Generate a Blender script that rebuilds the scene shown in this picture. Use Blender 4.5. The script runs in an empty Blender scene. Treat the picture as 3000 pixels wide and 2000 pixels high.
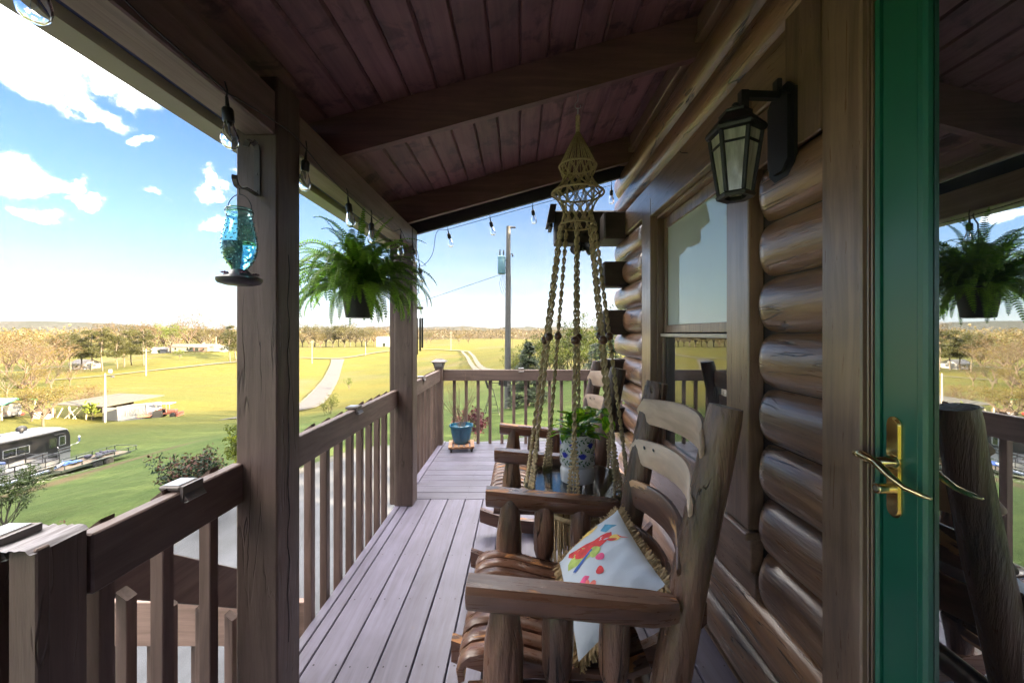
import bpy, bmesh, math, random
import numpy as np
from mathutils import Vector, Matrix, Euler, noise as mnoise
random.seed(7)
S = bpy.context.scene
COL = S.collection
R = math.radians
pi = math.pi

# ---------------------------------------------------------------- camera
F = 1167.0                      # focal length in pixels of a 3000 px wide frame (14 mm lens)
EYE = 1.40                      # eye height above the porch deck (deck top is z = 0)
cd = bpy.data.cameras.new("camera"); cam = bpy.data.objects.new("camera", cd); COL.objects.link(cam)
cd.sensor_width = 36.0; cd.lens = F * 36.0 / 3000.0
cd.shift_x = -20.0 / 3000.0; cd.shift_y = -25.0 / 3000.0
cd.clip_start = 0.02; cd.clip_end = 9000.0
cam.location = (0, 0, EYE); cam.rotation_euler = (R(90), 0, 0)
S.camera = cam

def at(x, y, Y):
    """point at depth Y metres seen at pixel (x, y) of the 3000x2000 photograph"""
    return Vector(((x - 1520.0) / F * Y, Y, EYE - (y - 975.0) / F * Y))

# ---------------------------------------------------------------- light, sky, exposure
SUN_EL, SUN_AZ = 15.0, 112.0     # azimuth clockwise from +Y
sd = Vector((math.sin(R(SUN_AZ)) * math.cos(R(SUN_EL)), math.cos(R(SUN_AZ)) * math.cos(R(SUN_EL)), math.sin(R(SUN_EL))))
sl = bpy.data.lights.new("sun", 'SUN'); so = bpy.data.objects.new("sun", sl); COL.objects.link(so)
sl.energy = 2.4; sl.angle = R(0.5); sl.color = (1.0, 0.80, 0.52)
so.rotation_euler = (-sd).to_track_quat('-Z', 'Y').to_euler(); so.location = sd * 60

S.view_settings.view_transform = 'Standard'; S.view_settings.look = 'None'
S.view_settings.gamma = 1.0; S.view_settings.use_curve_mapping = False
S.view_settings.exposure = 5.25
S.cycles.use_denoising = True
S.cycles.max_bounces = 10; S.cycles.diffuse_bounces = 5; S.cycles.glossy_bounces = 4
S.cycles.transmission_bounces = 8; S.cycles.transparent_max_bounces = 12
S.cycles.sample_clamp_indirect = 6.0; S.cycles.caustics_reflective = False; S.cycles.caustics_refractive = False

W = bpy.data.worlds.new("World"); S.world = W; W.use_nodes = True

class NT:
    """small helper to write node trees"""
    def __init__(s, tree): s.t = tree; s.n = tree.nodes; s.l = tree.links
    def new(s, typ, **kw):
        nd = s.n.new(typ)
        for k, v in kw.items():
            if k.startswith('i_'):
                nd.inputs[int(k[2:]) if k[2:].isdigit() else k[2:].replace('_', ' ')].default_value = v
            else: setattr(nd, k, v)
        return nd
    def link(s, a, b): s.l.new(a, b)
    def put(s, sock, v):
        if isinstance(v, bpy.types.NodeSocket): s.l.new(v, sock)
        elif v is not None: sock.default_value = v
    def math(s, op, a, b=None, c=None, clamp=False):
        nd = s.n.new('ShaderNodeMath'); nd.operation = op; nd.use_clamp = clamp
        s.put(nd.inputs[0], a); s.put(nd.inputs[1], b)
        if c is not None: s.put(nd.inputs[2], c)
        return nd.outputs[0]
    def vmath(s, op, a, b=None):
        nd = s.n.new('ShaderNodeVectorMath'); nd.operation = op
        s.put(nd.inputs[0], a); s.put(nd.inputs[1], b)
        return nd.outputs[0]
    def mix(s, f, a, b, mode='MIX'):
        nd = s.n.new('ShaderNodeMix'); nd.data_type = 'RGBA'; nd.blend_type = mode
        s.put(nd.inputs[0], f); s.put(nd.inputs[6], a); s.put(nd.inputs[7], b)
        return nd.outputs[2]
    def rng(s, v, a, b, c=0.0, d=1.0, smooth=False):
        nd = s.n.new('ShaderNodeMapRange'); nd.interpolation_type = 'SMOOTHSTEP' if smooth else 'LINEAR'
        s.put(nd.inputs[0], v)
        for i, q in enumerate((a, b, c, d)): s.put(nd.inputs[i + 1], q)
        return nd.outputs[0]
    def noise(s, vec, scale, detail=4, rough=0.55, dist=0.0, out=0):
        nd = s.n.new('ShaderNodeTexNoise')
        s.put(nd.inputs['Vector'], vec); s.put(nd.inputs['Scale'], scale); nd.inputs['Detail'].default_value = detail
        nd.inputs['Roughness'].default_value = rough; nd.inputs['Distortion'].default_value = dist
        return nd.outputs[out]
    def sep(s, v):
        nd = s.n.new('ShaderNodeSeparateXYZ'); s.put(nd.inputs[0], v); return nd.outputs
    def comb(s, x, y, z):
        nd = s.n.new('ShaderNodeCombineXYZ')
        for i, q in enumerate((x, y, z)): s.put(nd.inputs[i], q)
        return nd.outputs[0]

def col4(c): return (c[0], c[1], c[2], 1.0)
def srgb(r, g, b):
    f = lambda v: (v / 255 / 12.92) if v <= 10 else ((v / 255 + 0.055) / 1.055) ** 2.4
    return (f(r), f(g), f(b))

def build_world():
    n = NT(W.node_tree)
    for q in list(n.n): n.n.remove(q)
    out = n.new('ShaderNodeOutputWorld'); bg = n.new('ShaderNodeBackground')
    bg.inputs[1].default_value = 0.07
    sky = n.new('ShaderNodeTexSky'); sky.sky_type = 'NISHITA'; sky.sun_disc = False
    sky.sun_elevation = R(SUN_EL); sky.sun_rotation = R(SUN_AZ)
    sky.altitude = 300; sky.air_density = 1.0; sky.dust_density = 0.6; sky.ozone_density = 2.0
    tc = n.new('ShaderNodeTexCoord'); d = tc.outputs['Generated']
    x, y, z = n.sep(d)
    az = n.math('ARCTAN2', x, y); el = n.math('ARCSINE', n.math('MINIMUM', n.math('MAXIMUM', z, -1.0), 1.0))
    zz = n.math('MAXIMUM', z, 0.0)
    base = n.mix(1.0, sky.outputs[0], (0.060, 0.079, 0.101, 1), 'MULTIPLY')
    # thin pale veil that thickens towards the horizon and towards the sun's side
    veil = n.math('POWER', n.rng(zz, 0.0, 0.50, 1.0, 0.0), 2.4)
    side = n.rng(az, -0.9, 0.4, 0.85, 1.35)
    veil = n.math('MULTIPLY', veil, side, clamp=True)
    wisp = n.noise(n.vmath('MULTIPLY', d, (3.0, 3.0, 14.0)), 1.3, 5, 0.6)
    veil = n.math('MULTIPLY', veil, n.rng(wisp, 0.3, 0.75, 0.75, 1.15), clamp=True)
    base = n.mix(veil, base, (0.39, 0.42, 0.465, 1))
    # cumulus: fractal noise on the cloud layer plus a few larger banks
    pl = n.comb(n.math('DIVIDE', x, n.math('ADD', zz, 0.16)), n.math('DIVIDE', y, n.math('ADD', zz, 0.16)), 0.0)
    nz = n.noise(pl, 1.15, 9, 0.58, 0.25)
    nd2 = n.noise(n.vmath('MULTIPLY', d, (1, 1, 1.6)), 7.5, 8, 0.6, 0.2)
    dens = n.math('SUBTRACT', nz, n.rng(el, 0.47, 0.62, 0.665, 0.26))  # cover thickens overhead, out of view, to brighten the porch
    dens = n.math('MULTIPLY', dens, n.rng(el, 0.03, 0.25, 0.0, 3.2))
    fine = n.math('MULTIPLY', n.math('SUBTRACT', nd2, 0.5), 3.4)
    w1 = n.sep(n.noise(n.vmath('MULTIPLY', d, (1, 1, 1.5)), 5.5, 3, 0.5, 0, 1)); w2 = n.sep(n.noise(d, 22.0, 5, 0.65, 0, 1))
    def warp(v, k): return n.math('ADD', v, n.math('ADD', n.math('MULTIPLY', n.math('SUBTRACT', w1[k], 0.5), 0.16), n.math('MULTIPLY', n.math('SUBTRACT', w2[k], 0.5), 0.075)))
    azw, elw = warp(az, 0), warp(el, 1)
    for (px, py, rx, ry, k) in BANKS:
        v = Vector((px - 1520, F, 975 - py)).normalized()
        a0 = math.atan2(v.x, v.y); e0 = math.asin(v.z)
        rx *= math.cos(a0) ** 2 / F; ry *= math.cos(a0) * math.cos(e0) ** 2 / F     # half sizes: pixels to radians
        da = n.math('DIVIDE', n.math('SUBTRACT', azw, a0), rx); de = n.math('DIVIDE', n.math('SUBTRACT', elw, e0), ry)
        # flat-ish base: stretch the lower half
        r2 = n.math('SQRT', n.math('ADD', n.math('MULTIPLY', da, da), n.math('MULTIPLY', de, de)))
        b = n.math('MULTIPLY', n.math('SUBTRACT', 1.0, r2), k)
        b = n.math('ADD', b, n.math('MULTIPLY', fine, 0.55))
        dens = n.math('MAXIMUM', dens, b)
    cm = n.rng(dens, -0.10, 0.85, 0.0, 1.0, True)
    shade = n.noise(n.vmath('MULTIPLY', d, (1, 1, 2.2)), 5.0, 5, 0.5)
    thick = n.rng(dens, 0.25, 0.9, 0.0, 1.0)
    ccol = n.mix(n.math('MULTIPLY', n.rng(shade, 0.47, 0.60), thick), (7.8, 7.3, 6.7, 1), (0.50, 0.57, 0.62, 1))
    base = n.mix(n.math('MULTIPLY', n.math('POWER', cm, 3.7), 0.95), base, ccol)
    n.link(base, bg.inputs[0]); n.link(bg.outputs[0], out.inputs[0])

# larger cloud banks of the western sky, the last ones unseen and added for fill: direction (as a pixel), half width / height, strength
BANKS = [(150, 200, 320, 165, 1.15), (400, 270, 150, 75, 0.9), (90, 505, 215, 105, 1.15), (260, 560, 90, 45, 0.8),
         (150, 640, 95, 48, 0.8), (310, 628, 85, 34, 0.85), (600, 560, 55, 36, 0.8), (435, 432, 45, 42, 0.8),
         (480, 590, 50, 24, 0.65), (622, 652, 55, 32, 0.7), (300, 352, 120, 55, 0.85), (690, 515, 35, 32, 0.75), (-420, 120, 420, 260, 1.2), (-700, 520, 380, 150, 1.1)]
build_world()

# ---------------------------------------------------------------- mesh helpers
class MB:
    """collects shapes and links them as ONE mesh object"""
    def __init__(s): s.v = []; s.f = []; s.m = []; s.mi = 0; s.M = None; s.uv = None
    def add(s, vs, fs):
        o = len(s.v)
        if s.M is not None: vs = [s.M @ Vector(q) for q in vs]
        s.v.extend([tuple(q) for q in vs]); s.f.extend([tuple(i + o for i in q) for q in fs]); s.m.extend([s.mi] * len(fs))
        return s
    def box(s, x0, y0, z0, x1, y1, z1, b=0.0):
        if b <= 0:
            vs = [(x0, y0, z0), (x1, y0, z0), (x1, y1, z0), (x0, y1, z0), (x0, y0, z1), (x1, y0, z1), (x1, y1, z1), (x0, y1, z1)]
            return s.add(vs, [(0, 3, 2, 1), (4, 5, 6, 7), (0, 1, 5, 4), (1, 2, 6, 5), (2, 3, 7, 6), (3, 0, 4, 7)])
        b = min(b, (x1 - x0) * .45, (y1 - y0) * .45, (z1 - z0) * .45)
        bm = bmesh.new()
        P = []
        for (sx, X, ix) in ((0, x0, x0 + b), (1, x1, x1 - b)):
            for (sy, Y, iy) in ((0, y0, y0 + b), (1, y1, y1 - b)):
                for (sz, Z, iz) in ((0, z0, z0 + b), (1, z1, z1 - b)):
                    P += [(X, iy, iz), (ix, Y, iz), (ix, iy, Z)]
        bm.free()
        I = lambda sx, sy, sz, k: (sx * 4 + sy * 2 + sz) * 3 + k
        fs = []
        for a in (0, 1):
            q = [I(a, 0, 0, 0), I(a, 1, 0, 0), I(a, 1, 1, 0), I(a, 0, 1, 0)]; fs.append(q if a else q[::-1])
            q = [I(0, a, 0, 1), I(0, a, 1, 1), I(1, a, 1, 1), I(1, a, 0, 1)]; fs.append(q if a else q[::-1])
            q = [I(0, 0, a, 2), I(1, 0, a, 2), I(1, 1, a, 2), I(0, 1, a, 2)]; fs.append(q if a else q[::-1])
        for a in (0, 1):
            for c in (0, 1):
                flip = (a + c) % 2
                q = [I(a, c, 0, 0), I(a, c, 0, 1), I(a, c, 1, 1), I(a, c, 1, 0)]; fs.append(q if flip else q[::-1])
                q = [I(a, 0, c, 0), I(a, 0, c, 2), I(a, 1, c, 2), I(a, 1, c, 0)]; fs.append(q[::-1] if flip else q)
                q = [I(0, a, c, 1), I(0, a, c, 2), I(1, a, c, 2), I(1, a, c, 1)]; fs.append(q if flip else q[::-1])
        for a in (0, 1):
            for c in (0, 1):
                for e in (0, 1):
                    q = [I(a, c, e, 0), I(a, c, e, 1), I(a, c, e, 2)]; fs.append(q if (a + c + e) % 2 else q[::-1])
        return s.add(P, fs)
    def obox(s, c, size, rot=None, b=0.0):
        M0 = s.M; T = Matrix.Translation(Vector(c)) @ ((rot.to_matrix().to_4x4() if hasattr(rot, 'to_matrix') else rot.to_4x4()) if rot is not None else Matrix.Identity(4))
        s.M = T if M0 is None else M0 @ T
        h = [q / 2 for q in size]; s.box(-h[0], -h[1], -h[2], h[0], h[1], h[2], b); s.M = M0
        return s
    def beam(s, p0, p1, w, h, b=0.0, up=(0, 0, 1)):
        p0 = Vector(p0); p1 = Vector(p1); d = (p1 - p0); L = d.length; d.normalize(); up = Vector(up)
        x = d; y = up.cross(x).normalized(); z = x.cross(y)
        rot = Matrix((x, y, z)).transposed()
        return s.obox((p0 + p1) / 2, (L, w, h), rot, b)
    def tube(s, pts, r, n=8, cap=True, closed=False, flat=1.0):
        pts = [Vector(p) for p in pts]; N = len(pts)
        rs = r if isinstance(r, (list, tuple)) else [r] * N
        vs = []; fs = []
        t = (pts[1] - pts[0]).normalized()
        u = t.orthogonal().normalized()
        for i, p in enumerate(pts):
            if closed: tt = pts[(i + 1) % N] - pts[i - 1]
            else: tt = pts[min(i + 1, N - 1)] - pts[max(i - 1, 0)]
            if tt.length < 1e-9: tt = t
            tt = tt.normalized(); u = (u - tt * u.dot(tt))
            if u.length < 1e-6: u = tt.orthogonal()
            u.normalize(); w = tt.cross(u)
            for k in range(n):
                a = 2 * pi * k / n
                vs.append(p + (u * math.cos(a) + w * math.sin(a) * flat) * rs[i])
        M = N if closed else N - 1
        for i in range(M):
            for k in range(n):
                a = i * n + k; b2 = i * n + (k + 1) % n; c = ((i + 1) % N) * n + (k + 1) % n; d = ((i + 1) % N) * n + k
                fs.append((a, b2, c, d))
        if cap and not closed:
            fs.append(tuple(range(n))[::-1]); fs.append(tuple((N - 1) * n + k for k in range(n)))
        return s.add(vs, fs)
    def lathe(s, prof, n=24, c=(0, 0, 0), axis=None, cap=True, flute=None):
        vs = []; fs = []
        Mx = Matrix.Translation(Vector(c))
        if axis is not None: Mx = Mx @ Vector((0, 0, 1)).rotation_difference(Vector(axis)).to_matrix().to_4x4()
        for j, (r, z) in enumerate(prof):
            for k in range(n):
                a = 2 * pi * k / n; rr = r * (flute(a, j) if flute else 1)
                vs.append(Mx @ Vector((rr * math.cos(a), rr * math.sin(a), z)))
        for j in range(len(prof) - 1):
            for k in range(n):
                fs.append((j * n + k, j * n + (k + 1) % n, (j + 1) * n + (k + 1) % n, (j + 1) * n + k))
        if cap:
            fs.append(tuple(range(n))[::-1]); fs.append(tuple((len(prof) - 1) * n + k for k in range(n)))
        return s.add(vs, fs)
    def ball(s, c, r, n=12, m=8, sc=(1, 1, 1)):
        vs = [(c[0], c[1], c[2] - r * sc[2])]; fs = []
        for j in range(1, m):
            t = pi * j / m
            for k in range(n):
                a = 2 * pi * k / n
                vs.append((c[0] + r * sc[0] * math.sin(t) * math.cos(a), c[1] + r * sc[1] * math.sin(t) * math.sin(a), c[2] - r * sc[2] * math.cos(t)))
        vs.append((c[0], c[1], c[2] + r * sc[2])); e = len(vs) - 1
        for k in range(n):
            fs.append((0, 1 + (k + 1) % n, 1 + k)); fs.append((e, 1 + (m - 2) * n + k, 1 + (m - 2) * n + (k + 1) % n))
        for j in range(m - 2):
            for k in range(n):
                a = 1 + j * n
                fs.append((a + k, a + (k + 1) % n, a + n + (k + 1) % n, a + n + k))
        return s.add(vs, fs)
    def prism(s, poly, d):
        """poly: list of 3d points (planar), extruded by vector d"""
        n = len(poly); d = Vector(d); vs = [Vector(p) for p in poly] + [Vector(p) + d for p in poly]
        nrm = Vector((0, 0, 0))
        for i in range(n): nrm += Vector(poly[i]).cross(Vector(poly[(i + 1) % n]))
        fl = nrm.dot(d) > 0
        fs = [tuple(range(n))[::-1] if fl else tuple(range(n)), tuple(range(n, 2 * n)) if fl else tuple(range(n, 2 * n))[::-1]]
        for i in range(n):
            q = (i, (i + 1) % n, n + (i + 1) % n, n + i); fs.append(q if fl else q[::-1])
        return s.add(vs, fs)
    def grid(s, fn, nu, nv, closeu=False):
        vs = [fn(i / (nu if closeu else nu - 1), j / (nv - 1)) for j in range(nv) for i in range(nu)]
        fs = []
        for j in range(nv - 1):
            for i in range(nu if closeu else nu - 1):
                a = j * nu + i; b = j * nu + (i + 1) % nu
                fs.append((a, b, b + nu, a + nu))
        return s.add(vs, fs)
    def quad(s, a, b, c, d): return s.add([a, b, c, d], [(0, 1, 2, 3)])
    def mesh(s, name, mats, smooth=None):
        me = bpy.data.meshes.new(name); me.from_pydata(s.v, [], s.f)
        mats = mats if isinstance(mats, (list, tuple)) else [mats]
        for q in mats: me.materials.append(q)
        if any(s.m): me.polygons.foreach_set('material_index', s.m)
        if smooth:
            me.polygons.foreach_set('use_smooth', [True] * len(s.f))
            if smooth is not True: me.set_sharp_from_angle(angle=R(smooth))
        me.update()
        return me
    def build(s, name, mats, parent=None, smooth=None, loc=None):
        return link(name, s.mesh(name, mats, smooth), parent, loc)

def link(name, me, parent=None, loc=None, rot=None, sc=None):
    o = bpy.data.objects.new(name, me); COL.objects.link(o)
    if parent is not None: o.parent = parent
    if loc is not None: o.location = loc
    if rot is not None: o.rotation_euler = rot
    if sc is not None: o.scale = sc
    return o
def tag(o, label=None, cat=None, group=None, kind=None):
    if label: o['label'] = label
    if cat: o['category'] = cat
    if group: o['group'] = group
    if kind: o['kind'] = kind
    return o
def thing(name, label, cat, loc=(0, 0, 0), rotz=0.0, group=None):
    o = bpy.data.objects.new(name, None); COL.objects.link(o)
    o.empty_display_size = 0.1
    o.location = loc; o.rotation_euler = (0, 0, rotz)
    return tag(o, label, cat, group)
def copy_tree(o, parent=None, depth=0):
    c = o.copy(); COL.objects.link(c)
    if parent is not None: c.parent = parent
    for ch in list(o.children): copy_tree(ch, c)
    return c
def rr(a, b): return random.uniform(a, b)

# ---------------------------------------------------------------- materials
def newmat(name):
    m = bpy.data.materials.new(name); m.use_nodes = True
    n = NT(m.node_tree)
    return m, n, n.n['Principled BSDF']
def setp(n, b, **kw):
    for k, v in kw.items(): n.put(b.inputs[k.replace('_', ' ')], v)
def coords(n, jitter=True):
    tc = n.new('ShaderNodeTexCoord'); v = tc.outputs['Object']
    if jitter:
        oi = n.new('ShaderNodeObjectInfo'); r = oi.outputs['Random']
        v = n.vmath('ADD', v, n.comb(n.math('MULTIPLY', r, 17.3), n.math('MULTIPLY', r, 9.1), n.math('MULTIPLY', r, 23.7)))
        return v, r
    return v, None
def bump(n, b, h, strength=0.4, dist=0.01):
    bp = n.new('ShaderNodeBump'); bp.inputs['Strength'].default_value = strength; bp.inputs['Distance'].default_value = dist
    n.link(h, bp.inputs['Height']); n.link(bp.outputs[0], b.inputs['Normal'])

def plain(name, c, rough=0.6, metal=0.0, var=0.12, scale=8.0, bmp=0.0, spec=0.5, coat=0.0, bscale=60.0, jit=0.0):
    m, n, b = newmat(name); v, r = coords(n)
    nz = n.noise(v, scale, 4)
    f = n.rng(nz, 0.3, 0.7, 1.0 - var, 1.0 + var)
    if jit: f = n.math('MULTIPLY', f, n.rng(r, 0, 1, 1 - jit, 1 + jit))
    cc = n.mix(1.0, col4(c), n.comb(f, f, f), 'MULTIPLY')
    setp(n, b, Base_Color=cc, Roughness=n.rng(nz, 0.3, 0.7, max(rough - .07, 0.03), min(rough + .07, 1)), Metallic=metal)
    b.inputs['Specular IOR Level'].default_value = spec
    if coat: b.inputs['Coat Weight'].default_value = coat
    if bmp: bump(n, b, n.noise(v, bscale, 3), bmp, 0.004)
    return m

def wood(name, c1, c2, axis=1, rough=0.55, gscale=34.0, bmp=0.35, spec=0.45, jit=0.14, spots=None, peel=None, coat=0.0, lo=None, crack=0.0, dist=0.0035, streak=0.06):
    """painted / stained wood: grain runs along local AXIS; c1 main, c2 darker grain; spots: dark mottles; peel: bare patches"""
    m, n, b = newmat(name); v, r = coords(n)
    sc = [1.0, 1.0, 1.0]; sc[axis] = streak
    g = n.vmath('MULTIPLY', v, tuple(sc))
    warp = n.noise(n.vmath('MULTIPLY', v, tuple(0.35 if i == axis else 1.0 for i in range(3))), 5.0, 2, 0.5, 0, 1)
    g2 = n.vmath('ADD', g, n.vmath('MULTIPLY', n.vmath('SUBTRACT', warp, (0.5, 0.5, 0.5)), (0.05, 0.05, 0.05)))
    gr = n.noise(g2, gscale, 6, 0.62, 0.4)
    gf = n.noise(g2, gscale * 4.2, 3, 0.6)
    f = n.rng(gr, 0.36, 0.68)
    cc = n.mix(f, col4(c1), col4(c2))
    blot = n.noise(v, 3.1, 4, 0.6)
    k = n.math('MULTIPLY', n.rng(blot, 0.3, 0.7, 0.84, 1.16), n.rng(r, 0, 1, 1 - jit, 1 + jit))
    cc = n.mix(1.0, cc, n.comb(k, k, k), 'MULTIPLY')
    h = n.math('ADD', n.math('MULTIPLY', gr, 0.8), n.math('MULTIPLY', gf, 0.35))
    rg = n.rng(gf, 0.3, 0.7, max(rough - 0.1, .05), min(rough + 0.1, 1))
    if spots:
        sp = n.noise(v, spots[1], 5, 0.65, 0.5)
        cc = n.mix(n.math('MULTIPLY', n.rng(sp, spots[2], spots[2] + 0.1), spots[3]), cc, col4(spots[0]))
    if peel:
        pm = n.noise(n.vmath('MULTIPLY', v, tuple(0.35 if i == axis else 1.0 for i in range(3))), peel[1], 6, 0.65, 0.6)
        if lo is not None:   # confined to upward faces, as wear on a rest is
            ge = n.new('ShaderNodeNewGeometry'); nz2 = n.sep(ge.outputs['Normal'])[2]
            pm = n.math('SUBTRACT', pm, n.rng(nz2, lo, lo + 0.25, 0.5, 0.0))
        pf = n.rng(pm, peel[2], peel[2] + 0.025)
        cc = n.mix(pf, cc, col4(peel[0]))
        rg = n.mix(pf, rg, (0.75, 0.75, 0.75, 1)); h = n.math('SUBTRACT', h, n.math('MULTIPLY', pf, 0.5))
    if crack:   # drying checks: thin dark lines along the grain, in patches
        cv = n.vmath('MULTIPLY', v, tuple(0.9 if i == axis else 9.0 for i in range(3)))
        cn = n.noise(cv, 1.6, 3, 0.5, 0.6); band = n.rng(n.math('ABSOLUTE', n.math('SUBTRACT', cn, 0.5)), 0.0, 0.014, 1.0, 0.0)
        band = n.math('MULTIPLY', band, n.rng(n.noise(v, 2.3, 2), 0.48, 0.56)); cc = n.mix(n.math('MULTIPLY', band, crack), cc, (0.012, 0.008, 0.006, 1))
        h = n.math('SUBTRACT', h, n.math('MULTIPLY', band, 1.2))
    setp(n, b, Base_Color=cc, Roughness=rg)
    b.inputs['Specular IOR Level'].default_value = spec
    if coat: b.inputs['Coat Weight'].default_value = coat; b.inputs['Coat Roughness'].default_value = 0.25
    bump(n, b, h, bmp, dist)
    return m

def glassy(name, c=(1, 1, 1), rough=0.0, ior=1.45):
    m, n, b = newmat(name)
    setp(n, b, Base_Color=col4(c), Roughness=rough, IOR=ior); b.inputs['Transmission Weight'].default_value = 1.0
    return m

def mirrorglass(name, tint, base=0.25, grime=0.06, dark=(0.012, 0.013, 0.015), k=1.6):
    """window pane before a dark room: mirror reflection that rises with the angle, faint dust"""
    m, n, b = newmat(name); v, r = coords(n)
    n.n.remove(b); out = n.n['Material Output']
    df = n.new('ShaderNodeBsdfDiffuse'); gl = n.new('ShaderNodeBsdfGlossy'); mx = n.new('ShaderNodeMixShader')
    lw = n.new('ShaderNodeFresnel'); lw.inputs[0].default_value = 1.5
    dust = n.rng(n.noise(v, 220.0, 3), 0.66, 0.74)
    sm = n.rng(n.noise(n.vmath('MULTIPLY', v, (1, 1, .4)), 6.0, 5), 0.35, 0.75)
    dc = n.mix(n.math('MULTIPLY', n.math('ADD', n.math('MULTIPLY', dust, 0.5), sm), grime), col4(dark), (0.5, 0.5, 0.5, 1))
    n.link(dc, df.inputs[0]); gl.inputs[0].default_value = col4(tint); gl.inputs['Roughness'].default_value = 0.012
    f = n.math('ADD', n.math('MULTIPLY', lw.outputs[0], k), base, clamp=True)
    n.link(f, mx.inputs[0]); n.link(df.outputs[0], mx.inputs[1]); n.link(gl.outputs[0], mx.inputs[2]); n.link(mx.outputs[0], out.inputs[0])
    return m

def leafmat(name, c1, c2, rough=0.55, trans=0.35, scale=3.0, jit=0.2):
    m, n, b = newmat(name); v, r = coords(n)
    tc = n.new('ShaderNodeNewGeometry')
    f = n.noise(v, scale, 3, 0.6)
    rp = tc.outputs['Random Per Island']
    k = n.math('ADD', n.math('MULTIPLY', n.rng(f, 0.3, 0.7), 0.5), n.math('MULTIPLY', rp, 0.5))
    cc = n.mix(k, col4(c1), col4(c2))
    j = n.rng(r, 0, 1, 1 - jit, 1 + jit); cc = n.mix(1.0, cc, n.comb(j, j, j), 'MULTIPLY')
    setp(n, b, Base_Color=cc, Roughness=rough); b.inputs['Specular IOR Level'].default_value = 0.3
    if trans:
        out = n.n['Material Output']; tr = n.new('ShaderNodeBsdfTranslucent'); mx = n.new('ShaderNodeMixShader'); mx.inputs[0].default_value = trans
        n.link(n.mix(1.0, cc, (1.3, 1.4, 0.7, 1), 'MULTIPLY'), tr.inputs[0])
        n.link(b.outputs[0], mx.inputs[1]); n.link(tr.outputs[0], mx.inputs[2]); n.link(mx.outputs[0], out.inputs[0])
    return m

class Mt: pass
M = Mt()
BR1, BR2 = (0.138, 0.097, 0.083), (0.090, 0.062, 0.053)
M.post_z = wood('painted_post', BR1, BR2, 2, 0.5, 30, 0.7, crack=0.5, spots=((0.04, 0.03, 0.028), 7, 0.70, 0.6))
M.paint_y = wood('painted_rail_y', (0.163, 0.116, 0.104), (0.099, 0.067, 0.060), 1, 0.5, 30, 0.45, spots=((0.04, 0.03, 0.028), 7, 0.70, 0.6))
M.paint_x = wood('painted_rail_x', BR1, BR2, 0, 0.5, 30, 0.45)
M.paint_z = wood('painted_baluster', (0.160, 0.107, 0.091), (0.093, 0.061, 0.052), 2, 0.5, 34, 0.4, jit=0.18)
M.weather_y = wood('weathered_top', (0.352, 0.336, 0.368), (0.144, 0.128, 0.136), 1, 0.7, 40, 0.9)
M.deck_y = wood('deck_paint_y', (0.157, 0.147, 0.207), (0.111, 0.099, 0.138), 1, 0.42, 26, 0.35, jit=0.07, spots=((0.16, 0.12, 0.12), 9, 0.68, 0.5))
M.deck_x = wood('deck_paint_x', (0.119, 0.113, 0.155), (0.087, 0.081, 0.109), 0, 0.42, 26, 0.35, jit=0.10, spots=((0.16, 0.12, 0.12), 9, 0.68, 0.5))
M.ceil = wood('ceiling_stain', (0.259, 0.131, 0.132), (0.168, 0.082, 0.087), 1, 0.55, 22, 0.35, jit=0.18, spots=((0.030, 0.016, 0.018), 5.5, 0.54, 0.6))
M.raft = wood('rafter_stain', (0.195, 0.100, 0.097), (0.120, 0.061, 0.061), 0, 0.55, 26, 0.3)
M.head = wood('header_stain', (0.290, 0.205, 0.185), (0.170, 0.115, 0.105), 1, 0.5, 26, 0.5, spots=((0.42, 0.38, 0.36), 24, 0.68, 0.4))
M.log = wood('log_stain', (0.323, 0.165, 0.085), (0.116, 0.054, 0.029), 1, 0.36, 20, 0.9, spec=0.8, jit=0.14, coat=0.7, dist=0.008, spots=((0.03, 0.017, 0.012), 4.5, 0.66, 0.75), crack=0.9)
M.logend = wood('log_end', (0.05, 0.035, 0.032), (0.03, 0.022, 0.02), 0, 0.6, 24, 0.4)
M.trim = wood('trim_stain', (0.277, 0.168, 0.112), (0.147, 0.085, 0.056), 2, 0.36, 30, 0.5, spec=0.7, coat=0.6)
M.trim_y = wood('trim_stain_y', (0.277, 0.168, 0.112), (0.147, 0.085, 0.056), 1, 0.36, 30, 0.5, spec=0.7, coat=0.6)
M.chair = wood('rocker_stain_x', (0.196, 0.094, 0.057), (0.078, 0.036, 0.024), 0, 0.32, 20, 0.5, spec=0.6, coat=0.3, peel=((0.55, 0.25, 0.09), 6.0, 0.58), lo=0.55)
M.chair_z = wood('rocker_stain_z', (0.218, 0.108, 0.069), (0.050, 0.025, 0.017), 2, 0.36, 15, 1.0, spec=0.6, coat=0.2, dist=0.020, streak=0.13, spots=((0.03, 0.016, 0.012), 9, 0.62, 0.8), crack=0.9)
M.chair_y = wood('rocker_stain_y', (0.20, 0.098, 0.064), (0.100, 0.048, 0.032), 1, 0.36, 20, 0.4, spec=0.7, coat=0.35, peel=((0.66, 0.36, 0.16), 6.5, 0.57))
M.chair_bare = wood('rocker_bare_slat', (0.874, 0.636, 0.470), (0.650, 0.435, 0.310), 1, 0.5, 16, 0.3, spots=((0.14, 0.08, 0.06), 5.0, 0.72, 0.6))
M.black = plain('black_metal', (0.012, 0.012, 0.013), 0.45, 0.0, 0.2, bmp=0.1)
M.darkplastic = plain('dark_plastic', (0.02, 0.018, 0.018), 0.4)
M.wire = plain('black_wire', (0.015, 0.015, 0.016), 0.55)
M.steel = plain('steel', (0.45, 0.45, 0.46), 0.35, 1.0)
M.olive = plain('gutter_paint', (0.42, 0.40, 0.26), 0.45, var=0.06)
M.tarp = plain('dark_underlay', (0.025, 0.035, 0.10), 0.7)
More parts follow.
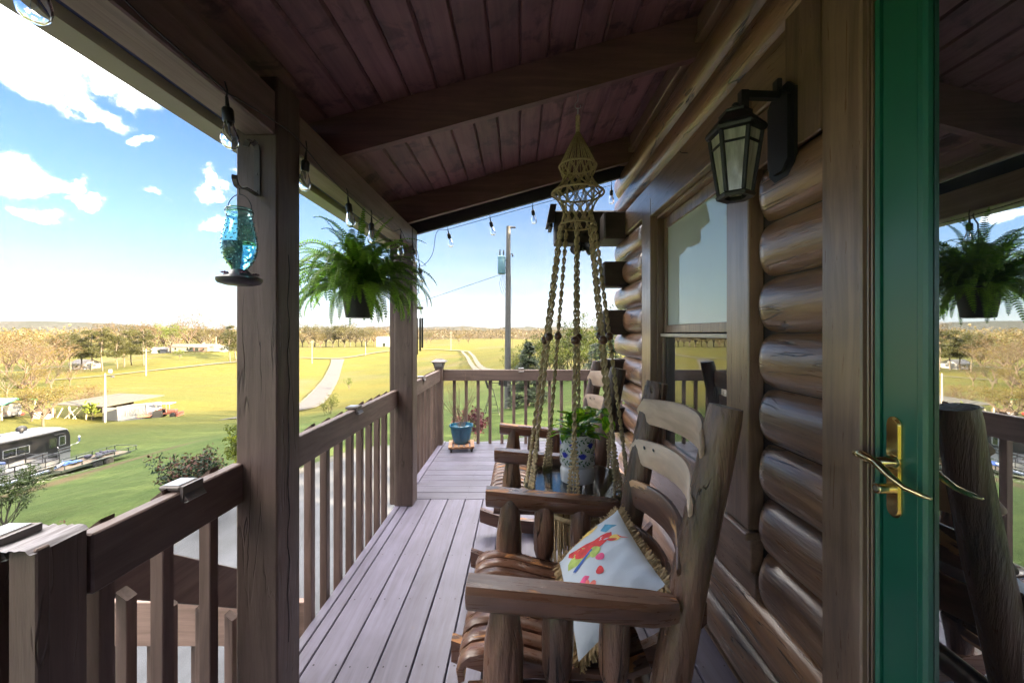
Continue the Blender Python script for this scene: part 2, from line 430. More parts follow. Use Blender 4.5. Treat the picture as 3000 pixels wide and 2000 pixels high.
M.clear = glassy('clear_glass')
M.jute = None

# ================================================================ THE PORCH
ROOF_S = 0.277                                   # roof pitch (rise per metre towards the wall)
def ceil_z(x): return 2.458 + ROOF_S * (x + 0.858)
Y_NEAR, Y_FAR, Y_END = -1.6, 3.365, 5.15         # porch runs along +Y

# ---- deck: boards along the porch, then boards across the open end
deck = thing('porch_deck', 'lavender brown painted plank porch floor with nail heads and narrow gaps', 'porch floor', (0, 1.7, 0))
O = Vector((0, 1.7, 0))
def dbox(x0, y0, x1, y1, mat, z1=0.0, dz=0.028):
    m = MB(); c = Vector(((x0 + x1) / 2, (y0 + y1) / 2, z1 - dz / 2))
    m.box(-(x1 - x0) / 2, -(y1 - y0) / 2, -dz / 2, (x1 - x0) / 2, (y1 - y0) / 2, dz / 2, 0.003)
    m.build('deck_board', mat, deck, loc=c - O)
edges = [-0.895, -0.745, -0.598, -0.449, -0.300, -0.150, 0.0, 0.149, 0.298, 0.446, 0.595, 0.743, 0.905]
joints = {4: 2.52, 1: 0.9, 6: 1.67, 8: 2.93, 10: 2.1}
for i in range(len(edges) - 1):
    a, b = edges[i] + .003, edges[i + 1] - .0035
    dz = rr(-.0015, .001)
    if i in joints:
        j = joints[i]; dbox(a, Y_NEAR, b, j - .002, M.deck_y, dz); dbox(a, j + .002, b, Y_FAR - .004, M.deck_y, dz + .001)
    else: dbox(a, Y_NEAR, b, Y_FAR - .004, M.deck_y, dz)
dbox(-0.957, Y_NEAR, -0.898, Y_FAR - .004, M.deck_y)
dbox(-1.006, Y_NEAR, -0.962, Y_FAR - .004, M.deck_y, 0.002)
dbox(-1.006, Y_FAR, -0.945, Y_END, M.deck_y, 0.003)
y = Y_FAR; k = 0
while y < Y_END - 0.02:
    y1 = min(y + 0.1415, Y_END); split = (-0.02 + 0.55 * (k % 3) - 0.2 * (k % 2))
    dz = rr(-.0015, .0012)
    if k % 3 != 0 or k > 6:
        dbox(-0.94, y + .002, split - .002, y1 - .003, M.deck_x, dz); dbox(split + .002, y + .002, 2.7, y1 - .003, M.deck_x, dz + .001)
    else: dbox(-0.94, y + .002, 2.7, y1 - .003, M.deck_x, dz)
    y = y1; k += 1
m = MB()   # rim and joists underneath
m.box(-1.000, Y_NEAR, -.30, -0.962, Y_END, -.032); m.box(-0.96, Y_END - .045, -.30, 2.7, Y_END - .005, -.032)
for jy in np.arange(-1.4, 5.1, 0.41): m.box(-0.96, jy, -.25, .9, jy + .038, -.030)
m.box(-0.96, Y_NEAR, -.30, 2.7, Y_END - .05, -.27)
m.M = Matrix.Translation(-O); m2 = MB(); m2.M = Matrix.Translation(-O); m2.v = []; 
for q in (m.v,): m2.add(q, m.f)
m2.build('deck_frame', M.paint_y, deck)
m = MB()   # nail heads in rows over the joists
for jy in (0.87, 1.27, 1.676, 2.10, 2.52, 2.93, 3.33):
    for i in range(len(edges) - 1):
        for t in (0.22, 0.78):
            x = edges[i] + (edges[i + 1] - edges[i]) * t + rr(-.008, .008); yy = jy + rr(-.008, .008)
            if yy > Y_FAR - .02: yy = Y_FAR - .025
            m.lathe([(0.0034 + rr(-.0006, .001), 0), (0.0034, 0.0006)], 7, (x, yy - 1.7, 0.0008))
for k in range(12):
    for x in np.arange(-0.85, 1.6, 0.41):
        for t in (0.03, 0.11): m.lathe([(0.0036, 0), (0.0034, 0.0006)], 6, (x + rr(-.01, .01), Y_FAR + k * .1415 + t - 1.7, 0.0010))
tag(m.build('nail_head', M.black, deck), kind='stuff')

# ---- posts
def porch_post(y, label, top):
    t = thing('porch_post', label, 'post', (-0.932, y + 0.075, 0), group='square porch posts')
    m = MB(); m.box(-0.074, -0.074, 0.0, 0.074, 0.074, top, 0.006)
    m.build('shaft', M.post_z, t)
    return t
pp1 = porch_post(1.414, 'thick brown square post nearest the camera, carrying the hummingbird feeder hook', 2.315)
pp2 = porch_post(3.216, 'thick brown square post at the far end of the roof behind the hanging fern', 2.258)
m = MB(); m.box(-0.116, -0.045, 0.0, -0.0765, 0.07, 2.25, 0.003); m.box(-0.128, -0.02, 0.0, -0.118, 0.05, 2.25)   # packing boards on its outer side
m.build('facing_board', M.post_z, pp2)
m = MB()   # long drying crack on the inner face of the near post
pts = [(0.0742, -0.005 + 0.006 * math.sin(i * 1.7) + 0.003 * math.sin(i * 4.1), 0.25 + i * 0.06) for i in range(25)]
m.tube(pts, [0.0012 + 0.0008 * abs(math.sin(i * .9)) for i in range(25)], 5)
m.build('drying_crack', M.black, pp1)

# ---- railings
def bal(m_or_none, parent, x, y, z0, z1, mat, slope=(-1, 0), w=0.038, name='baluster', cache={}):
    key = (round(z0, 3), round(z1, 3), mat.name, slope)
    if key not in cache:
        m = MB(); h = w / 2; b = .0025
        ring = [(-h + b, -h), (h - b, -h), (h, -h + b), (h, h - b), (h - b, h), (-h + b, h), (-h, h - b), (-h, -h + b)]
        vs = [(px, py, z0) for px, py in ring] + [(px, py, z1 - (0.5 - 0.5 * (px * slope[0] + py * slope[1]) / -h if False else max(0.0, (px * slope[0] + py * slope[1]) + h)) * 0.75) for px, py in ring]
        n = 8; fs = [tuple(range(n))[::-1], tuple(range(n, 2 * n))] + [(i, (i + 1) % n, n + (i + 1) % n, n + i) for i in range(n)]
        m.add(vs, fs); cache[key] = m.mesh(name, mat)
    return link(name, cache[key], parent, (x, y, 0))

def railing(label, y0, y1, ys, group='plank railings of the porch'):
    t = thing('porch_railing', label, 'railing', (-1.0, (y0 + y1) / 2, 0), group=group)
    cy = (y0 + y1) / 2
    m = MB(); m.box(-0.014, y0 - cy, 0.80, 0.024, y1 - cy, 0.940, 0.004); m.build('rail', M.paint_y, t)
    for yy in ys: bal(None, t, -0.033, yy - cy, -0.26, 0.952 + rr(-.004, .004), M.paint_z)
    return t
r1 = railing('dark plank railing in the foreground from the double gate post to the near porch post', 0.912, 1.412, [0.983, 1.154, 1.327])
r2 = railing('long plank railing between the two roof posts above the driveway', 1.564, 3.214, [1.655 + 0.1555 * i for i in range(10)])
r3 = railing('short plank railing beyond the far roof post leading to the corner lamp', 3.366, 4.955, [3.46 + 0.1555 * i for i in range(10)])
t = thing('porch_railing', 'plank railing across the open far end of the deck behind the rocking chairs', 'railing', (0.8, 5.0, 0), group='plank railings of the porch')
m = MB(); m.box(-1.75, 0.0, 0.80, 1.85, 0.038, 0.938, 0.004); m.build('rail', M.paint_x, t)
for i in range(21): bal(None, t, -1.618 + 0.151 * i, 0.058, -0.26, 0.925, M.paint_z, (0, 1))

# gate post at the head of the steps: two planks and a core, weathered on top
t = thing('gate_post', 'doubled brown plank post in the lower corner with weathered cracked top', 'post', (-1.02, 0.85, 0))
m = MB(); m.box(-0.012, -0.046, -0.3, 0.046, -0.020, 0.962, .003); m.build('front_plank', M.post_z, t)
m = MB(); m.box(-0.030, -0.0185, -0.3, 0.038, 0.058, 0.960, .003); m.build('core', M.post_z, t)
m = MB(); m.box(-0.090, -0.060, -0.3, -0.034, 0.058, 0.955, .003); m.build('side_plank', M.post_z, t)
m = MB()
def topf(u, v):
    x = -0.088 + u * 0.134; y = -0.056 + v * 0.113
    return (x, y, 0.9615 + 0.006 * mnoise.noise(Vector((x * 90, y * 14, 3))) + (0.003 if 0.05 < u < .95 else -0.004))
m.grid(topf, 26, 18); m.build('weathered_top', M.weather_y, t, smooth=True)

# ---- the stair rail that runs down beside the deck
t = thing('stair_railing', 'sloping brown stair railing with pointed pickets, seen through the foreground balusters', 'railing', (-1.34, 1.6, 0))
m = MB(); m.beam((0, -0.55, 0.53 + 0.35 - .06), (0, 0.62, 0.04 - .05 - .05), 0.038, 0.15, .004); m.build('rail', M.paint_y, t)
for i in range(6):
    yy = -0.44 + 0.16 * i; zt = 0.86 - 0.86 * (yy + .55) - 0.075
    bal(None, t, 0.040, yy, -1.6, round(zt, 3), M.paint_z, (1, 0))
t = thing('stair_landing_rail', 'low wide brown board below the stair railing with pickets under it', 'railing', (-1.7, 2.12, 0))
m = MB(); m.box(-1.1, 0, -0.268, 0.58, 0.038, -0.032, .004); m.build('rail', wood('landing_board', (0.30, 0.20, 0.165), (0.2, 0.13, 0.105), 0, 0.55), t)
for i in range(7): bal(None, t, 0.42 - 0.24 * i, 0.058, -2.6, -0.10, M.paint_z, (0, 1))

# ---- roof: header beams, rafters, ceiling boards, gutter
roof = thing('porch_roof', 'dark stained porch roof of grooved ceiling boards, rafters and header beam', 'porch roof', (0, 1.0, 2.4))
RO = Vector((0, 1.0, 2.4))
def rbuild(m, name, mat, smooth=None):
    c = Vector((0, 0, 0))
    xs = [v for v in m.v]
    lo = [min(v[i] for v in xs) for i in range(3)]; hi = [max(v[i] for v in xs) for i in range(3)]
    c = Vector([(lo[i] + hi[i]) / 2 for i in range(3)])
    m.v = [tuple(Vector(v) - c) for v in m.v]
    return m.build(name, mat, roof, smooth, c - RO)
for (ya, yb) in ((Y_NEAR, 1.4125), (1.5655, 3.2145)):
    m = MB(); m.box(-0.972, ya, 2.100, -0.862, yb, 2.256, .005); rbuild(m, 'header_beam', M.head)
def slopebox(x0, x1, y0, y1, zoff0, zoff1):
    poly = [(x0, y0, ceil_z(x0) + zoff0), (x1, y0, ceil_z(x1) + zoff0), (x1, y0, ceil_z(x1) + zoff1), (x0, y0, ceil_z(x0) + zoff1)]
    return MB().prism(poly, (0, y1 - y0, 0))
for yr in (-1.58, -0.41, 0.76, 1.93, 3.10):
    rbuild(slopebox(-1.06, 0.93, yr, yr + 0.041, -0.2, -0.0015), 'rafter', M.raft)
rbuild(slopebox(-1.062, 0.93, 3.362, 3.40, -0.222, 0.06), 'rake_board', wood('rake_paint', (0.05, 0.042, 0.055), (0.03, 0.026, 0.036), 0, .5))
# ceiling boards with a bevelled edge each side: v-grooves between
xb = -1.062; i = 0
while xb < 0.93:
    x1 = xb + 0.1335
    m = MB(); g = 0.009; d = 0.011
    prof = [(xb + .0008, d), (xb + g, 0), (x1 - g, 0), (x1 - .0008, d), (x1 - .0008, 0.02), (xb + .0008, 0.02)]
    m.prism([(x, Y_NEAR, ceil_z(x) + z) for x, z in prof], (0, 3.40 - Y_NEAR - .04, 0))
    rbuild(m, 'ceiling_board', M.ceil); xb = x1; i += 1
rbuild(slopebox(-1.062, 5.5, -14.0, 3.36, 0.022, 0.06), 'roof_deck', M.tarp)
m = MB(); m.prism([(-1.062, Y_NEAR, 2.16), (-1.04, Y_NEAR, 2.16), (-1.04, Y_NEAR, 2.39), (-1.062, Y_NEAR, 2.38)], (0, 5.0, 0)); rbuild(m, 'fascia', M.tarp)
m = MB(); m.prism([(-1.066, Y_NEAR, 2.30), (-1.066, Y_NEAR, 2.150), (-1.075, Y_NEAR, 2.134), (-1.145, Y_NEAR, 2.126), (-1.16, Y_NEAR, 2.136), (-1.165, Y_NEAR, 2.18), (-1.195, Y_NEAR, 2.22), (-1.195, Y_NEAR, 2.27)], (0, 5.06, 0))
rbuild(m, 'gutter', M.olive, 40)
m = MB()   # shingles over everything, one folded sheet with course ridges
def shing(x0, z0, x1, z1):
    n = 40
    for k in range(n):
        a = k / n; b2 = (k + 1) / n
        p = (x0 + (x1 - x0) * a, z0 + (z1 - z0) * a); q = (x0 + (x1 - x0) * b2, z0 + (z1 - z0) * b2)
        m.add([(p[0], -14.2, p[1] + .012), (q[0], -14.2, q[1]), (q[0], 3.46, q[1]), (p[0], 3.46, p[1] + .012)], [(0, 1, 2, 3)])
shing(-1.2, ceil_z(-1.2) + .07, 5.5, ceil_z(5.5) + .07); shing(12.2, ceil_z(-1.2) + .07, 5.5, ceil_z(5.5) + .07)
rbuild(m, 'shingle', plain('shingle_grey', (0.09, 0.085, 0.08), 0.9, bmp=.5))

# ================================================================ THE LOG HOUSE
house = thing('log_house', 'glossy dark brown log house wall along the porch', 'house', (0.92, 1.0, 0))
HO = Vector((0.92, 1.0, 0))
def hbuild(m, name, mat, smooth=None):
    xs = m.v
    lo = [min(v[i] for v in xs) for i in range(3)]; hi = [max(v[i] for v in xs) for i in range(3)]
    c = Vector([(lo[i] + hi[i]) / 2 for i in range(3)])
    m.v = [tuple(Vector(v) - c) for v in m.v]
    return m.build(name, mat, house, smooth, c - HO)
XJ = 0.918
def log(z0, z1, ya, yb, ea=False, eb=False, bulge=0.062, e=0.085):
    m = MB(); seed = rr(0, 50); L = yb - ya; nu = max(10, int(L / 0.05)); zc = (z0 + z1) / 2
    us = [0.0]
    s = [i / (nu - 1) for i in range(nu)]
    def warp(u):   # cluster rings near rounded ends
        return u
    def fn(u, v):
        yy = ya + L * u; q = 1.0
        if ea and yy - ya < e: q = min(q, math.sqrt(max(0.0, 1 - (1 - (yy - ya) / e) ** 2)))
        if eb and yb - yy < e: q = min(q, math.sqrt(max(0.0, 1 - (1 - (yb - yy) / e) ** 2)))
        t = 2 * v - 1
        prof = (1 - abs(t) ** 2.3) ** 0.62
        zz = zc + (z1 - z0) / 2 * t * (0.80 + 0.20 * q)
        w = 1 + 0.05 * mnoise.noise(Vector((yy * 2.0, zz * 6, seed))) + 0.02 * mnoise.noise(Vector((yy * 9.0, zz * 30, seed)))
        return (XJ - bulge * prof * q * w, yy, zz)
    nu2 = nu + (14 if ea else 0) + (14 if eb else 0)
    xsu = np.linspace(0, 1, nu).tolist()
    if ea: xsu += [e / L * k / 15 for k in range(1, 15)]
    if eb: xsu += [1 - e / L * k / 15 for k in range(1, 15)]
    xsu = sorted(set(round(q, 5) for q in xsu))
    nv = 13; vs = []; fs = []
    for j in range(nv):
        for u in xsu: vs.append(fn(u, j / (nv - 1)))
    n2 = len(xsu)
    for j in range(nv - 1):
        for i in range(n2 - 1): fs.append((j * n2 + i, (j + 1) * n2 + i, (j + 1) * n2 + i + 1, j * n2 + i + 1))
    m.add(vs, fs)
    return hbuild(m, 'log', M.log, True)
WY0, WY1 = 1.49, 2.78            # window trim extents along the wall
for k in range(14):
    z0, z1 = k * 0.2 + .0015, (k + 1) * 0.2 - .0015
    far = 3.43 if k % 2 else 3.64
    fe = (k % 2 == 0)
    if k in (0, 1): log(max(z0, .012), z1, -1.5, far, False, fe)
    elif k == 11: pass
    elif k >= 12: log(z0, z1, -1.5, 3.64, False, True)
    elif k <= 9:
        log(z0, z1, 1.10, 1.475, False, True)
        log(z0, z1, WY1 + .012, far, True, fe)
    else: log(z0, z1, WY1 + .012, far, True, fe)
m = MB(); m.box(0.872, -1.5, 2.203, 0.917, 3.42, 2.397, .006); hbuild(m, 'lintel_board', M.trim_y)
m = MB(); m.box(0.880, 1.10, 2.003, 0.917, 1.478, 2.199, .005); hbuild(m, 'mounting_board', M.trim)
m = MB(); m.box(0.868, 1.145, 1.985, 0.879, 1.30, 2.42, .003); hbuild(m, 'mounting_board', M.trim)
m = MB(); m.box(0.882, WY0 - .004, 0.404, 0.917, WY1 + .008, 0.497, .004); hbuild(m, 'apron_board', M.trim_y)
m = MB(); m.box(0.852, -1.5, 2.803, 0.917, 3.36, 2.835, .004); m.box(0.866, -1.5, 2.837, 0.917, 3.36, 2.93); hbuild(m, 'frieze_trim', M.trim_y)
m = MB(); m.box(0.905, -1.5, 0.002, 0.935, 3.36, 0.016); m.box(0.88, 1.1, .0025, .904, 3.36, 0.011); hbuild(m, 'base_strip', M.trim_y)
m = MB()   # wall core behind the logs with the window opening left free, rest of the house
m.box(0.92, -14, -3.2, 1.06, 1.60, 2.93); m.box(0.92, 2.66, -3.2, 1.06, 3.40, 2.93); m.box(0.92, 1.60, -3.2, 1.06, 2.66, 0.62); m.box(0.92, 1.60, 2.18, 1.06, 2.66, 2.93)
m.box(1.06, 3.25, -3.2, 10.4, 3.40, 2.95); m.box(10.25, -14, -3.2, 10.4, 3.25, 2.95); m.box(1.06, -14, -3.2, 10.25, -13.85, 2.95)
m.prism([(0.93, 3.26, 2.95), (10.1, 3.26, 2.95), (5.5, 3.26, 4.20)], (0, .13, 0)); m.box(1.06, -13.8, -.1, 10.2, 3.2, 0)
hbuild(m, 'wall_core', M.logend)
# squared ends of the gable logs, crossing the corner on every other course
def logend(x0, x1, y0, y1, z0, z1):
    m = MB(); b = .012; d = .012
    m.box(x0, y0, z0, x1, y1, z1, b)
    hbuild(m, 'log_end', M.logend)
for k in (4, 6, 8, 2):
    z0 = (0.975, 1.385, 1.787, 0.575)[(4, 6, 8, 2).index(k)]; logend(0.70, 0.925, 3.29, 3.47, z0, z0 + .205)
logend(0.70, 0.93, 3.27, 3.455, 2.176, 2.400)
logend(0.315, 0.95, 3.475, 3.645, 2.185, 2.47)
m = MB(); m.box(0.27, 3.50, 2.33, 0.30, 3.70, 2.50); m.prism([(0.245, 3.46, 2.36), (0.275, 3.46, 2.52), (0.33, 3.46, 2.52), (0.30, 3.46, 2.36)], (0, .24, 0)); hbuild(m, 'eave_flap', M.logend)

# ---- window in the log wall
win = thing('house_window', 'brown framed sash window in the log wall with a mesh screen', 'window', (0.90, 2.12, 1.4))
WO = Vector((0.90, 2.12, 1.4))
def wb(name, mat, *bx, b=.004):
    m = MB()
    for q in bx: m.box(q[0] - WO.x, q[1] - WO.y, q[2] - WO.z, q[3] - WO.x, q[4] - WO.y, q[5] - WO.z, b)
    return m.build(name, mat, win)
TX = 0.858
wb('side_trim', M.trim, (TX, 1.49, 0.662, 0.918, 1.648, 2.282)); wb('side_trim', M.trim, (TX, 2.600, 0.662, 0.918, WY1, 2.282))
wb('head_trim', M.trim_y, (TX, 1.650, 2.160, 0.918, 2.598, 2.282))
wb('sill', M.trim_y, (0.836, 1.470, 0.632, 0.955, WY1 + .02, 0.660)); wb('apron', M.trim_y, (0.866, 1.49, 0.50, 0.918, WY1, 0.630))
wb('jamb', M.trim, (0.900, 1.6495, 0.662, 1.0, 1.662, 2.158, ), b=.001); wb('jamb', M.trim, (0.900, 2.586, 0.662, 1.0, 2.5985, 2.158), b=.001)
wb('jamb', M.trim_y, (0.900, 1.663, 2.140, 1.0, 2.585, 2.158), b=.001)
wb('upper_sash', M.trim, (0.940, 1.664, 1.40, 0.968, 1.70, 2.138), (0.940, 2.545, 1.40, 0.968, 2.584, 2.138), (0.9405, 1.701, 2.07, 0.968, 2.544, 2.138), (0.9405, 1.701, 1.402, 0.968, 2.544, 1.450), b=.003)
wb('lower_sash', M.trim, (0.925, 1.664, 0.662, 0.951, 1.698, 1.372), (0.925, 2.548, 0.662, 0.951, 2.584, 1.372), (0.9255, 1.699, 0.662, 0.951, 2.547, 0.72), b=.003)
wb('screen_bar', plain('screen_alu', (0.50, 0.47, 0.43), 0.4, 0.3), (0.918, 1.664, 1.376, 0.951, 2.584, 1.396), b=.002)
M.pane = mirrorglass('window_sky_tone', (0.86, 0.92, 0.88), 0.12, 0.15, (0.60, 0.67, 0.65), 0.6)  # pale diffuse tone stands in for sky reflected on the screened glass
M.pane_low = mirrorglass('window_screen_mirror', (0.60, 0.62, 0.60), 0.16, 0.22)
p = wb('upper_pane', M.pane, (0.954, 1.699, 1.449, 0.958, 2.546, 2.072), b=0)
wb('lower_pane', M.pane_low, (0.940, 1.697, 0.719, 0.944, 2.549, 1.374), b=0)
wb('room_shade', plain('dark_room', (0.02, 0.02, 0.02), 0.9), (1.02, 1.60, .62, 1.05, 2.66, 2.18), b=0)

# ---- storm door with casing
door = thing('storm_door', 'green storm door with full glass pane and brass lever handle', 'door', (0.88, 0.42, 0))
DO = Vector((0.88, 0.42, 0))
def db(name, mat, *bx, b=.003):
    m = MB()
    for q in bx: m.box(q[0] - DO.x, q[1] - DO.y, q[2], q[3] - DO.x, q[4] - DO.y, q[5], b)
    return m.build(name, mat, door)
M.green = plain('green_paint', (0.008, 0.135, 0.078), 0.42, var=0.05, scale=3.0, spec=0.6, coat=0.6); M.green.node_tree.nodes['Principled BSDF'].inputs['Coat Roughness'].default_value = 0.22
cas = thing('door_casing', 'brown flat board casing on the hinge side of the green door', 'door frame', (0.87, 1.04, 0))
m = MB(); m.box(-0.030, -0.062, 0.003, 0.045, 0.066, 2.795, .004); m.build('casing_board', M.trim, cas)
m = MB()
for (ya, yb, xo) in ((-0.0675, -0.0628, -.018), (-0.0718, -0.0682, -.008), (-0.0765, -0.0724, -.016)):
    m.box(xo, ya, 0.003, 0.045, yb, 2.795, .003)
m.build('moulding', M.trim, cas)
m = MB(); m.box(-.028, -1.15, 2.21, .047, -0.078, 2.36, .004); m.build('casing_board', M.trim_y, cas)
m = MB(); m.box(-.030, -1.30, 0.003, .047, -1.16, 2.795, .004); m.build('casing_board', M.trim, cas)
db('stile', M.green, (0.866, 0.8635, 0.02, 0.905, 0.9495, 2.20)); db('stile', M.green, (0.866, -0.10, 0.02, 0.905, -0.01, 2.20))
db('bead', M.green, (0.856, 0.9505, 0.02, 0.905, 0.9625, 2.20), b=.005); db('bead', M.green, (0.858, 0.8405, 0.12, 0.880, 0.8625, 2.12), b=.006)
db('bottom_rail', M.green, (0.866, -0.009, 0.02, 0.905, 0.863, 0.118)); db('top_rail', M.green, (0.866, -0.009, 2.122, 0.905, 0.863, 2.20))
M.doorglass = mirrorglass('door_mirror', (0.84, 0.89, 0.92), 0.58, 0.07, (0.010, 0.011, 0.011))
db('pane', M.doorglass, (0.8755, -0.010, 0.115, 0.8795, 0.840, 2.125), b=0)
# handle set
M.brass = plain('polished_brass', (0.86, 0.70, 0.34), 0.16, 1.0, 0.06)
hz = 1.092; hy = 0.916
m = MB()
out = []
for i in range(25):
    a = pi * i / 24; out.append((0.0175 * math.cos(a), 0.098 + 0.0175 * math.sin(a)))
for i in range(25):
    a = pi + pi * i / 24; out.append((0.0175 * math.cos(a), -0.098 + 0.0175 * math.sin(a)))
m.prism([(0.8662 - DO.x, hy + p[0] - DO.y, hz + p[1]) for p in out], (-0.004, 0, 0))
m.prism([(0.862 - DO.x, hy + p[0] * .78 - DO.y, hz + p[1] * .96) for p in out], (-0.004, 0, 0))
pl = m.build('handle_plate', M.brass, door)
m = MB()
c = Vector((0.862 - DO.x, hy - DO.y, hz + .012))
m.lathe([(0.017, 0), (0.017, 0.006), (0.012, 0.012), (0.010, 0.04)], 18, c, (-1, 0, 0))
k0 = c + Vector((-0.042, 0, 0))
m.tube([k0 + Vector((0, 0.052, .004)), k0 + Vector((-.002, 0.035, .006)), k0 + Vector((0, 0.0, 0)), k0 + Vector((0, -0.035, -.020)), k0 + Vector((.002, -0.070, -.034)), k0 + Vector((.004, -0.105, -.036)), k0 + Vector((.004, -.120, -.035))], [0.009, 0.0115, 0.0095, 0.0075, 0.006, 0.0055, .003], 12)
m.build('lever', M.brass, door, True)
m = MB(); c = Vector((0.858 - DO.x, hy + .008 - DO.y, hz - .052)); m.lathe([(0.012, 0), (0.012, 0.028), (0.010, 0.030)], 18, c, (-1, 0, 0)); m.build('lock_cylinder', M.brass, door, 40)
m = MB(); m.lathe([(0.0072, 0.0302), (0.0066, .032)], 14, c, (-1, 0, 0)); m.box(c.x - .0326, c.y - .0012, c.z - .005, c.x - .0321, c.y + .0012, c.z + .005); m.build('keyhole', M.steel, door)

# ================================================================ GROUND
GP = [(0, 0, -2.7), (-3, 3, -2.7), (-6, 8, -2.7), (-6, 14.8, -2.75), (-2, 14.5, -2.7), (3, 8, -2.6), (-8, -6, -2.8), (5, -10, -2.7), (12, -5, -2.3), (14, 8, -1.6),
      (8, 20, -0.5), (16, 26, 0.5), (25, 15, 1.0), (30, 45, -1.0), (-20, 8, -5.0), (-38, 25, -9.6), (-40, 31, -10.3), (-12, 14, -3.6), (-14, 3, -3.6),
      (-400, 300, -12), (-600, 100, -15), (-200, 50, -18), (-150, -50, -14), (120, 100, -2), (220, 320, -8), (300, 0, 0), (0, -100, -3), (-60, -30, -8), (60, -40, 0),
      (1500, 1500, -15), (-1500, 1500, -15), (0, 1500, -16), (0, 4200, -20), (4500, 4200, -20), (-4500, 4200, -20), (-3000, -500, -15), (3000, -500, -10)]
GP = [Vector(p) for p in GP] + [at(*p) for p in (
    (1440, 1215, 20), (1487, 1193, 22), (1700, 1141, 22), (1590, 1178, 23), (1340, 1180, 33), (1340, 1110, 75), (1000, 1230, 40), (900, 1240, 42), (690, 1262, 35), (600, 1330, 22),
    (420, 1400, 20), (300, 1400, 26), (80, 1480, 14), (138, 1356, 36.6), (265, 1376, 33), (110, 1412, 29), (308, 1236, 74), (433, 1223, 68), (346, 1232, 74), (480, 1224, 72), (40, 1228, 75),
    (880, 1200, 85), (940, 1150, 123), (970, 1107, 171), (985, 1062, 225), (428, 1099, 154), (205, 1112, 150), (690, 1066, 200), (247, 1081, 190), (150, 1092, 170), (580, 1027, 230), (660, 1032, 240),
    (1100, 1016, 330), (1300, 1016, 330), (900, 1020, 330), (1365, 1030, 270), (1410, 1085, 110), (1440, 1040, 200), (1450, 1085, 88), (400, 1010, 420), (1200, 1001, 600), (600, 1150, 110))]
def warpxy(x, y): return np.arcsinh(np.asarray(x, float) / 40.0), np.arcsinh(np.asarray(y, float) / 40.0)
def tps(r2): return np.where(r2 > 1e-12, 0.5 * r2 * np.log(np.maximum(r2, 1e-12)), 0.0)
gu, gv = warpxy([p.x for p in GP], [p.y for p in GP])
def fit_ground():
    n = len(GP); K = tps((gu[:, None] - gu[None]) ** 2 + (gv[:, None] - gv[None]) ** 2) + np.eye(n) * 0.004
    Pm = np.stack([np.ones(n), gu, gv], 1); A = np.zeros((n + 3, n + 3)); A[:n, :n] = K; A[:n, n:] = Pm; A[n:, :n] = Pm.T
    return np.linalg.solve(A, np.concatenate([[p.z for p in GP], np.zeros(3)]))
GW = fit_ground()
def ground_np(x, y):
    u, v = warpxy(x, y); n = len(GP)
    k = tps((u[..., None] - gu) ** 2 + (v[..., None] - gv) ** 2)
    return k @ GW[:n] + GW[n] + GW[n + 1] * u + GW[n + 2] * v
def gz(x, y): return float(ground_np(np.array([x]), np.array([y]))[0])
def onground(px, Y, dz=0.0):
    """ground point at depth Y below pixel column px"""
    x = (px - 1520) / F * Y
    return Vector((x, Y, gz(x, Y) + dz))
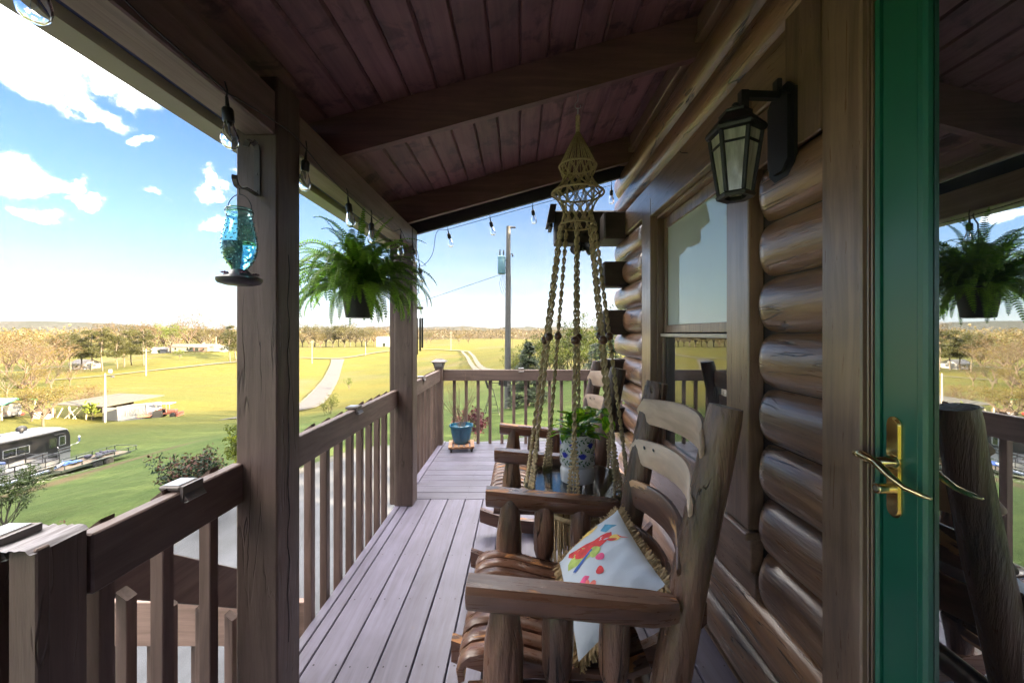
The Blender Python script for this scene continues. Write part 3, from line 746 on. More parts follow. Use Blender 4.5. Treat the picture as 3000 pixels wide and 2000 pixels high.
def build_ground():
    N = 270
    us = np.linspace(-5.4, 5.4, N); vs = np.linspace(-2.4, 5.4, N)
    X, Y = np.meshgrid(np.sinh(us) * 40, np.sinh(vs) * 40)
    Z = ground_np(X, Y)
    amp = np.clip((np.hypot(X, Y) - 18) / 60, 0, 1)
    Z = Z + amp * 0.18 * (np.sin(X * .21 + Y * .07) * np.cos(Y * .16 - X * .05))
    m = MB(); m.v = list(map(tuple, np.stack([X.ravel(), Y.ravel(), Z.ravel()], 1).tolist()))
    m.f = [(j * N + i, j * N + i + 1, (j + 1) * N + i + 1, (j + 1) * N + i) for j in range(N - 1) for i in range(N - 1)]; m.m = [0] * len(m.f)
    mt, n, b = newmat('grass'); v, r = coords(n, False)
    x, y, z = n.sep(v)
    dist = n.math('ADD', y, n.math('MULTIPLY', n.math('SUBTRACT', n.noise(v, 0.05, 3), 0.5), 26.0))
    hay = n.rng(dist, 36, 70)                               # mown lawn near the house, hay meadow beyond
    lawn = n.mix(n.rng(n.noise(v, 0.55, 6, 0.65), 0.34, 0.66), (0.0336, 0.0546, 0.0143, 1), (0.0521, 0.0714, 0.0210, 1))
    bare = n.rng(n.noise(n.vmath('MULTIPLY', v, (0.7, 1.6, 1)), 0.33, 5, 0.6), 0.60, 0.74)
    lawn = n.mix(n.math('MULTIPLY', bare, 0.55), lawn, (0.0563, 0.0487, 0.0302, 1))
    fld = n.mix(n.rng(n.noise(n.vmath('MULTIPLY', v, (.5, 2.2, 1)), 0.035, 6, 0.6), 0.36, 0.64), (0.0714, 0.0630, 0.0118, 1), (0.0521, 0.0563, 0.0134, 1))
    fld = n.mix(n.math('MULTIPLY', n.rng(n.noise(v, 0.022, 4), 0.52, 0.66), 0.55), fld, (0.0806, 0.0630, 0.0403, 1))
    mow = n.math('SINE', n.math('ADD', n.math('MULTIPLY', y, 1.05), n.math('MULTIPLY', x, 0.22)))
    k = n.math('ADD', 1.0, n.math('MULTIPLY', mow, 0.035)); fld = n.mix(1.0, fld, n.comb(k, k, k), 'MULTIPLY')
    cc = n.mix(hay, lawn, fld)
    # worn dirt track by the trailer
    fineg = n.noise(v, 14.0, 4, 0.7); k2 = n.rng(fineg, 0.3, 0.7, 0.68, 1.3); cc = n.mix(1.0, cc, n.comb(k2, k2, k2), 'MULTIPLY')
    mid = n.noise(v, 2.4, 4, 0.7); k3 = n.rng(mid, 0.3, 0.7, 0.8, 1.2); cc = n.mix(1.0, cc, n.comb(k3, k3, k3), 'MULTIPLY')
    tx = n.math('ADD', n.math('SUBTRACT', x, -31.5), n.math('MULTIPLY', n.math('SUBTRACT', n.noise(v, 0.25, 3), .5), 3.5))
    tr = n.math('MULTIPLY', n.rng(n.math('ABSOLUTE', tx), 0.5, 2.0, 1.0, 0.0), n.math('MULTIPLY', n.rng(y, 16, 24), n.rng(y, 36, 42, 1, 0)))
    cc = n.mix(n.math('MULTIPLY', tr, 0.8), cc, (0.069, 0.047, 0.030, 1))
    setp(n, b, Base_Color=cc, Roughness=0.95); b.inputs['Specular IOR Level'].default_value = 0.1
    bump(n, b, n.math('ADD', n.noise(v, 9.0, 5, 0.7), n.math('MULTIPLY', n.noise(v, 1.1, 3), 2.0)), 0.9, 0.09)
    o = m.build('ground', mt, smooth=True); tag(o, kind='structure')
build_ground()

def strip(name, pts, w, mat, lift=0.02, n=60, edge=0.0):
    """ribbon laid on the ground along world points"""
    P = [Vector(p) for p in pts]
    seg = [0]
    for a, b in zip(P, P[1:]): seg.append(seg[-1] + (b - a).length)
    tot = seg[-1]; q = []
    for i in range(n + 1):
        s = tot * i / n; k = max(j for j in range(len(seg)) if seg[j] <= s + 1e-9); k = min(k, len(P) - 2)
        t = (s - seg[k]) / (seg[k + 1] - seg[k]); p0 = P[max(k - 1, 0)]; p1, p2 = P[k], P[k + 1]; p3 = P[min(k + 2, len(P) - 1)]
        q.append(0.5 * ((2 * p1) + (p2 - p0) * t + (2 * p0 - 5 * p1 + 4 * p2 - p3) * t * t + (3 * p1 - p0 - 3 * p2 + p3) * t ** 3))
    vs = []; fs = []; K = 7
    for i, p in enumerate(q):
        d = (q[min(i + 1, n)] - q[max(i - 1, 0)]); nrm = Vector((-d.y, d.x, 0)).normalized()
        ww = w(i / n) if callable(w) else w
        ww *= 1 + edge * mnoise.noise(Vector((i * .7, 3, 1)))
        for k in range(K):
            r = p + nrm * ww * (k / (K - 1) - .5)
            vs.append((r.x, r.y, gz(r.x, r.y) + lift + 0.0016 * max(p.y, 0) + 0.18 * 0))
    for i in range(n):
        for k in range(K - 1): a = i * K + k; fs.append((a, a + K, a + K + 1, a + 1))
    m = MB(); m.add(vs, fs); o = m.build(name, mat, smooth=True); tag(o, kind='structure'); return o

def asphaltmat(name, c, c2):
    mt, n, b = newmat(name); v, r = coords(n, False)
    f = n.rng(n.noise(v, 90.0, 3, 0.7), 0.3, 0.7); f2 = n.rng(n.noise(v, 0.6, 5, 0.6), 0.3, 0.7)
    cc = n.mix(f, col4(c), col4(c2)); st = n.rng(n.noise(n.vmath('MULTIPLY', v, (1.6, .16, 1)), 1.5, 5, 0.65), 0.34, 0.66, 0.80, 1.18); k = n.math('MULTIPLY', n.math('MULTIPLY_ADD', f2, 0.5, 0.74), st); cc = n.mix(1.0, cc, n.comb(k, k, k), 'MULTIPLY')
    setp(n, b, Base_Color=cc, Roughness=0.85); bump(n, b, n.noise(v, 120, 2), 0.5, 0.01); return mt
M.asph = asphaltmat('asphalt', (0.034, 0.036, 0.043), (0.056, 0.060, 0.069))
M.gravel = plain('gravel_edge', (0.0456, 0.0424, 0.0384), 0.9, var=0.4, scale=30, bmp=0.8, bscale=40)
M.lane = plain('pale_lane', (0.0568, 0.0512, 0.0408), 0.9, var=0.15, scale=.6)
M.roadm = plain('road_grey', (0.0320, 0.0296, 0.0320), 0.85, var=0.1, scale=.5)
# parking pad below the porch (a smooth sheet over the flat ground)
m = MB()
def pad(u, v):
    y = -9 + v * 23.6; xl = -6.75 + 0.25 * math.sin(y * .5) - max(0, (y - 11)) * -0.35; x = xl + u * (0.6 - xl + max(0, y - 5) * .32)
    return (x, y, gz(x, y) + 0.03)
m.grid(pad, 24, 50); tag(m.build('driveway', M.asph, smooth=True), kind='structure')
strip('gravel_verge', [(-7.1, -8, 0), (-7.0, 0, 0), (-6.95, 5, 0), (-7.0, 8, 0), (-6.85, 11, 0), (-5.6, 14.2, 0)], 0.5, M.gravel, 0.02, 60, 0.5)
ra = [onground(700, 62), onground(835, 78), onground(900, 92), onground(940, 120), onground(962, 150), onground(975, 180), onground(986, 215), onground(990, 236)]
strip('road_verge', ra, lambda t: 6.0 + 8 * max(0, t - .86), M.lane, 0.05, 110, 0.15)
strip('road', ra, lambda t: 4.4 + 7 * max(0, t - .88), M.roadm, 0.16, 110)
strip('lane', [onground(150, 148), onground(330, 158), onground(500, 176), onground(700, 206), onground(870, 232), onground(1000, 242), onground(1130, 285), onground(1240, 300), onground(1330, 285), onground(1372, 262)], 2.6, M.lane, 0.15, 140)
for dx in (-8, 10):
    strip('farm_track', [onground(1362 + dx, 268), onground(1376 + dx, 215), onground(1386 + dx, 165), onground(1400 + dx, 125), onground(1418 + dx * 1.3, 98), onground(1436 + dx * 1.5, 78)], 1.6, M.lane, 0.1, 60, 0.3)

# ---- hills
def hillmat(name, c1, c2, c3, sc):
    mt, n, b = newmat(name); v, r = coords(n, False)
    a = n.noise(v, sc, 6, 0.7); q = n.noise(v, sc * .12, 4, 0.6); f = n.noise(v, sc * 3.3, 3, .7)
    cc = n.mix(n.rng(a, 0.38, 0.62), col4(c1), col4(c2)); cc = n.mix(n.rng(q, 0.45, 0.65), cc, col4(c3))
    k = n.rng(f, .3, .7, .6, 1.35); cc = n.mix(1.0, cc, n.comb(k, k, k), 'MULTIPLY')
    setp(n, b, Base_Color=cc, Roughness=1.0); b.inputs['Specular IOR Level'].default_value = 0
    bump(n, b, n.math('ADD', a, n.math('MULTIPLY', f, .5)), 1.0, 9.0); return mt
def ridge(name, prof, Y, depth, mat, base, rough, sx):
    xs = np.linspace(-2.4, 2.4, 420); nv = 15; m = MB(); vs = []; fs = []
    px = [p[0] for p in prof]; py = [p[1] for p in prof]
    for j in range(nv):
        t = j / (nv - 1)
        for u in xs:
            X = u * Y; pxl = 1520 + u * F
            top = EYE - (np.interp(pxl, px, py) - 975) / F * Y
            if pxl < px[0]: top = EYE - (py[0] - 975) / F * Y + 10 * math.sin(u * 9)
            if pxl > px[-1]: top = EYE - (py[-1] - 975) / F * Y + 14 * math.sin(u * 7)
            h = math.sin(pi * min(t * 1.02, 1.0) ** 0.8) if t < 1 else 0
            yy = Y + (t - .55) * depth + 60 * math.sin(X * .004)
            nz = mnoise.fractal(Vector((X * sx, yy * sx, Y)), 1.0, 2.1, 5) * rough
            vs.append((X * (yy / Y) ** .0, yy, base + (top - base) * h + nz * h))
    W2 = len(xs)
    for j in range(nv - 1):
        for i in range(W2 - 1): fs.append((j * W2 + i, j * W2 + i + 1, (j + 1) * W2 + i + 1, (j + 1) * W2 + i))
    m.add(vs, fs); tag(m.build(name, mat, smooth=True), kind='structure')
ridge('hills', [(-900, 955), (-300, 952), (0, 951), (100, 948), (200, 944), (300, 945), (400, 952), (500, 958), (600, 962), (690, 966), (800, 968), (900, 960), (1000, 964), (1100, 962), (1210, 958), (1280, 962), (1380, 958), (1450, 962), (1600, 960), (1800, 964), (2600, 955)],
      2500, 1500, hillmat('far_hills', (0.051, 0.048, 0.048), (0.037, 0.041, 0.037), (0.034, 0.038, 0.035), 0.03), -25, 11, 0.012)
ridge('hills', [(-900, 972), (0, 985), (300, 984), (690, 984), (860, 972), (940, 964), (1010, 972), (1100, 976), (1215, 972), (1290, 966), (1400, 970), (1500, 966), (1560, 968), (1700, 966), (2600, 965)],
      1250, 600, hillmat('near_hills', (0.055, 0.043, 0.034), (0.036, 0.037, 0.024), (0.043, 0.035, 0.027), 0.06), -22, 7, 0.02)

# ================================================================ TREES
M.bark = plain('bark', (0.0484, 0.0403, 0.0316), 0.9, var=.3, scale=6, bmp=.6)
M.bark_pale = plain('bark_pale', (0.0632, 0.0511, 0.0390), 0.9, var=.25, scale=2, bmp=.4)
M.twig = plain('twig_tan', (0.0444, 0.0302, 0.0202), 0.9, var=.2, jit=.2)
M.l_pine = leafmat('pine_leaf', (0.0191, 0.0226, 0.0057), (0.0444, 0.0433, 0.0126))
M.l_tan = leafmat('budding_leaf', (0.0444, 0.0269, 0.0121), (0.0571, 0.0390, 0.0161))
M.l_yel = leafmat('yellow_bud_leaf', (0.0504, 0.0403, 0.0087), (0.0773, 0.0571, 0.0134))
M.l_grn = leafmat('fresh_leaf', (0.0354, 0.0517, 0.0057), (0.0665, 0.0847, 0.0086))
M.l_olive = leafmat('olive_leaf', (0.0311, 0.0306, 0.0102), (0.0554, 0.0494, 0.0171))
M.l_dark = leafmat('evergreen_leaf', (0.0083, 0.0194, 0.0064), (0.0205, 0.0353, 0.0129), trans=.2)
M.l_shrub = leafmat('shrub_leaf', (0.0388, 0.0559, 0.0092), (0.0721, 0.0823, 0.0179), trans=.4)
M.l_rose = leafmat('rose_leaf', (0.0083, 0.0253, 0.0129), (0.0194, 0.0382, 0.0214), trans=.2)
M.l_rred = leafmat('rose_red_leaf', (0.0554, 0.0218, 0.0157), (0.0832, 0.0382, 0.0321), trans=.2)
M.l_maple = leafmat('maple_red_leaf', (0.0336, 0.0050, 0.0126), (0.0588, 0.0101, 0.0235), trans=.2)
M.l_lime = leafmat('lime_leaf', (0.0665, 0.0894, 0.0086), (0.0976, 0.1176, 0.0171), trans=.4)

def leaves(m, n, sampler, s0, s1, flat=0.5):
    for _ in range(n):
        p = sampler(); s = rr(s0, s1)
        a = Vector((rr(-1, 1), rr(-1, 1), rr(-1, 1))).normalized(); b = a.orthogonal().normalized(); b = (Matrix.Rotation(rr(0, 6.28), 3, a) @ b)
        c = a.cross(b) * rr(flat * .7, flat * 1.3)
        m.add([p - b * s, p + c * s * .7 - b * s * .1, p + b * s, p - c * s * .7 + b * s * .1], [(0, 1, 2, 3)])
def clump(c, r, sc=(1, 1, 1)):
    c = Vector(c)
    def f():
        d = Vector((random.gauss(0, 1), random.gauss(0, 1), random.gauss(0, 1))).normalized() * (r * random.random() ** 0.45)
        return c + Vector((d.x * sc[0], d.y * sc[1], d.z * sc[2]))
    return f
def branch(m, p, d, L, r, depth, tips, spread=0.6, up=0.15, kids=(2, 4), seg=4):
    pts = [p]; rs = [r]; q = p.copy(); dd = d.normalized()
    for i in range(seg):
        dd = (dd + Vector((rr(-1, 1), rr(-1, 1), rr(-.6, 1) * 1.0)) * 0.14 + Vector((0, 0, up * .25))).normalized()
        q = q + dd * L / seg; pts.append(q.copy()); rs.append(r * (1 - 0.55 * (i + 1) / seg))
    m.tube(pts, rs, 6 if r > .05 else 4, cap=False)
    if depth == 0: tips.append((q, dd)); return
    for k in range(random.randint(*kids)):
        t = rr(.45, 1); i = min(int(t * seg), seg - 1); pp = pts[i].lerp(pts[i + 1], t * seg - i)
        a = Vector((rr(-1, 1), rr(-1, 1), rr(-.2, .8))).normalized()
        branch(m, pp, (dd * (1 - spread) + a * spread).normalized(), L * rr(.55, .8), rs[i] * .6, depth - 1, tips, spread, up, kids, seg)
    tips.append((q, dd))

PROTO = {}
def proto(kind, var):
    if (kind, var) in PROTO: return PROTO[kind, var]
    st = random.getstate(); random.seed(hash((kind, var)) % 1000 if False else (sum(map(ord, kind)) * 31 + var * 7)); T = MB(); Cc = MB(); mats = (M.bark, M.l_tan)
    if kind == 'pine':          # unit height 20 m: bare trunk, layered clumps
        H = 20; T.tube([Vector((0.25 * math.sin(i * .9 + var), .2 * math.cos(i + var), H * i / 9)) for i in range(10)], [.34 * (1 - .75 * i / 9) for i in range(10)], 7)
        for k in range(32):
            z = rr(.36, 1.0) * H; rad = (1.0 - abs(z / H - .68) * 1.2) * 4.4 * rr(.5, 1.1); a = rr(0, 6.28); c = Vector((rad * math.cos(a), rad * math.sin(a), z + rr(-.3, .6)))
            T.tube([Vector((0, 0, z - rr(.5, 1.2))), c * .55 + Vector((0, 0, z * .45)), c], [.09, .06, .03], 4, cap=False)
            leaves(Cc, 120, clump(c, rr(1.3, 2.3), (1.15, 1.15, .62)), .22, .46)
        mats = (M.bark_pale, M.l_pine)
    elif kind == 'bare':        # 13 m spreading tree with fine reddish twigs
        tips = []
        for k in range(5): branch(T, Vector((rr(-.3, .3), rr(-.3, .3), 0)), Vector((rr(-.8, .8), rr(-.8, .8), 1.0)), 5.5, .26, 3, tips, .5, .2, (2, 4))
        for (p, d) in tips:
            for _ in range(3):
                e = p + (d + Vector((rr(-.7, .7), rr(-.7, .7), rr(-.2, .8)))).normalized() * rr(.6, 1.4); T.tube([p, (p + e) / 2 + Vector((0, 0, .06)), e], [.018, .014, .006], 3, cap=False)
            leaves(Cc, 7, clump(p, 0.9), .07, .15)
        mats = (M.twig, M.l_tan)
    elif kind in ('budding', 'olive', 'yellow', 'fresh'):   # 10 m rounded broadleaf
        tips = []; branch(T, Vector((0, 0, 0)), Vector((0, 0, 1)), 3.2, .22, 0, tips, .5)
        tips2 = []
        for k in range(7): a = 6.28 * k / 7 + rr(-.3, .3); branch(T, Vector((0, 0, rr(1.6, 3.0))), Vector((math.cos(a) * .8, math.sin(a) * .8, rr(.7, 1.4))), rr(3.2, 4.6), .12, 2, tips2, .5, .15, (2, 3))
        dens = dict(budding=14, olive=26, yellow=22, fresh=40)[kind]
        for (p, d) in tips2: leaves(Cc, dens, clump(p, rr(.7, 1.25)), .10, .24)
        mats = (M.twig if kind in ('budding', 'yellow') else M.bark, dict(budding=M.l_tan, olive=M.l_olive, yellow=M.l_yel, fresh=M.l_grn)[kind])
    elif kind == 'shrubby':     # 5 m multi-stem leafy shrub
        tips = []
        for k in range(9): a = rr(0, 6.28); branch(T, Vector((rr(-.5, .5), rr(-.5, .5), 0)), Vector((math.cos(a) * .6, math.sin(a) * .6, 1.1)), rr(1.9, 3.0), .05, 2, tips, .45, .2, (2, 4))
        for (p, d) in tips: leaves(Cc, 22, clump(p, rr(.30, .60)), .06, .13)
        mats = (M.bark, M.l_shrub)
    elif kind == 'evergreen':   # 3.4 m dense conifer, drooping sprays
        H = 3.4; T.tube([Vector((0, 0, 0)), Vector((0, 0, H * .95))], [.07, .015], 6)
        for k in range(210):
            z = H * (0.06 + .92 * random.random() ** 1.25); rad = 1.0 * (1 - (z / H) ** 1.5) * rr(.75, 1.05) + .06; a = rr(0, 6.28)
            tip = Vector((rad * math.cos(a), rad * math.sin(a), z - .10 * rad)); root = Vector((0, 0, z + .05))
            T.tube([root, tip], [.012, .004], 3, cap=False)
            for _ in range(22):
                t = rr(.45, 1.05); p = root.lerp(tip, t) + Vector((rr(-.11, .11), rr(-.11, .11), rr(-.09, .06)))
                s = rr(.045, .09); d = (tip - root).normalized() + Vector((rr(-.6, .6), rr(-.6, .6), rr(-.6, .3))); d.normalize(); c = d.orthogonal() * .35
                Cc.add([p - d * s, p + c * s, p + d * s, p - c * s], [(0, 1, 2, 3)])
        mats = (M.bark, M.l_dark)
    t, c = T.mesh('trunk', mats[0], True), Cc.mesh('crown', mats[1])
    PROTO[kind, var] = (t, c); random.setstate(st); return t, c
UNIT = dict(pine=20.0, bare=13.0, budding=9.5, olive=9.5, yellow=9.5, fresh=9.5, shrubby=5.0, evergreen=3.4)
def tree(kind, var, loc, h, label, cat='tree', group=None, name=None, wide=1.0, lean=0.0):
    t = thing(name or {'pine': 'pine_tree', 'bare': 'bare_tree', 'shrubby': 'tall_shrub', 'evergreen': 'evergreen_tree'}.get(kind, 'broadleaf_tree'), label, cat, loc, rr(0, 6.28), group)
    s = h / UNIT[kind]; t.scale = (s * wide, s * wide, s)
    tm, cm = proto(kind, var); link('trunk', tm, t); link('crown', cm, t)
    return t
ORD = ['first', 'second', 'third', 'fourth', 'fifth', 'sixth', 'seventh', 'eighth', 'ninth', 'tenth', 'eleventh', 'twelfth', 'thirteenth', 'fourteenth', 'fifteenth', 'sixteenth', 'seventeenth', 'eighteenth', 'nineteenth', 'twentieth']

# tall pines beyond the lane, counted from the left
for i, (px, Y, top) in enumerate([(178, 178, 985), (205, 172, 970), (238, 182, 968), (268, 176, 972), (298, 172, 964), (342, 178, 980), (363, 184, 966), (385, 190, 972), (420, 186, 968)]):
    g = onground(px, Y, -.2); h = (EYE - (top - 975) / F * Y) - g.z
    tree('pine', i % 4, g, h, ORD[i] + ' tall pale-trunked pine from the left in the row beyond the lane', group='pines beyond the lane')
tree('pine', 1, onground(672, 205, -.2), 17, 'pine with low boughs standing by itself close to the near post', wide=1.2)
tree('pine', 2, onground(690, 212, -.2), 18.5, 'pine half hidden behind the near porch post', wide=1.2)
# bare and budding trees at the left edge
tree('bare', 0, onground(62, 128, -.2), 17.5, 'large spreading bare tree with reddish twigs at the left edge', wide=1.25)
for i, (px, Y, h, k) in enumerate([(-30, 150, 17, 'budding'), (20, 160, 17, 'budding'), (105, 150, 16, 'budding'), (135, 140, 13, 'yellow'), (170, 158, 15, 'budding'), (-60, 120, 13, 'yellow'), (150, 122, 8, 'olive'), (95, 112, 8, 'yellow'), (205, 128, 7, 'budding'), (20, 108, 7, 'olive')]):
    tree(k, i % 3, onground(px, Y, -.2), h, ORD[i] + ' of the budding tan and yellow trees massed behind the bare tree', group='budding trees behind the bare tree', wide=1.15)
tree('yellow', 1, onground(128, 69, -.2), 7.6, 'low wide tree in golden bud in front of the old shed', wide=1.25)
tree('yellow', 2, onground(92, 73, -.2), 6.2, 'smaller golden budding tree between the carport and the shed', wide=1.2)
for i, (px, Y, h) in enumerate([(255, 82, 4.5), (290, 85, 4.0), (230, 88, 5.0), (272, 96, 4.0)]):
    tree('budding', i % 3, onground(px, Y, -.2), h, ORD[i] + ' scrubby budding bush behind the shed roof', 'bush', 'scrub behind the shed', 'scrub_bush', 1.3)
# around the ranch house
tree('fresh', 0, onground(502, 232, -.2), 16, 'bright lime-green round tree beside the ranch house', wide=1.05)
tree('fresh', 1, onground(527, 205, -.2), 5.2, 'small round green tree on the slope below the ranch house')
tree('budding', 1, onground(553, 246, -.2), 22, 'tall pale-limbed tree rising behind the ranch house roof', wide=1.1)
for i, (px, Y, h, k) in enumerate([(430, 262, 20, 'budding'), (455, 270, 18, 'bare'), (480, 275, 21, 'budding'), (520, 285, 19, 'bare'), (590, 262, 19, 'budding'), (606, 255, 15, 'olive'), (630, 265, 18, 'bare'), (655, 262, 17, 'budding'), (400, 280, 20, 'olive'), (345, 290, 21, 'budding'), (300, 280, 20, 'budding')]):
    tree(k, i % 3, onground(px, Y, -.2), h, ORD[i] + ' of the bare and budding trees behind the ranch house', group='trees behind the ranch house', wide=1.1)
# hedgerow across the middle of the view
for i, (px, Y, h, k) in enumerate([(872, 352, 14, 'olive'), (886, 362, 19, 'olive'), (905, 350, 13, 'budding'), (922, 372, 22, 'olive'), (940, 350, 13, 'yellow'), (955, 362, 21, 'olive'), (975, 352, 16, 'olive'), (992, 358, 20, 'pine'), (1010, 350, 19, 'olive'), (1026, 362, 22, 'olive'), (1042, 352, 14, 'budding'), (1060, 348, 17, 'olive'), (1074, 346, 16, 'olive'), (1096, 362, 17, 'yellow'), (1112, 370, 18, 'budding'), (1250, 420, 12, 'olive'), (1262, 430, 9, 'budding'), (1345, 400, 9, 'yellow'), (1372, 410, 10, 'budding'), (1235, 440, 8, 'olive')]):
    tree(k, i % 3, onground(px, Y, -.3), h, ORD[i] + ' tree along in the hedgerow at the top of the hay field', group='hedgerow at the top of the field', wide=1.25)
# little trees in the hay field
tree('fresh', 2, onground(1022, 128, -.1), 3.6, 'small round lime tree alone in the hay field beside the road')
tree('shrubby', 0, onground(962, 52, -.1), 2.6, 'spindly sapling with thin leaves in the field edge', name='sapling')

# masses of far woodland: one mesh each
def woodland(name, n, px0, px1, Y0, Y1, h0, h1, mat, leaf=18):
    m = MB()
    for _ in range(n):
        px = rr(px0, px1); Y = rr(Y0, Y1); g = onground(px, Y); h = rr(h0, h1)
        leaves(m, leaf, clump(g + Vector((0, 0, h * .55)), h * .5, (.75, .75, 1)), .6, 1.5, .8)
    tag(m.build(name, mat), kind='stuff')
woodland('far_woodland', 420, -150, 720, 330, 520, 13, 21, leafmat('wood_tan', (0.0754, 0.0517, 0.0286), (0.0665, 0.0564, 0.0228)))
woodland('far_woodland', 200, -150, 720, 320, 520, 10, 19, leafmat('wood_olive', (0.0444, 0.0423, 0.0143), (0.0576, 0.0517, 0.0171)))
woodland('far_woodland', 260, 840, 1140, 420, 640, 10, 20, leafmat('wood_tan2', (0.0665, 0.0494, 0.0286), (0.0533, 0.0494, 0.0200)))
woodland('far_woodland', 420, 1195, 1620, 560, 900, 14, 24, leafmat('wood_tan3', (0.0798, 0.0588, 0.0371), (0.0533, 0.0447, 0.0257)))

# right-hand bank: shrubs, evergreens
tree('evergreen', 0, onground(1548, 21.5, -.05), 3.5, 'dense dark green conifer behind the far railing beside the utility pole', wide=1.15)
tree('evergreen', 1, onground(1770, 27, -.05), 4.4, 'dark conifer among the shrubs close to the log wall')
tree('evergreen', 2, onground(1542, 46, -.05), 4.6, 'slim dark juniper in the thicket behind the utility pole', wide=.6)
for i, (px, Y, h) in enumerate([(1525, 40, 3.4), (1575, 38, 4.4), (1625, 36, 4.3), (1672, 38, 4.8), (1718, 36, 4.5), (1760, 38, 4.9), (1810, 36, 4.7), (1600, 31, 3.0), (1668, 31, 3.0), (1730, 31, 3.2), (1860, 34, 5.2)]):
    tree('shrubby', i % 3, onground(px, Y, -.05), h, ORD[i] + ' leafy shrub from the left in the thicket on the bank', 'shrub', 'shrubs on the bank', wide=1.15)
# trees on the bank to the right of the house: they shade the yard, the last few added unseen to deepen it
for i, (x, y, h) in enumerate([(20, 30, 12), (22, 38, 13), (18, 22, 12), (26, 14, 13), (30, 6, 13), (34, 46, 13), (24, 48, 11), (18, 8, 14), (16, 15, 13), (22, -1, 14), (28, 22, 13)]):
    g = Vector((x, y, gz(x, y) - .2)); tree('fresh', i % 3, g, h, ORD[i] + ' of the broad trees on the bank beyond the log house', group='trees on the bank beyond the house', wide=1.3)
# bushes at the foot of the porch
def bush(name, label, loc, stems, h, r, mats, leafn, s0, s1, droop=0):
    t = thing(name, label, 'bush', loc); T = MB(); tips = []
    for k in range(stems):
        a = rr(0, 6.28); q = rr(.1, 1); branch(T, Vector((rr(-.1, .1), rr(-.1, .1), 0)), Vector((math.cos(a) * q * r / h * 1.3, math.sin(a) * q * r / h * 1.3, 1)), h * rr(.5, .8), .012, 2, tips, .35, .1, (2, 3))
    T.build('stems', M.bark, t, True)
    for i, mt in enumerate(mats):
        m = MB()
        for (p, d) in tips:
            if len(mats) > 1 and i == 1 and p.z < h * .55: continue
            leaves(m, leafn if i == 0 else leafn // 2, clump(p + (Vector((0, 0, .06)) if i else Vector()), .12), s0, s1, .55)
        m.build('foliage', mt, t)
    return t
bush('rose_bush', 'rose bush with dark leaves and red new shoots below the foreground railing', Vector((-7.25, 9.0, gz(-7.25, 9.0))), 26, 1.15, 1.0, (M.l_rose, M.l_rred), 15, .025, .05)
bush('rose_bush', 'tall pale green arching bush in the lower corner beside the boat', Vector((-13.2, 10.2, gz(-13.2, 10.2))), 16, 1.15, .9, (leafmat('feathery', (0.0330, 0.0525, 0.0213), (0.0594, 0.0770, 0.0340)),), 26, .02, .05)['label'] = 'feathery pale green bush in the lower left corner beside the boat'
bush('lime_sapling', 'lime green leafy sapling touching the near porch post', Vector((-7.95, 11.6, gz(-7.95, 11.6))), 12, 1.25, .45, (M.l_lime,), 26, .03, .07)
bush('low_plant', 'low rosette plant with red leaves peeping over the railing', Vector((-7.45, 6.6, gz(-7.45, 6.6))), 9, .6, .5, (M.l_rose, M.l_rred), 12, .02, .04)
bush('red_maple', 'small crimson maple glowing behind the blue pot', onground(1380, 13.5), 9, 1.15, .42, (M.l_maple,), 18, .03, .06)

# ================================================================ THINGS IN THE YARD AND FIELDS
M.white = plain('white_paint', (0.216, 0.216, 0.223), 0.4, var=.05)
M.rvdark = plain('coach_charcoal', (0.014, 0.013, 0.015), 0.45, var=.03)
M.rvstripe = plain('coach_brown_stripe', (0.06, 0.045, 0.04), 0.3)
M.rvgrey = plain('coach_silver', (0.20, 0.21, 0.23), 0.3)
M.rvroof = plain('coach_roof', (0.19, 0.22, 0.27), 0.5)
M.rubber = plain('rubber', (0.018, 0.018, 0.018), 0.8)
M.chrome = plain('chrome', (0.7, 0.7, 0.72), 0.12, 1.0)
M.tint = mirrorglass('tinted_glass', (.7, .75, .7), .12, .03)
M.pole_w = plain('pale_pole', (0.144, 0.133, 0.119), 0.8, var=.15)
M.pole_g = plain('grey_pole', (0.062, 0.062, 0.064), 0.85, var=.2, bmp=.4)
M.alu = plain('aluminium', (0.55, 0.57, 0.60), 0.28, 1.0, .08)
M.dkframe = plain('dark_frame', (0.02, 0.02, 0.024), 0.4)

def wheel(parent, c, r, w, hubmat, name='wheel'):
    m = MB(); m.lathe([(r * .62, -w / 2), (r * .94, -w / 2), (r, -w * .3), (r, w * .3), (r * .94, w / 2), (r * .62, w / 2)], 22, (0, 0, 0), (1, 0, 0))
    o = m.build(name, M.rubber, parent, 40, c)
    h = MB(); h.lathe([(r * .62, -w * .2), (r * .62, w * .46), (r * .54, w * .36), (r * .3, w * .36), (r * .26, w * .56), (r * .12, w * .6), (0.01, w * .6)], 20, (0, 0, 0), (1, 0, 0))
    for k in range(8):
        a = k * pi / 4; h.obox((w * .375, r * .44 * math.cos(a), r * .44 * math.sin(a)), (.02, r * .09, r * .09))
    h.build('hub', hubmat, o, 40)
    return o

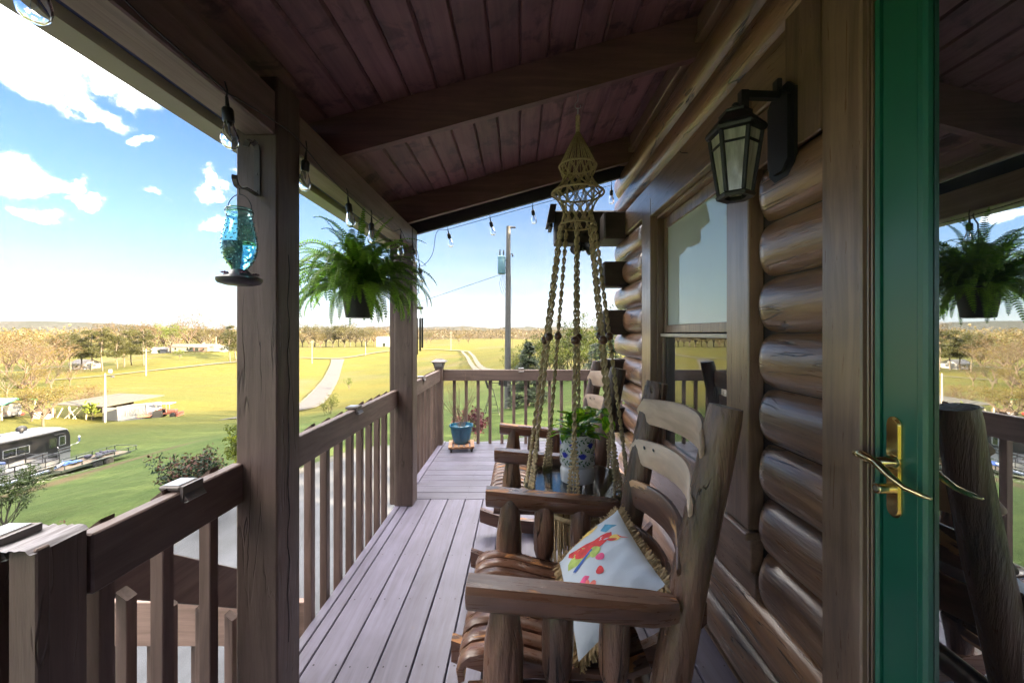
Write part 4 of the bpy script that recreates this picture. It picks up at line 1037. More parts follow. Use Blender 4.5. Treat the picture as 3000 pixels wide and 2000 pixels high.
# ---- motor coach
rvg = gz(-41.4, 34); t = thing('motor_coach', 'long charcoal and white motor coach parked on the lawn, its nose away from the porch', 'motorhome', (-41.45, 35.7, -10.42), R(0.5))
HW = 1.25
def side(name, mat, pts, x=HW, th=.012, parent=None):     # flat shape on the near side, y measured back from the nose
    m = MB(); m.prism([(x, -p[0], p[1]) for p in pts], (th, 0, 0)); return m.build(name, mat, parent or t)
def sec(y, top, zlo):       # cross-section ring
    return [(-HW, y, zlo), (HW, y, zlo), (HW, y, top - .16), (HW - .10, y, top - .03), (HW - .3, y, top), (-HW + .3, y, top), (-HW + .10, y, top - .03), (-HW, y, top - .16)]
def loft(m, rings):
    n = len(rings[0]); vs = [p for r in rings for p in r]; fs = [(j * n + i, j * n + (i + 1) % n, (j + 1) * n + (i + 1) % n, (j + 1) * n + i) for j in range(len(rings) - 1) for i in range(n)]
    fs += [tuple(range(n))[::-1], tuple((len(rings) - 1) * n + i for i in range(n))]; m.add(vs, fs)
m = MB(); loft(m, [sec(-11.5, 3.5, .55), sec(-.55, 3.5, .55), sec(-.18, 3.32, .50), sec(-.02, 2.7, .50), sec(0, 1.6, .50)]); m.build('body', M.white, t, 30)
upper = [(0.02, 1.55), (0.02, 2.6), (0.12, 3.0), (0.32, 3.28), (11.5, 3.33), (11.5, 1.45), (5, 1.42), (2.5, 1.72)]
side('upper_band', M.rvdark, upper)
m = MB(); m.box(HW + .013, -11.4, 3.14, HW + .15, -1.4, 3.30, .03); m.build('awning', M.rvdark, t)
m = MB(); m.box(HW + .013, -1.35, 2.95, HW + .10, -.45, 3.02, .02); m.build('door_awning', M.rvdark, t)
m = MB(); m.box(-HW + .2, -11.4, 3.492, HW - .2, -.7, 3.515); m.build('roof_skin', M.rvroof, t)
for k, (z0, zz) in enumerate(((1.62, 1.40), (1.52, 1.28), (1.43, 1.16), (1.34, 1.05))):
    pts = [(0.02, z0 - k * .03 + .05)]; lo = []
    for i in range(13):
        s = i / 12 * 6.5; z = z0 - k * .03 + .05 + (zz - z0) * (i / 12) ** 1.7; pts.append((s, z + .05 * (1 - i / 14)));
    lo = [(i / 12 * 6.5, z0 - k * .03 + .02 + (zz - z0) * (i / 12) ** 1.7) for i in range(12, -1, -1)]
    side('swoosh', (M.rvgrey, M.rvstripe, M.rvgrey, M.rvdark)[k], pts[1:] + lo, HW + .013 + k * .002)
side('swoosh', M.rvdark, [(4.3, 1.0), (4.3, 1.06), (9, .86), (11.5, .80), (11.5, .66), (9, .70)], HW + .014); side('swoosh', M.rvgrey, [(2.2, .95), (5.5, .86), (11.5, .60), (11.5, .66), (6, .92), (3, 1.02)], HW + .0165)
def rvwin(y0, y1, z0, z1, split=None):
    b = .06; f = MB(); x = HW + .0125
    pts = [(y0 + b, z0), (y1 - b, z0), (y1, z0 + b), (y1, z1 - b), (y1 - b, z1), (y0 + b, z1), (y0, z1 - b), (y0, z0 + b)]
    f.prism([(x, -a, z) for a, z in pts], (.014, 0, 0)); o = f.build('window', M.rvgrey, t)
    cuts = [y0 + .045] + ([split] if split else []) + [y1 - .045]
    for a, c in zip(cuts, cuts[1:]):
        q = MB(); q.prism([(x + .0145, -(a + .02), z0 + .05), (x + .0145, -(c - .02), z0 + .05), (x + .0145, -(c - .02), z1 - .05), (x + .0145, -(a + .02), z1 - .05)], (.004, 0, 0)); q.build('pane', M.tint, o)
rvwin(.38, .92, 1.95, 2.78); rvwin(3.0, 4.75, 2.0, 2.66, 3.9); rvwin(5.6, 7.3, 1.95, 2.6, 6.4); rvwin(8.2, 9.6, 1.95, 2.6, 8.9)
side('entry_door', M.rvdark, [(1.02, .75), (1.02, 2.88), (1.75, 2.88), (1.75, .75)], HW + .0165); side('door_window', M.tint, [(1.12, 1.95), (1.12, 2.75), (1.64, 2.75), (1.64, 1.95)], HW + .032)
m = MB(); m.tube([(HW + .06, -1.02, 1.25), (HW + .09, -1.0, 1.5), (HW + .09, -1.0, 1.75), (HW + .05, -1.06, 1.9)], .022, 6); m.build('grab_rail', M.chrome, t, True)
for y in (-2.35, -8.6): wheel(t, (HW - .08, y, .48), .48, .30, M.chrome)
m = MB()
arc = [(-2.35 + .62 * math.cos(a), .48 + .62 * math.sin(a)) for a in np.linspace(0, pi, 14)]; arc2 = [(-2.35 + .70 * math.cos(a), .48 + .70 * math.sin(a)) for a in np.linspace(pi, 0, 14)]
m.prism([(HW + .013, a, z) for a, z in arc + arc2], (.03, 0, 0)); m.build('wheel_arch', M.rvgrey, t)
m = MB(); m.prism([(HW + .0135, a, z) for a, z in arc], (.004, 0, 0)); m.build('wheel_well', M.rubber, t)
m = MB(); m.box(-.55, -9.6, 3.516, .55, -7.9, 3.80, .12); m.build('air_conditioner', M.rvdark, t, 40)
m = MB(); m.box(-.45, -5.3, 3.516, .45, -4.1, 3.78, .11); m.build('air_conditioner', M.rvdark, t, 40)
m = MB(); m.lathe([(.10, 3.5), (.12, 3.62), (.30, 3.68), (.33, 3.85), (.26, 4.02), (.12, 4.10), (.01, 4.11)], 16, (.1, -2.6, 0)); m.build('satellite_dome', M.rvdark, t, 40)
m = MB(); m.tube([(HW, -.05, 1.75), (HW + .25, .30, 1.85), (HW + .30, .42, 1.95)], .035, 6); m.box(HW + .22, .36, 1.95, HW + .42, .48, 2.50, .05); m.build('mirror', M.chrome, t, 40)
m = MB(); m.box(HW - .1, -1.7, .42, HW + .30, -1.05, .46); m.box(HW - .1, -1.7, .62, HW + .10, -1.05, .66); m.build('step', M.dkframe, t)
m = MB(); m.box(-HW, -11.56, .5, HW, -11.5, 3.4, .02); m.build('tail_panel', M.rvdark, t)

# ---- pontoon boat on the grass
t = thing('pontoon_boat', 'white pontoon boat with silver tubes and black fence rails beside the motor coach', 'boat', (-37.2, 27.6, -9.75), R(4))
for sx in (-1, 1):
    m = MB(); m.tube([Vector((sx * .85, y, .42 + max(0, y - 3.2) ** 2 * .14)) for y in (-4, -3.9, -2, 0, 2, 3.2, 3.8, 4.3, 4.6)], [.1, .33, .33, .33, .33, .33, .28, .18, .05], 16); m.build('pontoon', M.alu, t, True)
m = MB(); m.box(-1.25, -4, .78, 1.25, 3.9, .86, .02); m.build('deck', M.white, t)
for (a, b) in (((1.24, -3.8), (1.24, -.9)), ((1.24, -.2), (1.24, 3.7)), ((-1.24, -3.8), (-1.24, 3.7)), ((-1.2, 3.75), (1.2, 3.75))):
    m = MB(); P0, P1 = Vector((*a, 0)), Vector((*b, 0))
    for z in (.92, 1.28, 1.62): m.beam(P0 + Vector((0, 0, z)), P1 + Vector((0, 0, z)), .05, .05)
    L = (P1 - P0).length; n = max(2, int(L / .95))
    for i in range(n + 1): q = P0.lerp(P1, i / n); m.beam(q + Vector((0, 0, .86)), q + Vector((0, 0, 1.64)), .05, .05, up=(1, 0, 0))
    o = m.build('fence_rail', M.dkframe, t)
    p = MB(); d = (P1 - P0).normalized(); nn = Vector((-d.y, d.x, 0)) * .012
    p.prism([P0 - nn + Vector((0, 0, .95)), P1 - nn + Vector((0, 0, .95)), P1 - nn + Vector((0, 0, 1.26)), P0 - nn + Vector((0, 0, 1.26))], nn * 2); p.build('fence_panel', M.white, o)
M.bluevinyl = plain('blue_vinyl', (0.05, 0.08, 0.22), 0.4)
for (y, x) in ((-.6, -.5), (1.2, .2), (-2.4, -.3)):
    m = MB(); m.box(x - .3, y - .3, .87, x + .3, y + .3, 1.25, .08); m.box(x - .3, y - .38, 1.1, x + .3, y - .24, 1.85, .07); o = m.build('seat', M.white, t, 40)
    q = MB(); q.box(x - .31, y - .39, 1.70, x + .31, y - .23, 1.93, .08); q.build('seat_top', M.bluevinyl, o, 40)
m = MB(); m.box(-.9, -4.0, .05, .9, 3.0, .12); m.beam((0, 3, .1), (0, 5.4, .2), .1, .1); m.build('trailer_frame', M.rubber, t)
m = MB(); m.tube([(0.1, 5.1, .15), (0.1, 5.1, .75), (.1, 5.25, .8)], .04, 6); m.build('jack', M.alu, t, True)
# rubble beside it
m = MB()
for _ in range(260):
    x, y = rr(-38.2, -34.0), rr(25, 33.2); s = rr(.04, .14); m.ball((x, y, gz(x, y) + s * .3), s, 6, 4, (1, rr(.7, 1.2), .6))
tag(m.build('rubble', plain('rubble_grey', (0.099, 0.090, 0.081), .9, var=.3), ), kind='stuff')

# ---- flatbed trailer
t = thing('flatbed_trailer', 'two-axle flatbed trailer with weathered plank deck and low side rails', 'trailer', (-36.35, 33.4, -9.95), R(-2))
M.trframe = plain('trailer_green', (0.055, 0.065, 0.05), 0.6)
Mpl = wood('trailer_plank', (0.135, 0.099, 0.068), (.09, .066, .046), 1, .8, 20, .4, jit=.2)
for i in range(9): m = MB(); m.box(-.98 + i * .218, -2.4, .62, -.98 + i * .218 + .21, 2.7, .66, .004); m.build('plank', Mpl, t)
m = MB(); m.box(-1.04, -2.5, .48, -.985, 2.8, .67); m.box(.985, -2.5, .48, 1.04, 2.8, .67); m.box(-.98, -2.5, .5, .98, -2.42, .66); m.box(-.98, 2.72, .5, .98, 2.8, .66); m.beam((-.9, -2.5, .55), (0, -4.0, .5), .09, .1); m.beam((.9, -2.5, .55), (0, -4.0, .5), .09, .1); m.build('frame', M.trframe, t)
for sx in (-1, 1):
    m = MB(); m.beam((sx * 1.01, -2.4, 1.0), (sx * 1.01, 3.4, 1.0), .05, .05)
    for y in (-2.3, -1.1, 0.2, 1.4, 2.6, 3.3): m.beam((sx * 1.01, y, .66 if y < 2.8 else .62), (sx * 1.01, y, 1.0), .05, .05, up=(1, 0, 0))
    m.build('side_rail', M.trframe, t)
m = MB(); m.box(-1.04, -2.46, .66, .3, -2.43, 1.0); m.beam((-1, 3.4, 1.0), (1, 3.4, 1.0), .05, .05); m.beam((-1, 2.8, .62), (-1, 3.4, .66), .05, .05); m.beam((1, 2.8, .62), (1, 3.4, .66), .05, .05); m.build('end_gate', M.trframe, t)
for sx in (-1, 1):
    for y in (-.1, .75): wheel(t, (sx * 1.2, y, .36), .36, .22, M.rubber)
    m = MB(); m.box(sx * 1.2 - .14, -.55, .76, sx * 1.2 + .14, 1.2, .79, .01); m.build('fender', M.trframe, t)
m = MB(); m.tube([(0, -4.0, .05), (0, -4.0, .75)], .04, 6); m.box(-.06, -4.1, .42, .06, -3.9, .56); m.build('hitch', M.dkframe, t)
def lump(name, label, cat, loc, sz, mat, n=10):
    m = MB()
    for _ in range(n): m.ball((rr(-sz[0], sz[0]), rr(-sz[1], sz[1]), rr(0, sz[2] * .5) + .05), rr(.4, .9) * min(sz[0], sz[1], .3), 7, 5, (rr(.8, 1.5), rr(.8, 1.5), rr(.4, .8)))
    o = m.build(name, mat, None, True, loc); return tag(o, label, cat)
lump('tarp_bundle', 'crumpled bright blue tarp lying on the trailer deck', 'tarp', (-36.6, 32.6, -9.27), (.45, .5, .2), plain('blue_tarp', (.02, .08, .42), .5))
lump('duffel', 'dark bundle of gear heaped near the end of the trailer deck', 'bundle', (-36.4, 34.6, -9.27), (.6, 1.0, .4), plain('gear_dark', (.03, .03, .05), .7), 16)
m = MB(); m.lathe([(.24, 0), (.25, .02), (.25, .86), (.23, .88), (.22, .88), (.21, .1)], 16); tag(m.build('metal_drum', M.alu, None, 40, (-37.9, 31.2, gz(-37.9, 31.2))), 'silver metal drum standing between coach and trailer', 'barrel')

# ---- light pole, container, shed, tractor, carport
def pole(name, label, px, Y, ytop, r, mat, arm=None, ybase=None):
    g = onground(px, Y, -.3); top = at(px, ytop, Y).z; t = thing(name, label, 'pole', g)
    m = MB(); m.tube([(0, 0, 0), (0, 0, top - g.z)], [r, r * .7], 10); m.build('mast', mat, t, 40)
    if arm == 'light':
        m = MB(); m.beam((0, 0, top - g.z - .6), (1.5, -.2, top - g.z - .5), .06, .06); m.lathe([(.30, 0), (.34, .08), (.16, .25), (.08, .3)], 12, (1.6, -.2, top - g.z - .75)); m.build('lamp_head', M.dkframe, t, 40)
        m = MB(); m.box(.9, -.3, top - g.z + .1, 1.3, 0, top - g.z + .7); m.build('photocell', M.white, t)
    if arm == 'cross':
        m = MB(); m.beam((-1.2, 0, top - g.z - .8), (1.2, 0, top - g.z - .8), .14, .14)
        for x in (-1.1, -.4, .4, 1.1): m.lathe([(.07, 0), (.09, .1), (.05, .25)], 8, (x, 0, top - g.z - .72))
        m.build('cross_arm', mat, t)
    return t
pole('yard_light_pole', 'pale yard light pole with small lamp arm by the shed', 308, 73.5, 1093, .17, M.pole_w, 'light')
pole('utility_pole', 'pale utility pole with a short cross arm in the hay field', 428, 154, 1022, .20, M.pole_w, 'cross')
pole('utility_pole', 'pale power pole with insulators at the road fork', 914, 215, 998, .18, M.pole_w, 'cross')
pole('utility_pole', 'bare pale pole along the lane left of the far porch post', 1071, 262, 1000, .2, M.pole_w)
pole('utility_pole', 'thin pole standing on the crest beside the farm track', 1321, 285, 971, .2, M.pole_w, 'cross')
pole('utility_pole', 'slim pole close to the right end of the ranch house', 633, 236, 986, .2, M.pole_w)

c0, c1 = onground(346, 72.5, -.1), onground(433, 71, -.1); c1.z = c0.z + (c1.z - c0.z)
dv = (c1 - c0); L = dv.length; yaw = math.atan2(dv.y, dv.x)
t = thing('shipping_container', 'white corrugated storage container with faint raised lettering beside the shed', 'container', c0, yaw); t.rotation_euler = (0, -math.asin(dv.z / L), yaw)
m = MB(); m.box(0, .03, .12, L, 2.4, 2.75); m.build('body', M.white, t)
m = MB()
n = int(L / .28)
for i in range(n): m.prism([(.1 + i * (L - .2) / n, .029, .25), (.1 + (i + .55) * (L - .2) / n, .029, .25), (.1 + (i + .4) * (L - .2) / n, -.006, .25), (.1 + (i + .15) * (L - .2) / n, -.006, .25)], (0, 0, 2.35))
m.build('corrugation', M.white, t)
m = MB(); m.box(-.02, -.03, .05, L + .02, .028, .24); m.box(-.02, -.03, 2.61, L + .02, .028, 2.8); m.box(-.02, -.03, .242, .12, .028, 2.608); m.box(L - .12, -.03, .242, L + .02, .028, 2.608); m.build('frame', M.white, t)
def text(s, size, mat, parent, loc, rot, name='lettering', depth=.004):
    cu = bpy.data.curves.new('t', 'FONT'); cu.body = s; cu.size = size; cu.extrude = depth; cu.align_x = 'LEFT'
    ob = bpy.data.objects.new('t', cu); COL.objects.link(ob); dg = bpy.context.evaluated_depsgraph_get(); me = bpy.data.meshes.new_from_object(ob.evaluated_get(dg))
    bpy.data.objects.remove(ob); me.materials.clear(); me.materials.append(mat); o = link(name, me, parent, loc, rot); return o
text("TRAILS", 1.75, plain('letter_grey', (.22, .23, .25), .6), t, (1.3, -.012, .85), (R(90), 0, 0)); text("AL", 1.75, plain('letter_grey', (.24, .25, .26), .6), t, (L - 4.0, -.012, .85), (R(90), 0, 0))

s0 = onground(262, 78, 0); t = thing('old_shed', 'low tumbledown shed with dark flat roof, open front and leaning timbers', 'shed', (s0.x, s0.y, s0.z - .1), R(-6))
M.barn = wood('barn_wood', (.15, .10, .07), (.08, .055, .04), 2, .9, 14, .5); M.pale_timber = plain('pale_timber', (.30, .26, .20), .8, var=.2)
m = MB(); m.prism([(-6.5, -1.6, 2.75), (5.2, -1.6, 2.5), (9.2, 6.5, 3.5), (-1.5, 6.5, 3.7)], (0, 0, .14)); m.build('roof', plain('roof_felt', (0.036, 0.033, 0.028), .9, var=.2), t)
m = MB(); m.beam((-4.1, -1.66, 2.86), (-.2, 6.0, 3.80), .14, .03); m.build('roof_batten', M.rubber, t)
for i in range(16): m = MB(); x = -6.2 + i * .62; m.box(x, 5.0, .0, x + .58, 5.06, 2.75); m.build('back_board', M.barn, t)
for i in range(9): m = MB(); m.box(-10.5 + i * .5, -1.2 + .02 * (i % 2), .0, -10.03 + i * .5, -1.14 + .02 * (i % 2), 1.9 + rr(-.15, .15)); m.build('front_board', M.barn, t)
for x in (-6.2, -2.5, 1.2, 5.0): m = MB(); m.box(x - .08, -1.5, 0, x + .08, -1.34, 2.6); m.build('post', M.pale_timber, t)
for (a, b) in (((-5, -1.7, 0), (-3.6, -1.7, 2.2)), ((-1.4, -1.8, 0), (.6, -1.7, 2.2)), ((-3.2, -1.8, .1), (-.2, -1.8, 2.3)), ((-.6, -1.75, .2), (-2.2, -1.8, 2.3))): m = MB(); m.beam(a, b, .1, .14); m.build('leaning_timber', M.pale_timber, t)
m = MB(); m.box(5.1, -1.7, 0, 8.6, -1.62, 2.5); m.build('lean_to_panel', plain('panel_pale', (0.156, 0.150, 0.138), .7), t)
for (x, y, s, lab) in ((-7.6, -2.0, .9, 'white boxy appliance standing in the weeds before the shed'), (-5.7, -2.2, .7, 'second pale crate among the scrap before the shed')):
    g = s0 + Vector((x, y, 0)); m = MB(); m.box(-s * .6, -s * .5, 0, s * .6, s * .5, s * 1.25, .05); m.box(-s * .5, -s * .52, s * .2, s * .5, -s * .505, s * 1.05, .01); tag(m.build('scrap_crate', M.white, None, None, (g.x, g.y, gz(g.x, g.y))), lab, 'crate')
bush('ivy_clump', 'green vine clump growing up the shed post', Vector((s0.x + 3.0, s0.y - 2.2, gz(s0.x + 3, s0.y - 2.2))), 14, 2.4, .7, (M.l_lime,), 20, .08, .18)

tg = onground(482, 71.5); t = thing('tractor', 'rusty red tractor with pale sun canopy parked by the container', 'tractor', tg, R(15))
M.rust = plain('rust_red', (.16, .055, .04), .7, var=.3); M.rusth = plain('rust_hub', (.22, .10, .06), .8, var=.3)
m = MB(); m.box(.2, -.33, .85, 1.9, .33, 1.45, .08); m.box(-.6, -.3, .6, 1.8, .3, .84, .04); m.build('hood', M.rust, t)
m = MB(); m.box(-.85, -.3, 1.0, -.35, .3, 1.12, .04); m.box(-.9, -.3, 1.1, -.78, .3, 1.55, .04); m.build('seat', M.rubber, t)
m = MB(); m.box(-1.15, -.85, 1.45, -.1, -.5, 1.55, .04); m.box(-1.15, .5, 1.45, -.1, .85, 1.55, .04); m.build('fender', M.rust, t)
for sy in (-1, 1):
    o = wheel(t, (-.65, sy * .75, .75), .75, .4, M.rusth); o.rotation_euler = (0, 0, R(90)); o = wheel(t, (1.55, sy * .65, .45), .45, .28, M.rusth); o.rotation_euler = (0, 0, R(90))
m = MB(); [m.tube([(x, y, 1.0), (x, y, 2.5)], .035, 6) for x, y in ((-1.0, -.5), (-1.0, .5), (.5, .5), (.5, -.5))]; m.build('canopy_post', M.pale_timber, t)
m = MB(); m.box(-1.5, -.8, 2.5, 1.4, .8, 2.6, .03); m.build('canopy', M.white, t)
m = MB(); m.box(2.2, -1.0, .25, 2.5, 1.0, .95, .03); m.beam((.9, -.5, .7), (2.3, -.8, .6), .1, .14); m.beam((.9, .5, .7), (2.3, .8, .6), .1, .14); m.build('loader', M.rust, t)
m = MB(); m.box(-3.6, -.9, .35, -1.7, .9, .55, .03)
for k in range(5): m.tube([(-3.4 + k * .4, -.8, .5), (-3.5 + k * .4, -.8, .95), (-3.2 + k * .4, -.8, 1.0)], .05, 5)
m.build('implement', M.rusth, t)

cg = onground(20, 76); t = thing('carport', 'carport with bright green metal roof over a white camper', 'carport', cg, R(8))
m = MB(); m.prism([(-7, -3.2, 3.0), (-7, 0, 3.9), (-7, 3.2, 3.0), (-7, 3.2, 2.9), (-7, 0, 3.8), (-7, -3.2, 2.9)], (9.4, 0, 0)); m.build('roof', plain('green_metal', (.012, .14, .07), .4), t)
for x in (-6.6, -2.3, 2.0):
    for y in (-2.9, 2.9): m = MB(); m.box(x - .09, y - .09, 0, x + .09, y + .09, 2.95); m.build('post', M.pale_timber, t)
t = thing('camper', 'white camper trailer with a red stripe under the green roof', 'camper', cg + Vector((-3.2, -.2, 0)), R(8))
m = MB(); m.box(-4.0, -1.2, .5, 4.4, 1.2, 2.8, .15); m.build('body', M.white, t, 40)
m = MB(); m.box(-3.9, -1.215, 1.05, 4.3, -1.202, 1.18); m.build('stripe', M.rust, t)
for x in (-2.2, 1.2, 3.2): m = MB(); m.box(x - .4, -1.22, 1.6, x + .4, -1.203, 2.2, .004); m.build('window', M.tint, t)
for x in (-.5, .4): o = wheel(t, (x, -1.05, .34), .34, .2, M.white); o.rotation_euler = (0, 0, R(-90))
g = onground(55, 78); t = thing('red_buggy', 'small red and white ride-on mower parked right of the camper', 'vehicle', g)
m = MB(); m.box(-.8, -.4, .3, .8, .4, .75, .1); m.box(-.5, -.3, .75, -.1, .3, 1.2, .08); m.build('body', plain('mower_red', (.35, .02, .02), .4), t, 40)
for x in (-.6, .6): o = wheel(t, (x, -.42, .28), .28, .2, M.white); o.rotation_euler = (0, 0, R(-90))

# ---- far buildings
def house(name, label, loc, w, d, h, roofh, wall, roofm, yaw=0, wins=(), over=.4, cat='house', chimney=None):
    t = thing(name, label, cat, loc, yaw)
    m = MB(); m.box(-w / 2, -d / 2, 0, w / 2, d / 2, h); m.prism([(-w / 2, -d / 2, h), (-w / 2, d / 2, h), (-w / 2, 0, h + roofh)], (w, 0, 0)); m.build('wall', wall, t)
    m = MB(); o = over
    for sy in (-1, 1):
        m.prism([(-w / 2 - o, sy * (d / 2 + o), h - o * roofh / (d / 2) + .03), (-w / 2 - o, 0, h + roofh + .03), (-w / 2 - o, 0, h + roofh + .17), (-w / 2 - o, sy * (d / 2 + o), h - o * roofh / (d / 2) + .17)], (w + 2 * o, 0, 0))
    r = m.build('roof', roofm, t)
    if chimney: q = MB(); q.box(chimney - .4, -.4, h + roofh * .6, chimney + .4, .4, h + roofh + .9); q.build('chimney', wall, r)
    for (x, z, ww, hh) in wins:
        f = MB(); f.box(x - ww / 2, -d / 2 - .06, z, x + ww / 2, -d / 2 - .005, z + hh); fo = f.build('window', M.white, t)
        p = MB(); p.box(x - ww / 2 + .08, -d / 2 - .075, z + .08, x + ww / 2 - .08, -d / 2 - .062, z + hh - .08); p.build('pane', M.tint, fo)
    return t
M.cream = plain('cream_wall', (0.140, 0.130, 0.115), .7); M.brick = plain('brick_wall', (0.117, 0.068, 0.050), .85, var=.2); M.rbrown = plain('brown_roof', (0.100, 0.065, 0.055), .9); M.rgrey = plain('grey_roof', (.10, .095, .10), .9)
g = onground(249, 188); house('white_cottage', 'small white cottage with grey roof beneath the pines', g, 9.5, 6, 2.6, 1.7, M.white, M.rgrey, R(-12), ((-3, .9, 1.0, 1.2), (0, .9, 1.6, 1.2), (3, .9, 1.0, 1.2)))
g = onground(576, 236); house('ranch_house', 'long low ranch house with brown roof on the far slope', g, 27, 8, 2.6, 1.5, M.cream, M.rbrown, 0, ((-11.5, .8, 1.4, 1.3), (-9, .8, 1.4, 1.3), (-2, .4, 1.2, 2.0), (0, .8, 1.6, 1.4), (6, .8, 1.8, 1.4)), chimney=4)
g = onground(601, 233.5); house('brick_wing', 'brick wing at the right end of the ranch house', g, 8, 7, 2.5, 1.2, M.brick, M.rbrown, 0, ((-2, .4, 2.4, 2.0), (2, .8, 1.2, 1.2)))
g = onground(626, 238); house('open_garage', 'pale open garage to the right of the brick wing', g, 8.5, 6, 2.5, .8, M.white, M.white, 0, ((-2.6, .0, 2.2, 1.9), (0, .0, 2.2, 1.9), (2.6, .0, 2.2, 1.9)))
g = onground(645, 240); house('blue_grey_shed', 'blue grey shed at the far right of the ranch house', g, 7, 5, 2.6, .8, plain('bluegrey', (.14, .17, .20), .7), M.rgrey, 0, ((-1.5, .6, 1.2, 1.2), (1.5, .6, 1.2, 1.2)))
g = onground(474, 238); house('grey_barn', 'weathered grey barn at the edge of the wood', g, 7.5, 5, 2.2, 1.2, plain('barngrey', (.17, .17, .18), .8), M.rgrey, R(10), ((0, .1, 1.6, 1.8),))
g = onground(1127, 338); house('white_barn', 'tall plain white metal barn half behind the far porch post', g, 10, 12, 7.2, 1.0, M.white, M.white, 0, ((1.5, 0.1, 2.6, 3.2),))

# ---- near utility pole with transformer
pg = onground(1487, 22, -.3); top = at(1491, 663, 22).z - pg.z
t = thing('transformer_pole', 'weathered grey utility pole carrying a blue transformer behind the deck', 'utility pole', pg)
m = MB(); m.tube([(0, 0, 0), (0.02, 0, top * .5), (0.05, 0, top)], [.19, .155, .115], 14); m.build('mast', M.pole_g, t, 40)
zc = at(1473, 776, 22).z - pg.z
m = MB(); m.lathe([(.20, -.50), (.215, -.48), (.215, .36), (.225, .37), (.225, .43), (.15, .49), (.02, .52)], 20, (-.33, -.05, zc)); m.build('transformer', plain('transformer_blue', (.10, .20, .27), .5), t, 40)
m = MB()
for (x, y) in ((-.42, -.1), (-.22, -.02)):
    m.tube([(x, y, zc + .45), (x, y, zc + .82)], .03, 8)
    for k in range(4): m.lathe([(.03, 0), (.06, .02), (.03, .05)], 8, (x, y, zc + .5 + k * .07))
m.build('bushing', M.dkframe, t); m = MB(); m.box(-.14, -.06, zc - .2, .0, .02, zc - .12); m.box(-.14, -.06, zc + .2, .0, .02, zc + .28); m.build('bracket', M.dkframe, t)
m = MB(); m.beam((.05, 0, top - .06), (.42, 0, top - .06), .05, .05)
for x in (.2, .3, .4): m.lathe([(.03, 0), (.055, .05), (.03, .12)], 8, (x, 0, top - .12))
m.beam((.06, 0, zc + .60), (.30, 0, zc + .60), .04, .04); m.lathe([(.03, 0), (.05, .06), (.02, .14)], 8, (.28, 0, zc + .45)); m.build('insulator', M.dkframe, t)
m = MB()
for k in range(4):
    pts = [Vector((-.30 + .05 * k, .0, zc - .5)), Vector((-.46 + .1 * k, .05, zc - 1.0)), Vector((-.34 + .14 * k, .02, zc - 1.5)), Vector((-.12 + .02 * k, .1, zc - 1.75 + .1 * k)), Vector((-.06, .05, zc - 1.2))]
    m.tube(pts, .011, 4)
m.tube([(.17, .02, .2), (.15, .02, zc)], .022, 6); m.build('drop_wire', M.wire, t)
def wire(name, label, a, b, sag, r):
    m = MB(); a = Vector(a); b = Vector(b); m.tube([a.lerp(b, i / 30) - Vector((0, 0, sag * 4 * (i / 30) * (1 - i / 30))) for i in range(31)], r, 5); return tag(m.build(name, M.wire), label, 'wire')
pt = lambda z: Vector((pg.x, pg.y, pg.z + z))
wire('power_line', 'thin wire dropping from the transformer pole across the fields', pt(zc - .4), at(428, 1024, 154), 4.5, .013)
wire('power_line', 'second cable sagging low over the meadow past the yard light', at(-260, 1112, 66), at(760, 1008, 205), .8, .05)
wire('guy_wire', 'taut stay wire beside the transformer pole', pt(top - .3) + Vector((.1, 0, 0)), onground(1508, 21.5), 0, .008)

# ---- metal stand on the lawn
fg = onground(1441, 19.8); t = thing('garden_windmill', 'black metal garden windmill frame on thin splayed legs on the lawn', 'garden ornament', fg)
m = MB()
for (x, y) in ((-.42, -.3), (.42, -.3), (.35, .35), (-.35, .35)): m.tube([(x, y, 0), (x * .12, y * .12, 1.35)], .016, 5)
for z, s in ((.18, .86), (.55, .62), (.95, .33)):
    for i, (p, q) in enumerate((((-.42, -.3), (.42, -.3)), ((.42, -.3), (.35, .35)), ((.35, .35), (-.35, .35)), ((-.35, .35), (-.42, -.3)))): m.tube([(p[0] * s, p[1] * s, z), (q[0] * s, q[1] * s, z)], .01, 4)
m.build('leg_frame', M.black, t); m = MB(); m.tube([(0, 0, 1.3), (0.0, 0, 1.75)], .02, 6); m.beam((-.35, 0, 1.62), (.7, 0, 1.62), .03, .03); m.build('shaft', M.black, t)
m = MB(); m.prism([(.32, 0, 1.50), (.75, 0, 1.42), (.78, 0, 1.86), (.36, 0, 1.74)], (0, .012, 0)); m.build('tail_vane', M.black, t)
m = MB(); m.beam((-.36, 0, 1.92), (-.18, 0, 1.34), .02, .10); m.build('blade', M.black, t)

